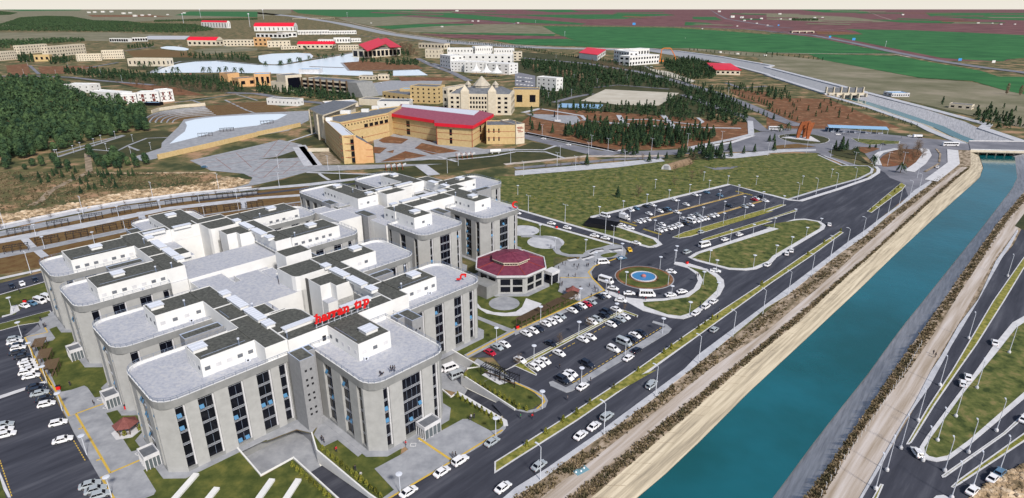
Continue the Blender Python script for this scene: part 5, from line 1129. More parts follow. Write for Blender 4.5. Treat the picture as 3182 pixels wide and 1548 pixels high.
# ---- vehicles
def car_mesh(kind):
    """x forward, y left; returns {part: (MB, material)}"""
    S = dict(sedan=(4.4, 1.75, 1.42, (-1.62, -.98, .42, 1.12), .92, 2.6), hatch=(4.1, 1.72, 1.5, (-1.98, -1.5, .35, 1.05), .95, 2.5), suv=(4.5, 1.85, 1.75, (-2.15, -1.85, .3, .95), 1.05, 2.7),
             van=(5.2, 1.95, 2.25, (-2.5, -2.4, 1.35, 2.0), 1.15, 3.2), minibus=(6.2, 2.1, 2.6, (-3.0, -2.9, 2.0, 2.6), 1.25, 3.7))[kind]
    Ln, Wd, Hh, (g0, g1, g2, g3), belt, wb = S; h = Ln / 2; w_ = Wd / 2
    body = MB()
    sec = [(-h, .8, .45, belt * .78), (-h + .12, .93, .28, belt * .93), (-h + .6, 1, .22, belt), (g3 + .05, 1, .22, belt), (h - .7, .98, .22, belt * .9), (h - .15, .9, .26, belt * .72), (h, .76, .38, belt * .6)]
    if kind in ('van', 'minibus'): sec = [(-h, .92, .4, belt), (-h + .1, 1, .3, belt), (0, 1, .25, belt), (g3, 1, .25, belt), (h - .12, .95, .28, belt * .86), (h, .85, .4, belt * .72)]
    n = 8; v = []
    for x, k, z0, z1 in sec:
        hw = w_ * k; m = (z0 + z1) / 2
        v += [(x, -hw * .9, z0), (x, -hw, z0 + .12), (x, -hw, m + .1), (x, -hw * .93, z1), (x, hw * .93, z1), (x, hw, m + .1), (x, hw, z0 + .12), (x, hw * .9, z0)]
    f = []
    for i in range(len(sec) - 1):
        for k in range(n): f.append((i * n + k, i * n + (k + 1) % n, (i + 1) * n + (k + 1) % n, (i + 1) * n + k)[::-1])
    f.append(tuple(range(n))[::1]); f.append(tuple((len(sec) - 1) * n + k for k in range(n))[::-1])
    body.add(v, f)
    b0, b1 = w_ * .93, w_ * .76
    if kind in ('van', 'minibus'): b1 = w_ * .86
    A_ = [(g0, -b0, belt - .02), (g3, -b0, belt - .02), (g3, b0, belt - .02), (g0, b0, belt - .02)]; T_ = [(g1, -b1, Hh), (g2, -b1, Hh), (g2, b1, Hh), (g1, b1, Hh)]
    body.add(A_ + T_, [(4, 5, 6, 7), (0, 1, 5, 4), (1, 2, 6, 5), (2, 3, 7, 6), (3, 0, 4, 7)])
    for sy in (-1, 1): body.box(g3 - .25, g3 - .05, sy * (w_ + .02) - .09, sy * (w_ + .02) + .09, belt, belt + .14)
    parts = {'body': (body, None)}
    def pane(q, i0=.08, i1=.12, off=.02):
        p = [Vector(t) for t in q]; nn = (p[1] - p[0]).cross(p[3] - p[0]).normalized() * off
        def bl(u, v_): return p[0].lerp(p[1], u).lerp(p[3].lerp(p[2], u), v_) + nn
        b = MB(); b.add([bl(i0, i1), bl(1 - i0, i1), bl(1 - i0, 1 - i1), bl(i0, 1 - i1)], [(0, 1, 2, 3)]); return b
    parts['windscreen'] = (pane((A_[1], A_[2], T_[2], T_[1])), 'glass'); parts['rear_window'] = (pane((A_[3], A_[0], T_[0], T_[3])), 'glass')
    for nm, q in (('side_window', (A_[0], A_[1], T_[1], T_[0])), ('side_window.', (A_[2], A_[3], T_[3], T_[2]))):
        p = [Vector(t) for t in q]; nn = (p[1] - p[0]).cross(p[3] - p[0]).normalized() * .02; b = MB()
        bl = lambda u, v_: p[0].lerp(p[1], u).lerp(p[3].lerp(p[2], u), v_) + nn
        k = 2 if kind in ('sedan', 'hatch') else 3 if kind != 'minibus' else 5
        for i in range(k):
            u0, u1 = .06 + .88 * i / k + .012, .06 + .88 * (i + 1) / k - .012
            b.add([bl(u0, .12), bl(u1, .12), bl(u1, .86), bl(u0, .86)], [(0, 1, 2, 3)])
        parts[nm] = (b, 'glass')
    wl = []
    for sx in (-1, 1):
        for sy in (-1, 1):
            b = MB(); c = Vector((sx * wb / 2, sy * (w_ - .1), .32)); o = Vector((0, .12 * sy, 0))
            b.tube(c - o, c + o, .32, 12, 0); b.tube(c + o, c + o * 1.1, .19, 8, 1); wl.append(b)
    parts['wheel'] = (wl, 'wheel')
    parts['headlight'] = ([_b(h - .1, h - .01, sy * w_ * .62, .26, belt * .52, belt * .68) for sy in (-1, 1)], 'lamp_lens')
    parts['tail_light'] = ([_b(-h - .01, -h + .08, sy * w_ * .7, .22, belt * .6, belt * .8) for sy in (-1, 1)], 'tail_lens')
    b = MB(); b.box(h - .03, h + .03, -w_ * .3, w_ * .3, belt * .38, belt * .55); parts['grille'] = (b, 'black')
    return parts
def _b(x0, x1, yc, yw, z0, z1):
    b = MB(); b.box(x0, x1, yc - yw / 2, yc + yw / 2, z0, z1); return b
CARS = {}
def car_proto(kind):
    if kind in CARS: return CARS[kind]
    out = []
    for nm, (b, m) in car_mesh(kind).items():
        for k in (b if isinstance(b, list) else [b]):
            me = bpy.data.meshes.new(nm.strip('.')); me.from_pydata(k.v, [], k.f)
            if m == 'wheel': me.materials.append(M['rubber']); me.materials.append(M['rim']); me.polygons.foreach_set('material_index', k.m)
            else: me.materials.append(M[m] if m else M['car_w'])
            out.append((nm.strip('.'), me, m is None))
    CARS[kind] = out; return out
CN = dict(w='white', s='silver', k='dark', b='blue grey', r='red', y='yellow')
KN = dict(sedan='saloon car', hatch='hatchback', suv='estate car', van='van', minibus='minibus')
car_items = []
def car(code, x, y, col, kind, az, place, z=.1, cat='car'):
    loc = G(code, x, y, z); loc.z = z
    t = empty('parked_car' if kind not in ('van', 'minibus') else kind, loc, math.pi / 2 - math.radians(az), cat='car' if kind not in ('van', 'minibus') else kind, group='vehicles ' + place)
    for nm, me, paint in car_proto(kind):
        o = bpy.data.objects.new(nm, me); COL.objects.link(o); o.parent = t
        if paint: o.material_slots[0].link = 'OBJECT'; o.material_slots[0].material = M['car_' + col]
    car_items.append((t, '%s %s' % (CN[col], KN[kind]), place)); return t
def row(code, place, az, s, z=.1):
    for k in s.split(';'):
        f = k.split(); kd = {'h': 'hatch', 'u': 'suv', 'v': 'van', 'm': 'minibus'}.get(f[3] if len(f) > 3 else '', 'sedan')
        a = float(f[4]) if len(f) > 4 else az
        car(code, float(f[0]), float(f[1]), f[2], kd, a, place, z)
V_, U_ = -46.3, 43.7
row('12', 'in the upper lot row along the meadow', 146, '1040 828 w;1130 800 w;1182 788 b h;1275 765 k;1335 752 w h;1550 703 w;1750 652 w;1865 628 b;880 862 w v 130')
row('12', 'in the second row of the upper lot', 146, '1305 838 w;1412 814 w h;1462 798 k;1492 795 b h;1570 822 w;1665 748 w;1995 660 b h;1200 918 w;1242 908 w h;1290 893 w')
row('12', 'in the third row of the upper lot', 146, '1720 863 w;1775 848 s;1640 888 w;2080 760 k;1430 943 w;2345 688 w;2330 700 r;2398 670 k;2435 710 w')
row('12', 'in the nearest row of the upper lot', 146, '1405 1003 w;1448 992 w h;1500 980 w;1535 968 w;1572 956 w;1603 947 w h;1660 933 k;1712 914 w v;1765 907 w;1796 897 w;1828 890 w h;1858 882 w;1912 860 w;1952 850 w;2238 770 s h;2290 752 w')
row('12', 'by the end kerb of the upper car park', 120, '1038 950 w;1120 977 w')
row('12', 'on the road beside the meadow', 118, '22 832 w;355 932 w;510 976 w h;775 1052 w;880 1077 w;1180 1124 w')
row('12', 'on the approach road near the grass island', 56, '1815 1018 s h;2045 1089 w;2185 1042 w h;1845 1148 w m 60;1675 1213 s u 50')
row('12', 'on the campus road beyond the meadow', 118, '280 105 w;522 163 w')
tx = car('12', 1115, 1190, 'y', 'sedan', 175, 'by the entrance plaza kerb'); tx['category'] = 'taxi'
row('22', 'in the lower lot row by the pergolas', V_ + 180, '110 755 w;180 730 w h;228 708 k;298 660 w;355 642 w h;408 617 w;447 588 s h;558 530 w;602 503 k;652 488 w h;700 472 r h;742 447 s;828 394 k;880 384 w;1030 432 w 0 100'.replace(' 0 100', ' x 110'))
row('22', 'in the middle row of the lower car park', V_ + 180, '345 853 k;750 643 w h;797 615 s h;870 580 k h;897 548 k u;985 520 w;50 1014 w;430 948 w;660 813 w;732 788 w;935 668 w h;970 642 k;1020 617 s;1065 592 w')
row('22', 'at the lower end of the middle row', V_ + 180, '190 1086 w h;235 1052 w;288 1024 w')
row('22', 'in the lower lot row by the boulevard', V_ + 180, '545 1145 w;512 1182 w h;465 1208 k u;705 1053 k u;960 908 w u;1062 847 s v;1130 803 k;1167 773 w;1222 748 k')
row('22', 'on the canal side boulevard', U_, '1105 992 w;1185 918 k h;1760 556 w;1860 490 w u;1935 441 w;1940 717 s h;1330 1243 s;2460 82 w;1950 142 w x 110')
row('22', 'in the drop off circle round the fountain', 80, '1520 150 w x 130;1625 345 w x 70;1515 377 w x 78;1285 378 w m 93;1112 362 w x 93;955 314 w x 118;885 245 w m 130;860 62 w v 80;1040 18 b x 70')
row('21', 'in the lower lot near the white wall', V_ + 180, '2405 862 w;2335 887 s;2262 940 r')
row('21', 'in the sunken court', 55, '1880 1095 w v;1950 1165 s v;1762 1122 w h', z=ZC)
row('31', 'along the kerb of the front plaza', U_, '2285 722 s;1975 905 w u;1797 1015 w;1472 1210 w;2392 1167 w')
row('32', 'on the boulevard beside the canal', U_, '660 182 w;1325 172 s h;770 570 w;640 658 w;895 475 s u;235 952 s')
row('23', 'by the kerb of the right bank island', 30, '2215 842 w x 32;1955 1180 w x 32;1903 1240 w h 32;2500 1590 w x 50')
row('33', 'on the right bank roads', 50, '1460 826 w h 8;2268 1018 b h 55;2198 1076 w x 55;2000 1196 w x 55')
row('13', 'on the roads near the canal bridge', 25, '608 943 w x 22;1660 382 w x 40;240 1198 w;195 1228 w h;1135 160 k x 95;1395 78 w x 95;695 62 w x 95')
row('20', 'in the left lot row by the pergolas', 62, '145 808 s h;150 838 w;175 870 k;182 897 w h;172 940 k;222 978 k;262 1030 w;275 1056 w h;288 1082 w;300 1107 w;265 1134 w h;308 1172 w')
row('20', 'on the road behind the left blocks', V_ + 180, '345 230 k;218 268 w;118 292 k')
row('20', 'in the small bay beside the lawn', V_ + 160, '243 484 w;320 462 b h;395 442 w v;467 412 w v')
row('30', 'in the left car park beside the plaza', 62, '345 185 k;372 218 k h;390 248 s;440 302 k;457 355 w h;572 538 w h;615 702 w;880 1140 s;935 1188 s;985 1238 s h;38 610 w;62 652 w;48 560 s h')
row('10', 'on the tiled yard left of the stone hall', 100, '1990 380 b')
row('02', 'in the campus parking behind the slender white building', 60, '30 755 w;55 757 w;80 760 s;105 762 w;130 765 w;155 768 w;20 790 w;50 793 w;80 797 k;110 800 w;140 803 w;165 806 s;20 825 w;60 828 w;95 832 w;130 835 w;165 838 w', z=.3)
row('00', 'in front of the barrel roofed hall', 80, '1740 452 w;1765 452 s;1850 448 w;2060 446 w;2150 447 w h;2190 452 b', z=.3)
row('02', 'along the campus boulevard', 115, '1270 648 w;1330 652 w;1290 660 s;300 590 w;860 655 w;1850 880 s', z=.4)
row('01', 'on the lake plaza road', 120, '1640 605 w;1760 665 w;1900 700 s;1200 812 w', z=.4)
label_all(car_items)
# box truck, lorry and bus
def boxtruck():
    t = empty('box_truck', G('12', 1068, 884, .1), math.radians(90 - 140), 'white box truck in the left corner of the upper car park', 'truck')
    b = MB(); b.box(-3, 1.2, -1.05, 1.05, .7, 2.9); b.build('cargo_box', M['car_w'], t)
    b = MB(); b.box(1.3, 2.9, -.95, .95, .5, 1.4); b.add([(1.3, -.95, 1.4), (2.9, -.95, 1.4), (2.9, .95, 1.4), (1.3, .95, 1.4), (1.3, -.85, 2.2), (2.4, -.85, 2.2), (2.4, .85, 2.2), (1.3, .85, 2.2)], [(4, 5, 6, 7), (0, 1, 5, 4), (1, 2, 6, 5), (2, 3, 7, 6), (3, 0, 4, 7)])
    c = b.build('cab', M['car_w'], t); b = MB(); b.add([(2.84, -.8, 1.5), (2.84, .8, 1.5), (2.48, .75, 2.1), (2.48, -.75, 2.1)], [(0, 1, 2, 3)]); b.v = [(x + .03, y, z) for x, y, z in b.v]; b.build('windscreen', M['glass'], c)
    for x in (-1.9, 2.0):
        for y in (-.9, .9): b = MB(); b.tube((x, y - .14, .42), (x, y + .14, .42), .42, 12); b.build('wheel', M['rubber'], t)
boxtruck()
def bus(code, x, y, az, label, m='car_w'):
    t = empty('bus', G(code, x, y, .15), math.radians(90 - az), label, 'bus')
    b = MB(); b.box(-6, 6, -1.25, 1.25, .45, 3.0); b.box(-5.6, 5.6, -1.1, 1.1, 3.0, 3.15); b.build('body', M[m], t)
    for sy in (-1, 1):
        b = MB()
        for k in range(7): b.box(-5.7 + k * 1.6, -4.2 + k * 1.6, sy * 1.26 - .02, sy * 1.26 + .02, 1.45, 2.55)
        b.build('side_window', M['glass'], t)
    b = MB(); b.box(6.0, 6.03, -1.1, 1.1, 1.2, 2.7); b.build('windscreen', M['glass'], t)
    for x_ in (-3.8, 3.9):
        for y_ in (-1.12, 1.12): b = MB(); b.tube((x_, y_ - .16, .5), (x_, y_ + .16, .5), .5, 12); b.build('wheel', M['rubber'], t)
bus('13', 1785, 168, 92, 'white bus with dark windows driving onto the canal bridge'); bus('13', 85, 12, 92, 'white bus behind the rusty roundabout sculpture')
bus('13', 640, 20, 92, 'dark blue bus waiting under the blue bus station canopy', 'car_b')
t = empty('tipper_lorry', G('13', 1490, 88, .15), 0, 'white tipper lorry parked on the verge before the canal bridge', 'truck')
b = MB(); b.box(-3.4, 1.4, -1.2, 1.2, 1.1, 2.5); b.build('tipper_body', M['car_w'], t); b = MB(); b.box(-4, 3.6, -.6, .6, .7, 1.05); b.build('chassis', M['black'], t)
b = MB(); b.box(-5.6, -3.7, -1.15, 1.15, .6, 2.7); b.build('cab', M['car_w'], t)
for x_ in (-4.6, -.6, .8):
    for y_ in (-1, 1): b = MB(); b.tube((x_, y_ - .15, .5), (x_, y_ + .15, .5), .5, 12); b.build('wheel', M['rubber'], t)
# ---- lamps
def lamp_proto(kind):
    t = empty('street_lamp')
    if kind == 'disc':
        b = MB(); b.tube((0, 0, 0), (0, 0, 5.2), .11, 6, 0, .07); b.build('pole', M['metal_white'], t)
        b = MB(); b.lathe([(.08, 5.0), (.35, 5.2), (.3, 5.35), (.75, 5.5), (.75, 5.6), (.1, 5.68)], 12); b.build('lamp_head', M['metal_white'], t)
    elif kind == 'arm':
        b = MB(); b.tube((0, 0, 0), (0, 0, 9.2), .13, 6, 0, .08); b.build('pole', M['metal_white'], t)
        b = MB(); b.tube((0, 0, 9.1), (-.9, 0, 9.5), .06, 5); b.build('arm', M['metal_white'], t); b = MB(); b.box(-1.7, -.8, -.2, .2, 9.42, 9.6); b.build('lamp_head', M['metal_white'], t)
    elif kind == 'tall':
        b = MB(); b.tube((0, 0, 0), (0, 0, 9.5), .13, 6, 0, .08); b.build('pole', M['metal_white'], t)
        b = MB(); b.tube((-1.2, 0, 9.3), (1.2, 0, 9.3), .06, 5); b.build('arm', M['metal_white'], t)
        for s in (-1, 1): b = MB(); b.box(s * 1.3 - .35, s * 1.3 + .35, -.16, .16, 9.3, 9.45); b.build('lamp_head', M['metal_white'], t)
    else:
        b = MB(); b.tube((0, 0, 0), (0, 0, 9.0), .12, 6, 0, .08); b.build('pole', M['metal_white'], t)
        b = MB(); b.lathe([(.45, 0), (.45, .5), (.25, .8)], 10); b.build('plinth', M['kerb'], t); b = MB(); b.tube((0, 0, 9), (.6, 0, 9.2), .06, 5); b.box(.5, 1.1, -.16, .16, 9.15, 9.3); b.build('lamp_head', M['metal_white'], t)
    return t
LP = {}; lamp_items = []
LK_ = dict(disc='disc topped lamp post', arm='single arm lamp post', tall='tall thin lamp post', plinth='plinth mounted lamp post')
def lamps(code, kind, place, s, z=.2, rz=None):
    for k in s.split(';'):
        x, y = map(float, k.split())
        if kind not in LP: LP[kind] = t = lamp_proto(kind)
        elif True: t = clone(LP[kind])
        t.location = G(code, x, y, z); t.location.z = z
        t.rotation_euler = (0, 0, AX_A - math.pi / 2 if rz is None else rz)
        t['category'] = 'street lamp'; t['group'] = 'lamp posts ' + place; lamp_items.append((t, LK_[kind], place))
lamps('12', 'disc', 'on the meadow', '28 645;765 655;1365 583;1837 507;2347 550')
lamps('12', 'disc', 'around the upper car park', '820 860;1053 802;1283 734;1498 690;1698 634;1888 592;2070 547;1120 905;1360 850;1585 795;1793 740;1990 692;2172 640;1358 998;1598 925;1825 865;2035 807;2225 757;2410 708')
lamps('12', 'disc', 'on the island below the upper lot', '1593 1055;1803 990;2027 925;2235 866;2427 806')
lamps('12', 'disc', 'in the garden by the plaza', '245 1045;688 1195;1040 1235;392 1175')
lamps('12', 'disc', 'along the big grass island kerb', '1568 1260;2095 1095;2315 1040')
lamps('12', 'tall', 'on the road beside the meadow', '130 818;487 915;878 1035;955 1140;1390 1140')
lamps('12', 'tall', 'along the campus ring road', '745 182;265 70;1330 215;1680 165;2010 142;905 217;440 292;85 460;590 402;1068 352;410 365;715 258')
lamps('13', 'disc', 'on the meadow and grass island', '345 548;628 478;160 750;268 885;70 975;517 980;380 1072;235 1167;85 1253')
lamps('13', 'arm', 'along the curved kerb of the meadow', '300 690;480 640;675 585;858 530;1013 487')
lamps('13', 'tall', 'near the roundabout and bridge', '850 362;620 277;1175 360;1090 282;1325 362;890 120;10 262;385 240;175 185;1465 480')
lamps('13', 'arm', 'on the upper canal side pavement', '1485 592;1393 665;1290 740;1183 820;1060 945;932 1050;778 1165;623 1250')
lamps('22', 'disc', 'round the fountain circle', '1025 125;1410 117;1080 270;1490 272;785 72;1520 412')
lamps('22', 'disc', 'on the curved island beside the circle', '1830 267;1970 377;1695 575;1555 50;1893 50;2320 100;1955 150')
lamps('22', 'disc', 'in the lower car park', '635 437;250 620;885 355;985 590;620 775;185 1015;1435 740;1073 957;645 1240')
lamps('22', 'arm', 'on the middle canal side pavement', '2412 552;2120 775;1785 1030'); lamps('23', 'arm', 'on the pavement opposite the canal', '210 362;432 187;615 32')
lamps('32', 'arm', 'on the lower canal side pavement', '1368 252;865 632;247 1077'); lamps('32', 'disc', 'at the tip of the ramp lawn', '265 385')
lamps('31', 'disc', 'on the kerb of the front plaza', '1393 1215;2320 655'); lamps('21', 'disc', 'at the lower car park kerb', '2328 835')
lamps('20', 'disc', 'along the left plaza kerb', '215 780;322 988;458 1225;125 530'); lamps('30', 'disc', 'beside the yellow line of the left plaza', '608 405;845 832;1088 1245')
lamps('20', 'tall', 'behind the rear left block', '302 160'); lamps('10', 'tall', 'in front of the rock slope', '810 830;1490 680;2130 590;45 965')
lamps('S', 'disc', 'among the brown lawns behind the blocks', '369 673;252 694;112 732;294 757;389 714;139 772;500 652')
lamps('10', 'disc', 'by the walk behind the rear blocks', '1990 850;2325 802;1560 800;1940 722;2305 682')
lamps('10', 'disc', 'in the little park below the forest', '545 280;565 278;720 237;790 207;920 167;990 132;1125 92;1295 127;1470 207;1275 247;1080 267;1040 217')
lamps('11', 'tall', 'on the lawns below the stone hall', '215 575;805 505;1850 435;1955 360;2465 345;205 385;690 400')
lamps('23', 'plinth', 'in the right bank road, upper part', '2345 185;1965 790;1685 1245;2360 930', rz=1.2)
lamps('33', 'plinth', 'in the right bank roads, lower part', '1472 500;1305 770;1170 985;1060 1165;2045 185;1840 460;1662 695;1520 890;2235 600;1962 810;1732 990;2268 985;2008 1145;1800 1253', rz=1.2)
lamps('02', 'tall', 'among the pines of the campus boulevards', '800 835;1090 790;550 945;325 980;2075 930;1910 900;2225 1080;575 790;400 580;1415 800')
lamps('00', 'tall', 'beside the campus lake road', '235 735;550 740;1190 800;985 730;665 660;810 700;270 640')
label_all(lamp_items)
# ---- pergolas, gazebos and small furniture
def pergola(code, x, y, ln, wd, az, m='black', h=2.6, slats=9, z=.2):
    t = empty('pergola', G(code, x, y, z), math.radians(90 - az), cat='pergola'); t.location.z = z
    k = max(2, round(ln / 2.6)) + 1
    for i in range(k):
        for y_ in (-wd / 2, wd / 2): b = MB(); q = -ln / 2 + ln * i / (k - 1); b.box(q - .08, q + .08, y_ - .08, y_ + .08, 0, h); b.build('post', M[m], t)
    b = MB()
    for y_ in (-wd / 2, wd / 2): b.box(-ln / 2 - .3, ln / 2 + .3, y_ - .07, y_ + .07, h, h + .2)
    for i in range(slats): q = -ln / 2 + ln * i / (slats - 1); b.box(q - .06, q + .06, -wd / 2 - .4, wd / 2 + .4, h + .2, h + .34)
    b.build('roof_slats', M[m], t)
    b = MB(); b.box(-ln / 2 + .4, ln / 2 - .4, -.25, .25, .38, .46); 
    for q in (-ln / 2 + .6, ln / 2 - .7): b.box(q, q + .1, -.2, .2, 0, .38)
    b.build('bench', M['wood'], t); return t
pi = []
for i, q in enumerate([(190, 1025), (570, 950), (905, 885), (1185, 822), (1450, 777), (1700, 737), (1955, 697), (2195, 672), (2435, 652)]):
    pi.append((pergola('10', *q, 8.5, 3, 58), 'black steel pergola', 'in the upper row behind the blocks'))
for q in [(165, 1192), (465, 1112), (755, 1058), (1040, 992), (1290, 950), (2030, 812), (2270, 790), (2480, 765)]:
    pi.append((pergola('10', *q, 8.5, 3, 58), 'black steel pergola', 'in the lower row beside the brown lawn'))
for q in [(110, 645), (245, 575), (390, 505), (530, 430)]: pi.append((pergola('22', *q, 7, 2.4, U_, 'wood', slats=26), 'brown slatted pergola', 'along the lower car park walk'))
for q in [(400, 905), (455, 1015), (525, 1120)]: pi.append((pergola('20', *q, 6, 2.4, -25, 'wood', slats=14), 'brown slatted pergola', 'beside the left plaza lawn'))
for q in [(2290, 1150), (2430, 1215)]: pi.append((pergola('21', *q, 6.5, 2.6, 122, 'black'), 'black pergola', 'on the lawn above the ramp'))
for q in [('10', 2000, 75), ('10', 2210, 25), ('01', 95, 1205)]: pi.append((pergola(*q, 11, 3.5, 62), 'dark pergola', 'on the pond promenade'))
for o, l, p in pi: o['group'] = 'pergolas ' + p
label_all(pi)
def gazebo(code, x, y, r, label, sides=6):
    t = empty('gazebo', G(code, x, y, .2), .3, label, 'gazebo')
    b = MB(); b.lathe([(r + .8, 2.3), (r * .5, 3.4), (.15, 4.2)], sides); b.v += []; b.build('roof', mat('brown red shingles', (.15, .05, .045), .8, (.22, .08, .07), 2), t)
    for k in range(sides): a = k * 2 * math.pi / sides; b = MB(); b.box(r * math.cos(a) - .08, r * math.cos(a) + .08, r * math.sin(a) - .08, r * math.sin(a) + .08, 0, 2.45); b.build('post', M['wood'], t)
    b = MB()
    for k in range(sides - 1):
        a, c = (Vector((r * math.cos(q), r * math.sin(q), .8)) for q in (k * 2 * math.pi / sides, (k + 1) * 2 * math.pi / sides)); b.tube(a, c, .06, 4); b.tube(a - Vector((0, 0, .4)), c - Vector((0, 0, .4)), .05, 4)
    b.build('handrail', M['wood'], t); b = MB(); b.lathe([(r + 1.3, 0), (r + 1.3, .12)], sides); b.build('base', M['kerb'], t)
gazebo('30', 1240, 600, 2.3, 'gazebo with a brown red shingle roof on the small lawn by the left block'); gazebo('22', 560, 375, 2.0, 'gazebo with a brown red roof at the edge of the entrance plaza')
gazebo('00', 1860, 740, 4, 'orange roofed pavilion by the white lake')
# white slabs standing on the front lawn
sl = []
for code, q, ln in (('30', (1795, 1165), 9), ('30', (2050, 1245), 5), ('31', (70, 1190), 7), ('31', (333, 1190), 7)):
    b = MB(); b.box(-ln / 2, ln / 2, -.65, .65, 0, .45); b.box(-ln / 2 - .05, ln / 2 + .05, -.7, .7, .45, .55)
    o = b.build('concrete_slab', M['white_wall']); o.location = G(code, *q, .15); o.rotation_euler = (0, 0, math.radians(90 - 8)); tag(o, None, 'slab', 'white slabs on the front lawn'); sl.append((o, 'long narrow white concrete slab', 'on the front lawn'))
label_all(sl)
# bins and small kiosks
def bin_(code, x, y, label, m='red_letter', z=.25):
    t = empty('litter_bin', G(code, x, y, z), .4, label, 'bin'); b = MB(); b.box(-.5, .5, -.4, .4, .1, 1.15); b.build('body', M[m], t); b = MB(); b.box(-.55, .55, -.45, .45, 1.15, 1.25); b.build('lid', M['black'], t)
bin_('30', 1235, 382, 'red bin at the foot of the second left block'); bin_('30', 572, 195, 'red bin by the left plaza corner'); bin_('20', 245, 440, 'red bin beside the small parking bay'); bin_('22', 25, 690, 'red bin at the lower left of the pergola walk')
bin_('12', 405, 968, 'red bin on the kerb of the meadow road'); bin_('22', 1675, 62, 'red bin on the tip of the curved island')
# people
def person_mesh(pose):
    me = bpy.data.meshes.new('p'); bm = bmesh.new(); sk = None
    J = {'pelvis': (0, 0, .95, .14), 'chest': (0, 0, 1.3, .16), 'neck': (0, 0, 1.5, .06), 'head': (0, 0, 1.63, .1), 'top': (0, 0, 1.72, .07)}
    w_ = .28 if pose == 'walk' else .06
    for s, n in ((-1, 'l'), (1, 'r')):
        k = s * w_
        J.update({n + 'hip': (0, s * .1, .88, .1), n + 'knee': (k * .6 + .04, s * .11, .48, .07), n + 'ank': (k, s * .11, .08, .045), n + 'toe': (k + .16, s * .12, .04, .035),
                  n + 'sh': (0, s * .19, 1.42, .065), n + 'el': (-k * .5, s * .24, 1.14, .045), n + 'wr': (-k * .8 + .06, s * .24, .9, .03), n + 'hand': (-k * .9 + .09, s * .235, .8, .035)})
    E_ = [('pelvis', 'chest'), ('chest', 'neck'), ('neck', 'head'), ('head', 'top')]
    for n in 'lr': E_ += [('pelvis', n + 'hip'), (n + 'hip', n + 'knee'), (n + 'knee', n + 'ank'), (n + 'ank', n + 'toe'), ('chest', n + 'sh'), (n + 'sh', n + 'el'), (n + 'el', n + 'wr'), (n + 'wr', n + 'hand')]
    names = list(J); vs = [J[k][:3] for k in names]
    me.from_pydata(vs, [(names.index(a), names.index(b)) for a, b in E_], [])
    o = bpy.data.objects.new('p', me); COL.objects.link(o); m = o.modifiers.new('s', 'SKIN')
    lay = me.skin_vertices[0].data
    for i, k in enumerate(names): lay[i].radius = (J[k][3], J[k][3]); lay[i].use_root = (k == 'pelvis')
    sub = o.modifiers.new('u', 'SUBSURF'); sub.levels = 1; sub.render_levels = 1
    dg = bpy.context.evaluated_depsgraph_get(); r = bpy.data.meshes.new_from_object(o.evaluated_get(dg)); bpy.data.objects.remove(o)
    r.name = 'person'; r.materials.clear()
    for k in ('skin', 'top', 'trousers', 'shoe'): r.materials.append(M['cloth_' + k])
    for p in r.polygons:
        c = p.center; hand = abs(c.y) > .17 and c.z < .9 and c.z > .7
        p.material_index = 0 if (c.z > 1.5 or hand) else 1 if c.z > .93 else 2 if c.z > .1 else 3
        p.use_smooth = True
    return r
for k, c in dict(skin=(.45, .28, .2), top=(.02, .02, .03), trousers=(.03, .035, .06), shoe=(.02, .02, .02), red=(.5, .02, .03), green=(.03, .3, .1), light=(.5, .5, .52), grey=(.12, .12, .14), hair=(.015, .01, .008)).items(): M['cloth_' + k] = mat('cloth ' + k, c, .9)
PM = [person_mesh('stand'), person_mesh('walk')]
hb = MB(); hb.lathe([(.02, 1.56), (.115, 1.6), (.125, 1.68), (.1, 1.76), (.03, 1.8)], 8); HM = bpy.data.meshes.new('hair'); HM.from_pydata(hb.v, [], hb.f); HM.materials.append(M['cloth_hair'])
ppl = []
def people(code, place, s, z=.25):
    for k in s.split(';'):
        f = k.split(); c = {'r': 'red', 'g': 'green', 'l': 'light', 'y': 'grey'}.get(f[2] if len(f) > 2 else '', 'top'); rnd = random.Random(k)
        o = bpy.data.objects.new('person', PM[rnd.random() < .5]); COL.objects.link(o); o.location = G(code, float(f[0]), float(f[1]), z); o.location.z = z; o.rotation_euler = (0, 0, rnd.random() * 6.28); o.scale = [rnd.uniform(.95, 1.05)] * 3
        o.material_slots[1].link = 'OBJECT'; o.material_slots[1].material = M['cloth_' + c]
        h_ = bpy.data.objects.new('hair', HM); COL.objects.link(h_); h_.parent = o
        tag(o, None, 'person', 'people ' + place); ppl.append((o, 'person in %s clothes' % {'top': 'dark', 'light': 'light'}.get(c, c), place))
people('22', 'on the entrance plaza', '425 120;410 180;400 195;420 200 y;395 225;420 225;438 228;520 198;587 192 y;437 275;450 280;460 272;430 315;497 335;725 290;630 318;640 315 y;772 315;780 340;808 345;742 390;605 120 y;575 95;700 95;715 90;465 75;490 80 y;305 200;620 95')
people('22', 'around the drop off circle', '1197 400;1272 420 r;1072 412;1010 365 r;1190 365;912 355;1768 190 y;1785 188;1803 470;1175 605')
people('22', 'on the boulevard median', '1985 530 y;1918 585;1970 600;735 1215;640 1235 y;435 1085')
people('31', 'in front of the front block entrance', '1330 740;1350 722 y;1445 745 r;2070 498;2080 485 l;2110 480;1900 858 y;1930 858')
people('31', 'on the lawn beside the ramp', '770 805 r;955 990;1010 1050 l;630 700;650 715'); people('30', 'on the left plaza', '915 350;685 160;1405 898 r;1460 900;515 235;1225 370 r')
people('20', 'near the rear left entrance', '400 620;430 685;445 680 y;195 345'); people('32', 'crossing the boulevard', '512 300 y;170 480 r;180 465;55 478 g'); people('23', 'walking on the right bank dirt road', '1620 945;1640 975')
people('12', 'by the upper car park', '1303 935 y;2065 885;1165 1155;350 1165;975 465'); people('13', 'around the bus station', '740 60;760 58 y;780 62;800 60;1310 95'); people('21', 'on the rear terrace of the front cluster', '210 262;240 245;155 520', z=18.95)
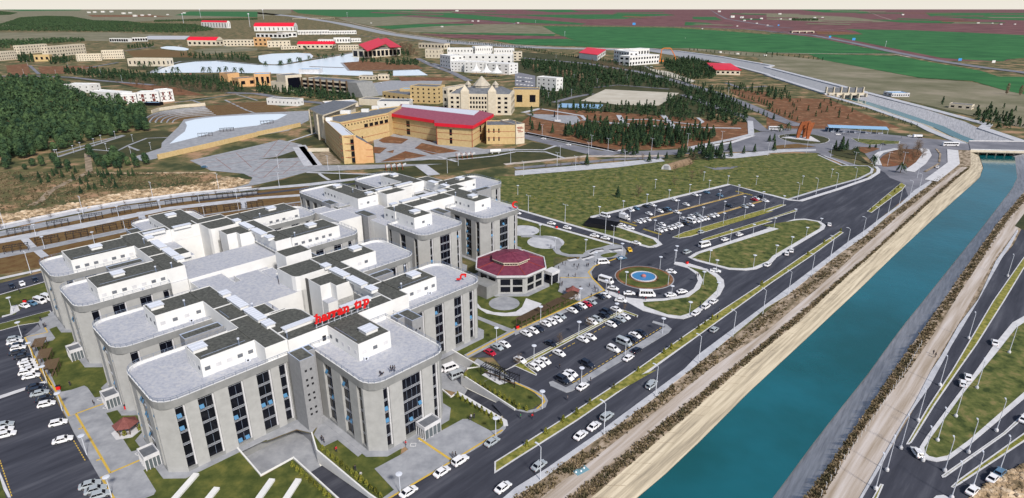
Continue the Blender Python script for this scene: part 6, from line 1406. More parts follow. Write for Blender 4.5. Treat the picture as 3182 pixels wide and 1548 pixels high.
people('31', 'on the big front roof terrace', '1300 25;1320 22;1338 20 y', z=18.95)
label_all(ppl)
for k, q in enumerate([(1180, 72), (1208, 62)]):
    o = bpy.data.objects.new('person', PM[0]); COL.objects.link(o); o.location = G('31', *q, 18.95); o.rotation_euler = (0, 1.45, 1.0 + k); o.location.z = 19.1; h_ = bpy.data.objects.new('hair', HM); COL.objects.link(h_); h_.parent = o
    tag(o, ('left' if k == 0 else 'right') + ' one of two people lying by the parapet of the front roof terrace', 'person', 'people lying on the roof terrace')
# shrubs: yellow green cones along walls, small shrubs on medians
def shrub_mesh(name, h, r, n, m, seed, cone=True):
    rnd = random.Random(seed); b = MB()
    for i in range(n):
        t = rnd.random(); z = h * (.08 + .9 * t); rr = r * ((1 - t) ** .7 if cone else math.sin(math.pi * min(.95, t + .15))) * rnd.uniform(.5, 1.05); a = rnd.random() * 6.28
        c = Vector((rr * math.cos(a), rr * math.sin(a), z)); s = h * .09 * rnd.uniform(.7, 1.4); u = Vector((rnd.uniform(-1, 1), rnd.uniform(-1, 1), rnd.uniform(-.4, 1))).normalized(); w_ = u.orthogonal().normalized()
        b.add([c - u * s, c + w_ * s * .8, c + u * s, c - w_ * s * .8], [(0, 1, 2, 3)])
    me = bpy.data.meshes.new(name); me.from_pydata(b.v, [], b.f); me.materials.append(M[m]); return me
SH = [shrub_mesh('shrub', 1.7, .55, 150, 'leaf', k) for k in range(3)]
shr = []
def shrubs(code, place, pts, z=.2, sc=1):
    for i, q in enumerate(pts):
        o = bpy.data.objects.new('conical_shrub', SH[i % 3]); COL.objects.link(o); o.location = G(code, *q, z); o.location.z = z; s = sc * random.uniform(.85, 1.15); o.scale = (s, s, s); o.rotation_euler = (0, 0, i)
        tag(o, None, 'shrub', 'conical shrubs ' + place); shr.append((o, 'conical shrub', place))
def lin(a, b, n): return [(a[0] + (b[0] - a[0]) * i / (n - 1), a[1] + (b[1] - a[1]) * i / (n - 1)) for i in range(n)]
shrubs('31', 'along the wall below the sunken court', lin((345, 950), (700, 1253), 9)); shrubs('31', 'on the lawn left of the front plaza', lin((640, 790), (1200, 1245), 13))
shrubs('31', 'along the thin ramp wall', lin((1950, 270), (2370, 525), 10)); shrubs('31', 'above the white wedge wall', lin((2025, 75), (2500, 345), 11)); shrubs('32', 'at the tip of the ramp lawn', [(40, 385), (112, 398)])
shrubs('32', 'on the boulevard median beside the canal', [(115, 750), (300, 625), (470, 510), (730, 340), (960, 185), (600, 440)], sc=1.1); shrubs('22', 'on the median opposite the lower lot', [(1200, 1110), (1450, 935), (1520, 890), (1620, 815), (1785, 700), (1850, 655), (1920, 610), (2400, 270)], sc=1.1)
shrubs('13', 'on the median near the bridge', [(1020, 795), (1100, 730), (1160, 690), (1245, 620), (1280, 580), (720, 1000), (560, 1110), (400, 1230)]); shrubs('30', 'on the lawns beside the left blocks', [(1370, 590), (1215, 640)])
label_all(shr)
# fence posts along the right bank
fp = []
ln_ = L('33', [(530, 1240), (680, 1000), (800, 820), (950, 620), (1080, 430), (1190, 260), (1330, 60)], '23', [(1500, 860)])
for k, p in enumerate(resample(ln_, 30)):
    b = MB(); b.tube((0, 0, 0), (0, 0, 1.8), .06, 4); b.tube((0, 0, 1.8), (-.3, 0, 2.1), .05, 4); o = b.build('fence_post', M['kerb']); o.location = p; tag(o, None, 'fence post', 'fence posts along the weeds of the right bank'); fp.append((o, 'thin concrete fence post', 'along the right bank weeds'))
label_all(fp)
# ------------------------------------------------------------------ bridge, weir, sculpture and the campus buildings in the distance
def hgt(code, x, yb, yt):
    p = G(code, x, yb); return heightat(p, px(code, x, yt)[1])
def prism_part(name, pts, z0, z1, mats, parent=None, top=True, mi=0, side=None):
    b = MB(); b.prism([(p[0], p[1]) for p in pts], z0, z1, mi, side, top); return b.build(name, mats, parent)
def local(pts, o): return [Vector((p[0] - o.x, p[1] - o.y, 0)) for p in pts]
def ccw(pts):
    n = len(pts); a = sum(pts[i][0] * pts[(i + 1) % n][1] - pts[(i + 1) % n][0] * pts[i][1] for i in range(n)); return pts if a > 0 else pts[::-1]
def windows_on(t, p, q, cols, rows, z0, z1, wf=.5, hf=.5, m='glass', off=.06, name='window'):
    d = q - p; W_ = d.length; d = d.normalized(); n = Vector((d.y, -d.x, 0))
    for r in range(rows):
        fh = (z1 - z0) / rows; za = z0 + fh * (r + (1 - hf) / 2); zb = za + fh * hf
        for c in range(cols):
            s0 = W_ * (c + (1 - wf) / 2) / cols; s1 = s0 + W_ / cols * wf; a, e = p + d * s0, p + d * s1
            b = MB(); v = [a - n * .1, e - n * .1, e + n * off, a + n * off]; v = [(k.x, k.y, za) for k in v] + [(k.x, k.y, zb) for k in v]
            b.add(v, [(7, 6, 5, 4), (1, 0, 4, 5), (2, 1, 5, 6), (3, 2, 6, 7), (0, 3, 7, 4)]); b.build(name, M[m], t)
def block(name, label, pts, h, m='cream', roofm='darkroof', wins=(), cat='building', parapet=.6, trims=(), parent=None, z0=0):
    """pts: footprint in world; wins: (edge, cols, rows, wf, hf)"""
    pts = ccw([Vector((p[0], p[1], 0)) for p in pts]); c = sum(pts, Vector()) / len(pts)
    if parent is None: t = empty(name, c, 0, label, cat)
    else: t = parent; c = Vector(parent.location)
    lp = local(pts, c); n = len(lp)
    b = MB(); b.prism([(p.x, p.y) for p in lp], z0, h, 0, top=False); inn = inset(lp, .35)
    v = [(p.x, p.y, h) for p in lp] + [(p.x, p.y, h) for p in inn] + [(p.x, p.y, h - parapet) for p in inn]; f = []
    for i in range(n): j = (i + 1) % n; f += [(i, j, n + j, n + i), (n + i, n + j, 2 * n + j, 2 * n + i)]
    b.add(v, f, 0); w_ = b.build('wall', M[m], t)
    prism_part('roof', inn, h - parapet - .15, h - parapet + .02, M[roofm], t)
    for k, cols, rows, wf, hf in wins: windows_on(t, lp[k % n], lp[(k + 1) % n], cols, rows, z0 + .4, h - .9, wf, hf)
    for za in trims:
        for i in range(n):
            p, q = lp[i], lp[(i + 1) % n]; d = (q - p).normalized(); nn = Vector((d.y, -d.x, 0)); g = MB(); vv = [p, q, q + nn * .08, p + nn * .08]
            vv = [(k.x, k.y, za) for k in vv] + [(k.x, k.y, za + .3) for k in vv]; g.add(vv, [(4, 5, 6, 7), (2, 3, 7, 6)]); g.build('trim', M['redline'], t)
    return t, lp
def front(code, xl, yl, xr, yr, yt, depth):
    p, q = G(code, xl, yl), G(code, xr, yr); d = (q - p).normalized(); bk = Vector((-d.y, d.x, 0)) * depth
    return [p, q, q + bk, p + bk], heightat(p, px(code, xl, yt)[1])
def fb(label, code, xl, yl, xr, yr, yt, depth, m='cream', cols=6, rows=2, roofm='darkroof', name='building', wf=.45, hf=.45, side=2, trims=()):
    pts, h = front(code, xl, yl, xr, yr, yt, depth)
    t, lp = block(name, label, pts, h, m, roofm, [(0, cols, rows, wf, hf)] + ([(1, side, rows, wf, hf), (3, side, rows, wf, hf)] if side else []), trims=trims)
    return t, lp, h
def gable(t, lp, h, rise, m='red_roof', over=.8, along=True):
    b = MB(); lp = [Vector(p) for p in lp]; c = sum(lp, Vector()) / 4; e = [p + (p - c).normalized() * over for p in lp]
    m0, m1 = (e[0] + e[3]) / 2, (e[1] + e[2]) / 2
    v = [(p.x, p.y, h) for p in e] + [(m0.x, m0.y, h + rise), (m1.x, m1.y, h + rise)]
    b.add(v, [(0, 1, 5, 4), (2, 3, 4, 5), (3, 0, 4), (1, 2, 5), (3, 2, 1, 0)]); return b.build('gable_roof', M[m], t)
def barrel(t, lp, h, rise, m='red_roof', over=1.0, seg=10, endm='white_wall'):
    b = MB(); a, bq, cq, d = [Vector(p) for p in lp]; ux = (bq - a).normalized() * over
    a -= ux; d -= ux; bq += ux; cq += ux; n = seg + 1; v = []
    for k in range(n):
        s = k / seg; z = h + rise * math.sin(math.pi * s); p = a.lerp(d, s); q = bq.lerp(cq, s); v += [(p.x, p.y, z), (q.x, q.y, z)]
    b.add(v, [(2 * k, 2 * k + 1, 2 * k + 3, 2 * k + 2) for k in range(seg)], 0); b.add([(x, y, z - .05) for x, y, z in v[0::2]], [tuple(range(n))], 1); b.add([(x, y, z - .05) for x, y, z in v[1::2]], [tuple(range(n))[::-1]], 1)
    return b.build('barrel_roof', [M[m], M[endm]], t)
# ---- road bridge over the canal
def bridge():
    o = G('13', 2230, 190); t = empty('road_bridge', o, 0, 'wide concrete road bridge with dark openings carrying the road over the canal', 'bridge')
    deck = L('13', [(1965, 128), (2506, 134), (3300, 150), (3300, 236), (2506, 226), (1985, 214)]); lp = local(deck, o)
    prism_part('deck', lp, -.9, .55, [M['asphalt_worn'], M['cream']], t, side=1); prism_part('underside', inset(lp, .6), -1.6, -.9, M['cream'], t)
    for e_ in ((5, 4, -.3), (0, 1, .3)):
        p, q = lp[e_[0]], lp[e_[1]]; b = MB(); d = (q - p).normalized(); n = Vector((-d.y, d.x, 0)) * (-.5 if e_[2] > 0 else .5)
        b.prism([p, q, q + n, p + n], .55, 1.3); b.build('parapet', M['kerb'], t)
    for k in range(1, 6):
        s = k / 6; a = lp[5].lerp(lp[4], s) ; c = lp[0].lerp(lp[1], s); d = (c - a).normalized()
        for u in (.12, .5, .85):
            x = a.lerp(c, u); b = MB(); b.tube((x.x, x.y, -8), (x.x, x.y, -1.5), .55, 10); b.build('pier', M['cream'], t)
bridge()
# ---- weir bridge on the upper canal
def weir():
    p, q = G('03', 600, 925), G('03', 960, 925); t = empty('weir', (p + q) / 2, 0, 'concrete sluice gate bridge with square openings across the upper canal', 'weir'); o = (p + q) / 2
    d = (q - p).normalized(); n = Vector((-d.y, d.x, 0)); W_ = (q - p).length
    lp = [Vector(x_) - o for x_ in (p, q, q + n * 14, p + n * 14)]
    prism_part('deck', lp, -.3, 2.0, M['cream'], t)
    for k in range(6):
        c = lp[0].lerp(lp[1], k / 5); b = MB(); b.prism([c - d * .6 - n * 4, c + d * .6 - n * 4, c + d * .6 + n * 1, c - d * .6 + n * 1], -6.9, 2.0); b.build('pier', M['cream'], t)
        b = MB(); b.prism([c - d * .5 + n * 5, c + d * .5 + n * 5, c + d * .5 + n * 9, c - d * .5 + n * 9], 2, 9); b.build('gate_post', M['cream'], t)
        if k < 5: e = lp[0].lerp(lp[1], (k + 1) / 5); b = MB(); b.prism([c + n * 6.5 + d * .6, e + n * 6.5 - d * .6, e + n * 7.2 - d * .6, c + n * 7.2 + d * .6], 2.6, 8, 0); b.build('sluice_gate', M['darkroof'], t)
weir()
def overpass(code, xl, yl, xr, yr, wd, label):
    p, q = G(code, xl, yl), G(code, xr, yr); o = (p + q) / 2; t = empty('overpass', o, 0, label, 'bridge'); d = (q - p).normalized(); n = Vector((-d.y, d.x, 0))
    lp = [x_ - o for x_ in (p, q, q + n * wd, p + n * wd)]; prism_part('deck', lp, 6, 8.5, M['cream'], t)
    for k in range(4):
        c = lp[0].lerp(lp[1], k / 3); b = MB(); b.prism([c - d * 2, c + d * 2, c + d * 2 + n * wd, c - d * 2 + n * wd], 0, 6); b.build('pier', M['cream'], t)
    for s_, c in ((-1, lp[0]), (1, lp[1])):
        b = MB(); e = c + d * s_ * 90; v = [c, c + n * wd, e + n * wd, e]; b.add([(v[0].x, v[0].y, 8), (v[1].x, v[1].y, 8), (v[2].x, v[2].y, .3), (v[3].x, v[3].y, .3)], [(0, 1, 2, 3), (3, 2, 1, 0)])
        b.build('ramp', M['asphalt_worn'], t)
overpass('03', 250, 322, 460, 322, 22, 'pale highway overpass with dark openings among the far fields'); overpass('01', 345, 190, 750, 182, 25, 'long pale overpass crossing the dry canal far away')
# ---- rusty roundabout sculpture
def sculpture():
    o = G('13', 350, 100, .3); t = empty('sculpture', o, 0, 'tall three legged rusty steel sculpture on the roundabout', 'sculpture')
    pl = local(L('13', [(145, 92), (330, 78), (430, 82), (520, 135)]), o); prism_part('plinth', pl, 0, .5, M['kerb'], t)
    H_ = hgt('13', 300, 100, 0) + hgt('03', 330, 1253, 1195) * 1.25
    hh = heightat(G('13', 300, 98), px('03', 330, 1195)[1])
    for (x, y, tx_, w0) in ((300, 98, 345, .9), (360, 92, 375, .9), (395, 108, 410, .9)):
        p = G('13', x, y) - o; tp = G('13', tx_, y) - o; b = MB(); n = 8; v = []
        for k in range(n + 1):
            s = k / n; c = p.lerp(tp, s ** 2); wd = 1.0 + 1.5 * s; z = .5 + hh * s
            v += [(c.x - wd, c.y - .8, z), (c.x + wd, c.y - .8, z), (c.x + wd, c.y + .8, z), (c.x - wd, c.y + .8, z)]
        f = []
        for k in range(n):
            for j in range(4): f.append((4 * k + j, 4 * k + (j + 1) % 4, 4 * k + 4 + (j + 1) % 4, 4 * k + 4 + j))
        f += [(4 * n, 4 * n + 1, 4 * n + 2, 4 * n + 3)]; b.add(v, f); b.build('leg', M['rust'], t)
sculpture()
# ---- bus station canopy
def canopy_long():
    p, q = G('13', 600, 40), G('13', 1180, 62); o = (p + q) / 2; t = empty('bus_canopy', o, 0, 'long blue roofed bus station canopy behind the roundabout', 'canopy'); d = (q - p).normalized(); n = Vector((-d.y, d.x, 0))
    lp = [x_ - o for x_ in (p, q, q + n * 7, p + n * 7)]; b = MB(); v = [(lp[0], 4.6), (lp[1], 4.6), (lp[2], 5.8), (lp[3], 5.8)]
    b.add([(k.x, k.y, z) for k, z in v] + [(k.x, k.y, z - .3) for k, z in v], [(0, 1, 2, 3), (7, 6, 5, 4), (0, 4, 5, 1), (1, 5, 6, 2), (2, 6, 7, 3), (3, 7, 4, 0)]); b.build('roof', M['blue_sheet'], t)
    for k in range(12):
        c = lp[0].lerp(lp[1], k / 11) + n * 1.5; b = MB(); b.tube((c.x, c.y, 0), (c.x, c.y, 4.8), .12, 6); b.build('post', M['metal_white'], t)
    for k in range(5): c = lp[0].lerp(lp[1], (k + .5) / 5) + n * 4; b = MB(); b.box(c.x - 2, c.x + 2, c.y - .5, c.y + .5, .1, 1.2); b.build('bench', M['metal_white'], t)
canopy_long()
# ---- quonset hut on the meadow
def hut():
    p, q = G('12', 1425, 398), G('12', 1520, 405); d = (q - p); W_ = d.length; d = d.normalized(); tip = G('12', 1730, 345); ax = (tip - q).normalized(); ln = (tip - q).length; o = (p + q) / 2
    t = empty('arched_hut', o, 0, 'long arched hut with a pale front at the top of the meadow', 'hut'); b = MB(); v = []; n = 10; r = W_ / 2; c0 = Vector((0, 0, 0)); hh = hgt('12', 1470, 402, 345)
    for c in (c0, c0 + ax * ln):
        for k in range(n + 1): a = math.pi * k / n; v.append(tuple(c + d * r * math.cos(a) + Vector((0, 0, hh * math.sin(a)))))
    b.add(v, [(k, k + 1, n + 2 + k, n + 1 + k)[::-1] for k in range(n)], 0); b.build('arched_shell', M['bare'], t)
    b = MB(); b.add([tuple(Vector(k) - ax * .05) for k in v[:n + 1]], [tuple(range(n + 1))]); e = b.build('end_wall', M['kerb'], t)
    b = MB(); z0 = -ax * .15; b.add([tuple(z0 - d * 1.6 + Vector((0, 0, .1))), tuple(z0 + d * 1.6 + Vector((0, 0, .1))), tuple(z0 + d * 1.6 + Vector((0, 0, 2.8))), tuple(z0 - d * 1.6 + Vector((0, 0, 2.8)))], [(0, 1, 2, 3)]); b.build('door', M['paving'], e)
hut()
# ---- yellow stone complex with the red roofed hall
def roofpts(*segs, z): return L(*segs, z=z)
def yellow():
    h1 = hgt('11', 820, 345, 68); ht = hgt('11', 2090, 195, 0) ; hall = ht - .4
    t = empty('stone_hall', G('11', 1500, 100), 0, 'yellow stone building with a big red roofed hall and a long side wing', 'building'); o = Vector(t.location)
    def wl(nm, pts, z1, m, rm, z0=0, par=.7):
        lp = ccw(local(pts, o)); n = len(lp); b = MB(); b.prism([(p.x, p.y) for p in lp], z0, z1, 0, top=False); inn = inset(lp, .4)
        v = [(p.x, p.y, z1) for p in lp] + [(p.x, p.y, z1) for p in inn] + [(p.x, p.y, z1 - par) for p in inn]; f = []
        for i in range(n): j = (i + 1) % n; f += [(i, j, n + j, n + i), (n + i, n + j, 2 * n + j, 2 * n + i)]
        b.add(v, f); w_ = b.build(nm, M[m], t); prism_part('roof', inn, z1 - par - .2, z1 - par, M[rm], t); return lp
    def trim(p, q, zs, m='redline', th=.28):
        d = (q - p).normalized(); n = Vector((d.y, -d.x, 0))
        for z in zs:
            b = MB(); v = [p, q, q + n * .08, p + n * .08]; v = [(k.x, k.y, z) for k in v] + [(k.x, k.y, z + th) for k in v]; b.add(v, [(4, 5, 6, 7), (1, 0, 4, 5), (2, 1, 5, 6), (3, 2, 6, 7), (0, 3, 7, 4)]); b.build('trim', M[m], t)
    # side wing
    A1 = roofpts('11', [(820, 68), (955, 58)], '01', [(800, 1192), (645, 1160)], z=h1); lp = wl('wing_wall', A1, h1, 'yellow_brick', 'metal_white')
    fpts = [G('11', 820, 345) - o, G('11', 955, 340) - o, G('11', 1135, 332) - o]
    h2 = hgt('11', 1135, 332, 168)
    B1 = [G('11', 957, 340), G('11', 1135, 332), G('11', 1135, 332) + (A1[2] - A1[1]) * .5, G('11', 957, 340) + (A1[2] - A1[1]) * .5]
    b = MB(); q = local(B1, o); v = [(k.x, k.y, 0) for k in q] + [(q[0].x, q[0].y, h1 - .4), (q[1].x, q[1].y, h2), (q[2].x, q[2].y, h2), (q[3].x, q[3].y, h1 - .4)]
    b.add(v, [(0, 1, 5, 4), (1, 2, 6, 5), (2, 3, 7, 6), (3, 0, 4, 7)], 0); b.add(v[4:], [(0, 1, 2, 3)], 1); b.build('stair_wing', [M['orange_brick'], M['darkroof']], t)
    p_, q_ = fpts[0], fpts[2]
    for k in range(4): trim(p_, fpts[1] if k == 3 else q_, [h1 * (.22 + .24 * k)])
    z_ = h1 / 4.6
    for k in range(4):
        s0 = .38; a, e = p_.lerp(q_, s0), p_.lerp(q_, .70); windows_on(t, p_.lerp(q_, .33), p_.lerp(q_, .44), 1, 1, z_ * k + .6, z_ * (k + 1) + .2, .9, .8)
        if k < 3: windows_on(t, p_.lerp(q_, .46), p_.lerp(q_, .73), 1, 1, z_ * k + .6, z_ * (k + 1) + .2, .95, .8)
    d_ = (A1[3] - A1[0]); L0 = A1[0] - o; L0.z = 0; L1 = A1[3] - o; L1.z = 0
    windows_on(t, L1, L0, 12, 4, .5, h1 - 1, .12, .3); 
    for k in range(4): trim(L1, L0, [h1 * (.22 + .24 * k)])
    # long back wing with the window row
    A2 = roofpts('01', [(645, 1158), (740, 1125), (1210, 1050), (1400, 1030), (1272, 1098), (805, 1190)], z=h1); lp2 = wl('wing_wall', A2, h1 - .01, 'yellow_brick', 'darkroof')
    a, e = A2[5] - o, A2[4] - o; a.z = e.z = 0
    windows_on(t, a, e, 16, 1, h1 - 4.4, h1 - 2.2, .3, .6); windows_on(t, a.lerp(e, .45), e, 5, 1, h1 - 8.2, h1 - 4.8, .7, .8); windows_on(t, a, a.lerp(e, .45), 5, 1, 3, 6, .25, .7)
    trim(a, e, [h1 - 1.6, h1 - 8.4, 4])
    for (x, y, s) in ((860, 1100, 4), (1050, 1085, 3), (1150, 1055, 3), (700, 1170, 2.4)):
        c = G('01', x, y, h1) - o; b = MB(); b.box(c.x - s, c.x + s, c.y - s * .6, c.y + s * .6, h1 - .5, h1 + 2); b.build('roof_plant', M['white_wall'], t)
    # entrance block with tall columns
    h3 = hgt('11', 590, 80, -170)
    A3 = roofpts('01', [(505, 1062), (740, 985), (980, 1000), (840, 1060), (640, 1128), (580, 1108)], z=h1 + 1.5); wl('entrance_wall', [p.lerp(A3[1], .12) for p in A3], h1 + 1.2, 'cream', 'darkroof')
    for k in (5, 0, 4): c = A3[k] - o; b = MB(); b.box(c.x - .6, c.x + .6, c.y - .6, c.y + .6, 0, h1 + 1.1); b.build('column', M['cream'], t)
    b = MB(); q = ccw(local(A3, o)); b.prism([(k.x, k.y) for k in q], h1 + 1.2, h1 + 2.2, 1, 0, bottom=True); b.build('entrance_roof', [M['cream'], M['darkroof']], t)
    # hall
    R1 = roofpts('01', [(1265, 1100), (1410, 1012), (2160, 1075), (2300, 1108), (2100, 1222), (1722, 1195), (1722, 1170)], z=hall + 2.6); q = ccw(local(R1, o))
    b = MB(); b.prism([(k.x, k.y) for k in q], hall, hall + 2.6, 0, 1, bottom=True); b.build('hall_roof', [M['hall_roof'], M['red_roof']], t)
    S1 = roofpts('01', [(1412, 1014), (2160, 1077), (2105, 1120), (1400, 1038)], z=hall + 2.9); prism_part('skylight_strip', ccw(local(S1, o)), hall + 2.6, hall + 2.9, M['metal_white'], t)
    w_ = inset(q, 1.6); b = MB(); b.prism([(k.x, k.y) for k in w_], 0, hall, 0, top=False); b.build('hall_wall', M['yellow_brick'], t)
    n = len(w_); lst = sorted(range(n), key=lambda i: (w_[i] + w_[(i + 1) % n]).y)[:4]
    for i in range(n):
        p, e = w_[i], w_[(i + 1) % n]; d = e - p; nn = Vector((d.y, -d.x, 0))
        if nn.y < 0 and d.length > 5:
            trim(p, e, [hall * .33, hall * .66]); b = MB(); b.tube((e.x, e.y, 0), (e.x, e.y, hall), .3, 4); b.build('corner_trim', M['redline'], t)
            if d.length > 20: windows_on(t, p.lerp(e, .36), p.lerp(e, .44), 1, 2, 1, hall - 1, .9, .75)
    # right wing with the lettered pylon
    h4 = hgt('12', 88, 140, -85)
    p0, p1 = G('11', 2230, 152), G('12', 15, 150); d = (p1 - p0).normalized(); nb = Vector((-d.y, d.x, 0)) * 22
    wl('wing_wall', [p0, p1, p1 + nb, p0 + nb], hall + .2, 'yellow_brick', 'darkroof'); trim(p0 - o, p1 - o, [hall * .33, hall * .66]); windows_on(t, p0 - o, p0.lerp(p1, .5) - o, 3, 2, 1, hall - 1, .25, .5)
    p2, p3 = G('12', 8, 152), G('12', 90, 142); d = (p3 - p2).normalized(); nb = Vector((-d.y, d.x, 0)); pp = [p2 - nb * .4, p3 - nb * .4, p3 + nb * 24, p2 + nb * 24]
    wl('pylon', pp, hall + .8, 'cream', 'darkroof'); trim(p2 - o - nb * .4, p3 - o - nb * .4, [hall * .33])
    f0, f1 = p2 - o - nb * .42, p3 - o - nb * .42
    for k, (s0, s1, zz) in enumerate(((.1, .75, .86), (.2, .9, .8), (.15, .6, .7), (.25, .85, .62))):
        a, e = f0.lerp(f1, s0), f0.lerp(f1, s1); nl = 7
        for j in range(nl):
            u, v_ = a.lerp(e, j / nl), a.lerp(e, (j + .7) / nl); b = MB(); vv = [u, v_, v_ - nb * .12, u - nb * .12]; z0 = hall * zz; vv = [(x_.x, x_.y, z0) for x_ in vv] + [(x_.x, x_.y, z0 + .7) for x_ in vv]; b.add(vv, [(7, 6, 5, 4), (0, 1, 5, 4), (2, 1, 5, 6), (3, 2, 6, 7), (0, 3, 7, 4)]); b.build('letter', M['redline'], t)
yellow()
# ---- ornate cream palace with pyramid lantern
def palace():
    pts, h = front('01', 1860, 1112, 2470, 1122, 915, 34); t, lp = block('ornate_building', 'ornate cream building with grey roof and a stone pyramid lantern on top', pts, h, 'cream', 'cream', [(1, 5, 3, .4, .5)])
    o = Vector(t.location); a, b_ = lp[0], lp[1]
    windows_on(t, a.lerp(b_, .02), a.lerp(b_, .2), 2, 4, 1, h - 1.5, .45, .5); windows_on(t, a.lerp(b_, .76), a.lerp(b_, .97), 2, 4, 1, h - 1.5, .45, .5); windows_on(t, a.lerp(b_, .34), a.lerp(b_, .62), 6, 4, 1, h - 1.5, .6, .55)
    bk = (lp[3] - lp[0]).normalized(); d = (b_ - a).normalized(); W_ = (b_ - a).length
    hr = 5; q = [a + bk * 2 + d * 2, b_ + bk * 2 - d * 2, lp[2] - bk * 2 - d * 2, lp[3] - bk * 2 + d * 2]; mm = MB(); c = sum(q, Vector()) / 4; i8 = [k.lerp(c, .35) for k in q]
    v = [(k.x, k.y, h + .1) for k in q] + [(k.x, k.y, h + hr) for k in i8]; mm.add(v, [(0, 1, 5, 4), (1, 2, 6, 5), (2, 3, 7, 6), (3, 0, 4, 7), (4, 5, 6, 7)]); mm.build('hipped_roof', M['darkroof'], t)
    mm = MB(); mm.prism([k.lerp(c, .05) - o * 0 for k in [k_ for k_ in [a - bk * .6 - d * .6, b_ - bk * .6 + d * .6, lp[2] + bk * .6 + d * .6, lp[3] + bk * .6 - d * .6]]], h - .9, h + .2, 0, bottom=True); mm.build('cornice', M['cream'], t)
    for s in (.27, .70):
        k = a.lerp(b_, s); mm = MB(); mm.prism([k - d * 4 - bk * 1.2, k + d * 4 - bk * 1.2, k + d * 4 + bk * 3, k - d * 4 + bk * 3], 0, h + 3); e = [k - d * 4 - bk * 1.2, k + d * 4 - bk * 1.2, k + d * 4 + bk * 3, k - d * 4 + bk * 3]; cc = sum(e, Vector()) / 4
        mm.add([(x_.x, x_.y, h + 3) for x_ in e] + [(cc.x, cc.y, h + 9)], [(0, 1, 4), (1, 2, 4), (2, 3, 4), (3, 0, 4)]); mm.build('turret', M['cream'], t)
    for dx, r, z0, z1, z2, n in ((0, 8.5, h + 3, h + 7, h + 16, 8), (-14, 2.8, h + 3, h + 7.5, h + 11.5, 4), (14, 2.8, h + 3, h + 7.5, h + 11.5, 4)):
        k = c + d * dx; mm = MB(); mm.lathe([(r, z0), (r, z1), (r + .8, z1), (r * .05, z2)], n, (k.x, k.y, 0)); e = mm.build('lantern', M['tan_stone'], t)
        if n == 8:
            for j in range(16): an = math.pi * 2 * j / 16; g = MB(); g.tube((k.x + (r - .6) * math.cos(an), k.y + (r - .6) * math.sin(an), z1 - 2.8), (k.x + (r + .1) * math.cos(an), k.y + (r + .1) * math.sin(an), z1 - 2.8 + .01), .7, 4); g.build('window', M['glass'], e)
palace()
fb('low cream annex at the left side of the ornate building', '01', 1810, 1080, 1858, 1085, 850, 34, cols=1, rows=3, side=3); fb('cream right annex of the ornate building with a dark window band', '02', -20, 1040, 235, 1042, 872, 20, 'yellow_brick', 2, 1)
# ---- dark glazed lecture building with fins
def fins():
    pts, h = front('01', 450, 895, 885, 940, 762, 26); t, lp = block('lecture_building', 'long cream building with dark glazing between tall brown fins', pts, h, 'cream', 'darkroof', [(1, 1, 3, .2, .3)])
    a, b_ = lp[0], lp[1]; d = (b_ - a).normalized(); n = Vector((d.y, -d.x, 0)); windows_on(t, a, b_, 7, 3, .5, h - 1, .88, .62, off=.2)
    for k in range(8):
        c = a.lerp(b_, k / 7); m = MB(); m.prism([c - d * .4, c + d * .4, c + d * .4 + n * 2.2, c - d * .4 + n * 2.2], 0, h + 1.5); m.build('fin', M['wood'], t)
    bk = (lp[2] - lp[1]).normalized(); m = MB(); q = [lp[1], lp[1] + d * 10 - bk * 4, lp[2] + d * 2]
    m.add([(lp[1].x, lp[1].y, 0), ((lp[1] + d * 26).x, (lp[1] + d * 26).y, 0), ((lp[1] + d * 16).x, (lp[1] + d * 16).y, h), (lp[1].x, lp[1].y, h), (lp[2].x, lp[2].y, 0), ((lp[2] + d * 26).x, (lp[2] + d * 26).y, 0), ((lp[2] + d * 16).x, (lp[2] + d * 16).y, h), (lp[2].x, lp[2].y, h)],
          [(0, 1, 2, 3), (1, 5, 6, 2), (3, 2, 6, 7), (5, 4, 7, 6)]); m.build('sloped_end', M['stone_wall'], t)
fins()
fb('cream block with a big black window grid beside the finned building', '01', 290, 905, 448, 890, 735, 24, cols=1, rows=1, wf=.75, hf=.75, side=0)
fb('cream stair block left of the black window grid', '01', 140, 890, 285, 905, 790, 22, cols=0, rows=1, side=0)
fb('building with a blue roof in front of the white lake', '01', -20, 840, 135, 835, 722, 24, 'orange_brick', 3, 1, 'blue_sheet', wf=.5, hf=.6); fb('cream cube at the left end of the blue roofed building', '00', 2145, 790, 2225, 800, 708, 18, 'orange_brick', 0, 1, side=0)
fb('brown cream hall between the cube and the blue roofed building', '00', 2330, 850, 2500, 835, 765, 20, 'orange_brick', 2, 1); fb('round cream pavilion hall behind the finned building', '01', 405, 720, 600, 720, 675, 22, 'kerb', 0, 1, 'blue_sheet', side=0)
fb('small white flat block with tiny windows beside the brown terraces', '01', 95, 1020, 390, 1035, 955, 12, 'white_wall', 8, 1, wf=.2, hf=.3)
fb('yellow stone block with small windows behind the cream entrance', '01', 1220, 965, 1490, 1005, 890, 22, 'yellow_brick', 6, 1, wf=.4, hf=.3); fb('taller yellow stone block left of the ornate building', '01', 1492, 1002, 1752, 1015, 835, 22, 'yellow_brick', 5, 4, wf=.3, hf=.4)
fb('vaulted blue skylight block on the yellow stone roofs', '01', 1390, 960, 1540, 965, 865, 14, 'yellow_brick', 2, 1, 'blue_sheet'); fb('white block with a black roof edge behind the red roofed hall', '01', 1170, 1050, 1480, 1052, 985, 20, 'white_wall', 2, 1, wf=.1, hf=.3)
fb('cream cube behind the entrance block', '01', 990, 1022, 1180, 1030, 960, 16, 'cream', 0, 1, side=0); fb('pale vaulted roof hall left of the cream cube', '01', 670, 1060, 985, 1040, 1010, 22, 'cream', 4, 1, 'metal_white', wf=.3, hf=.3)
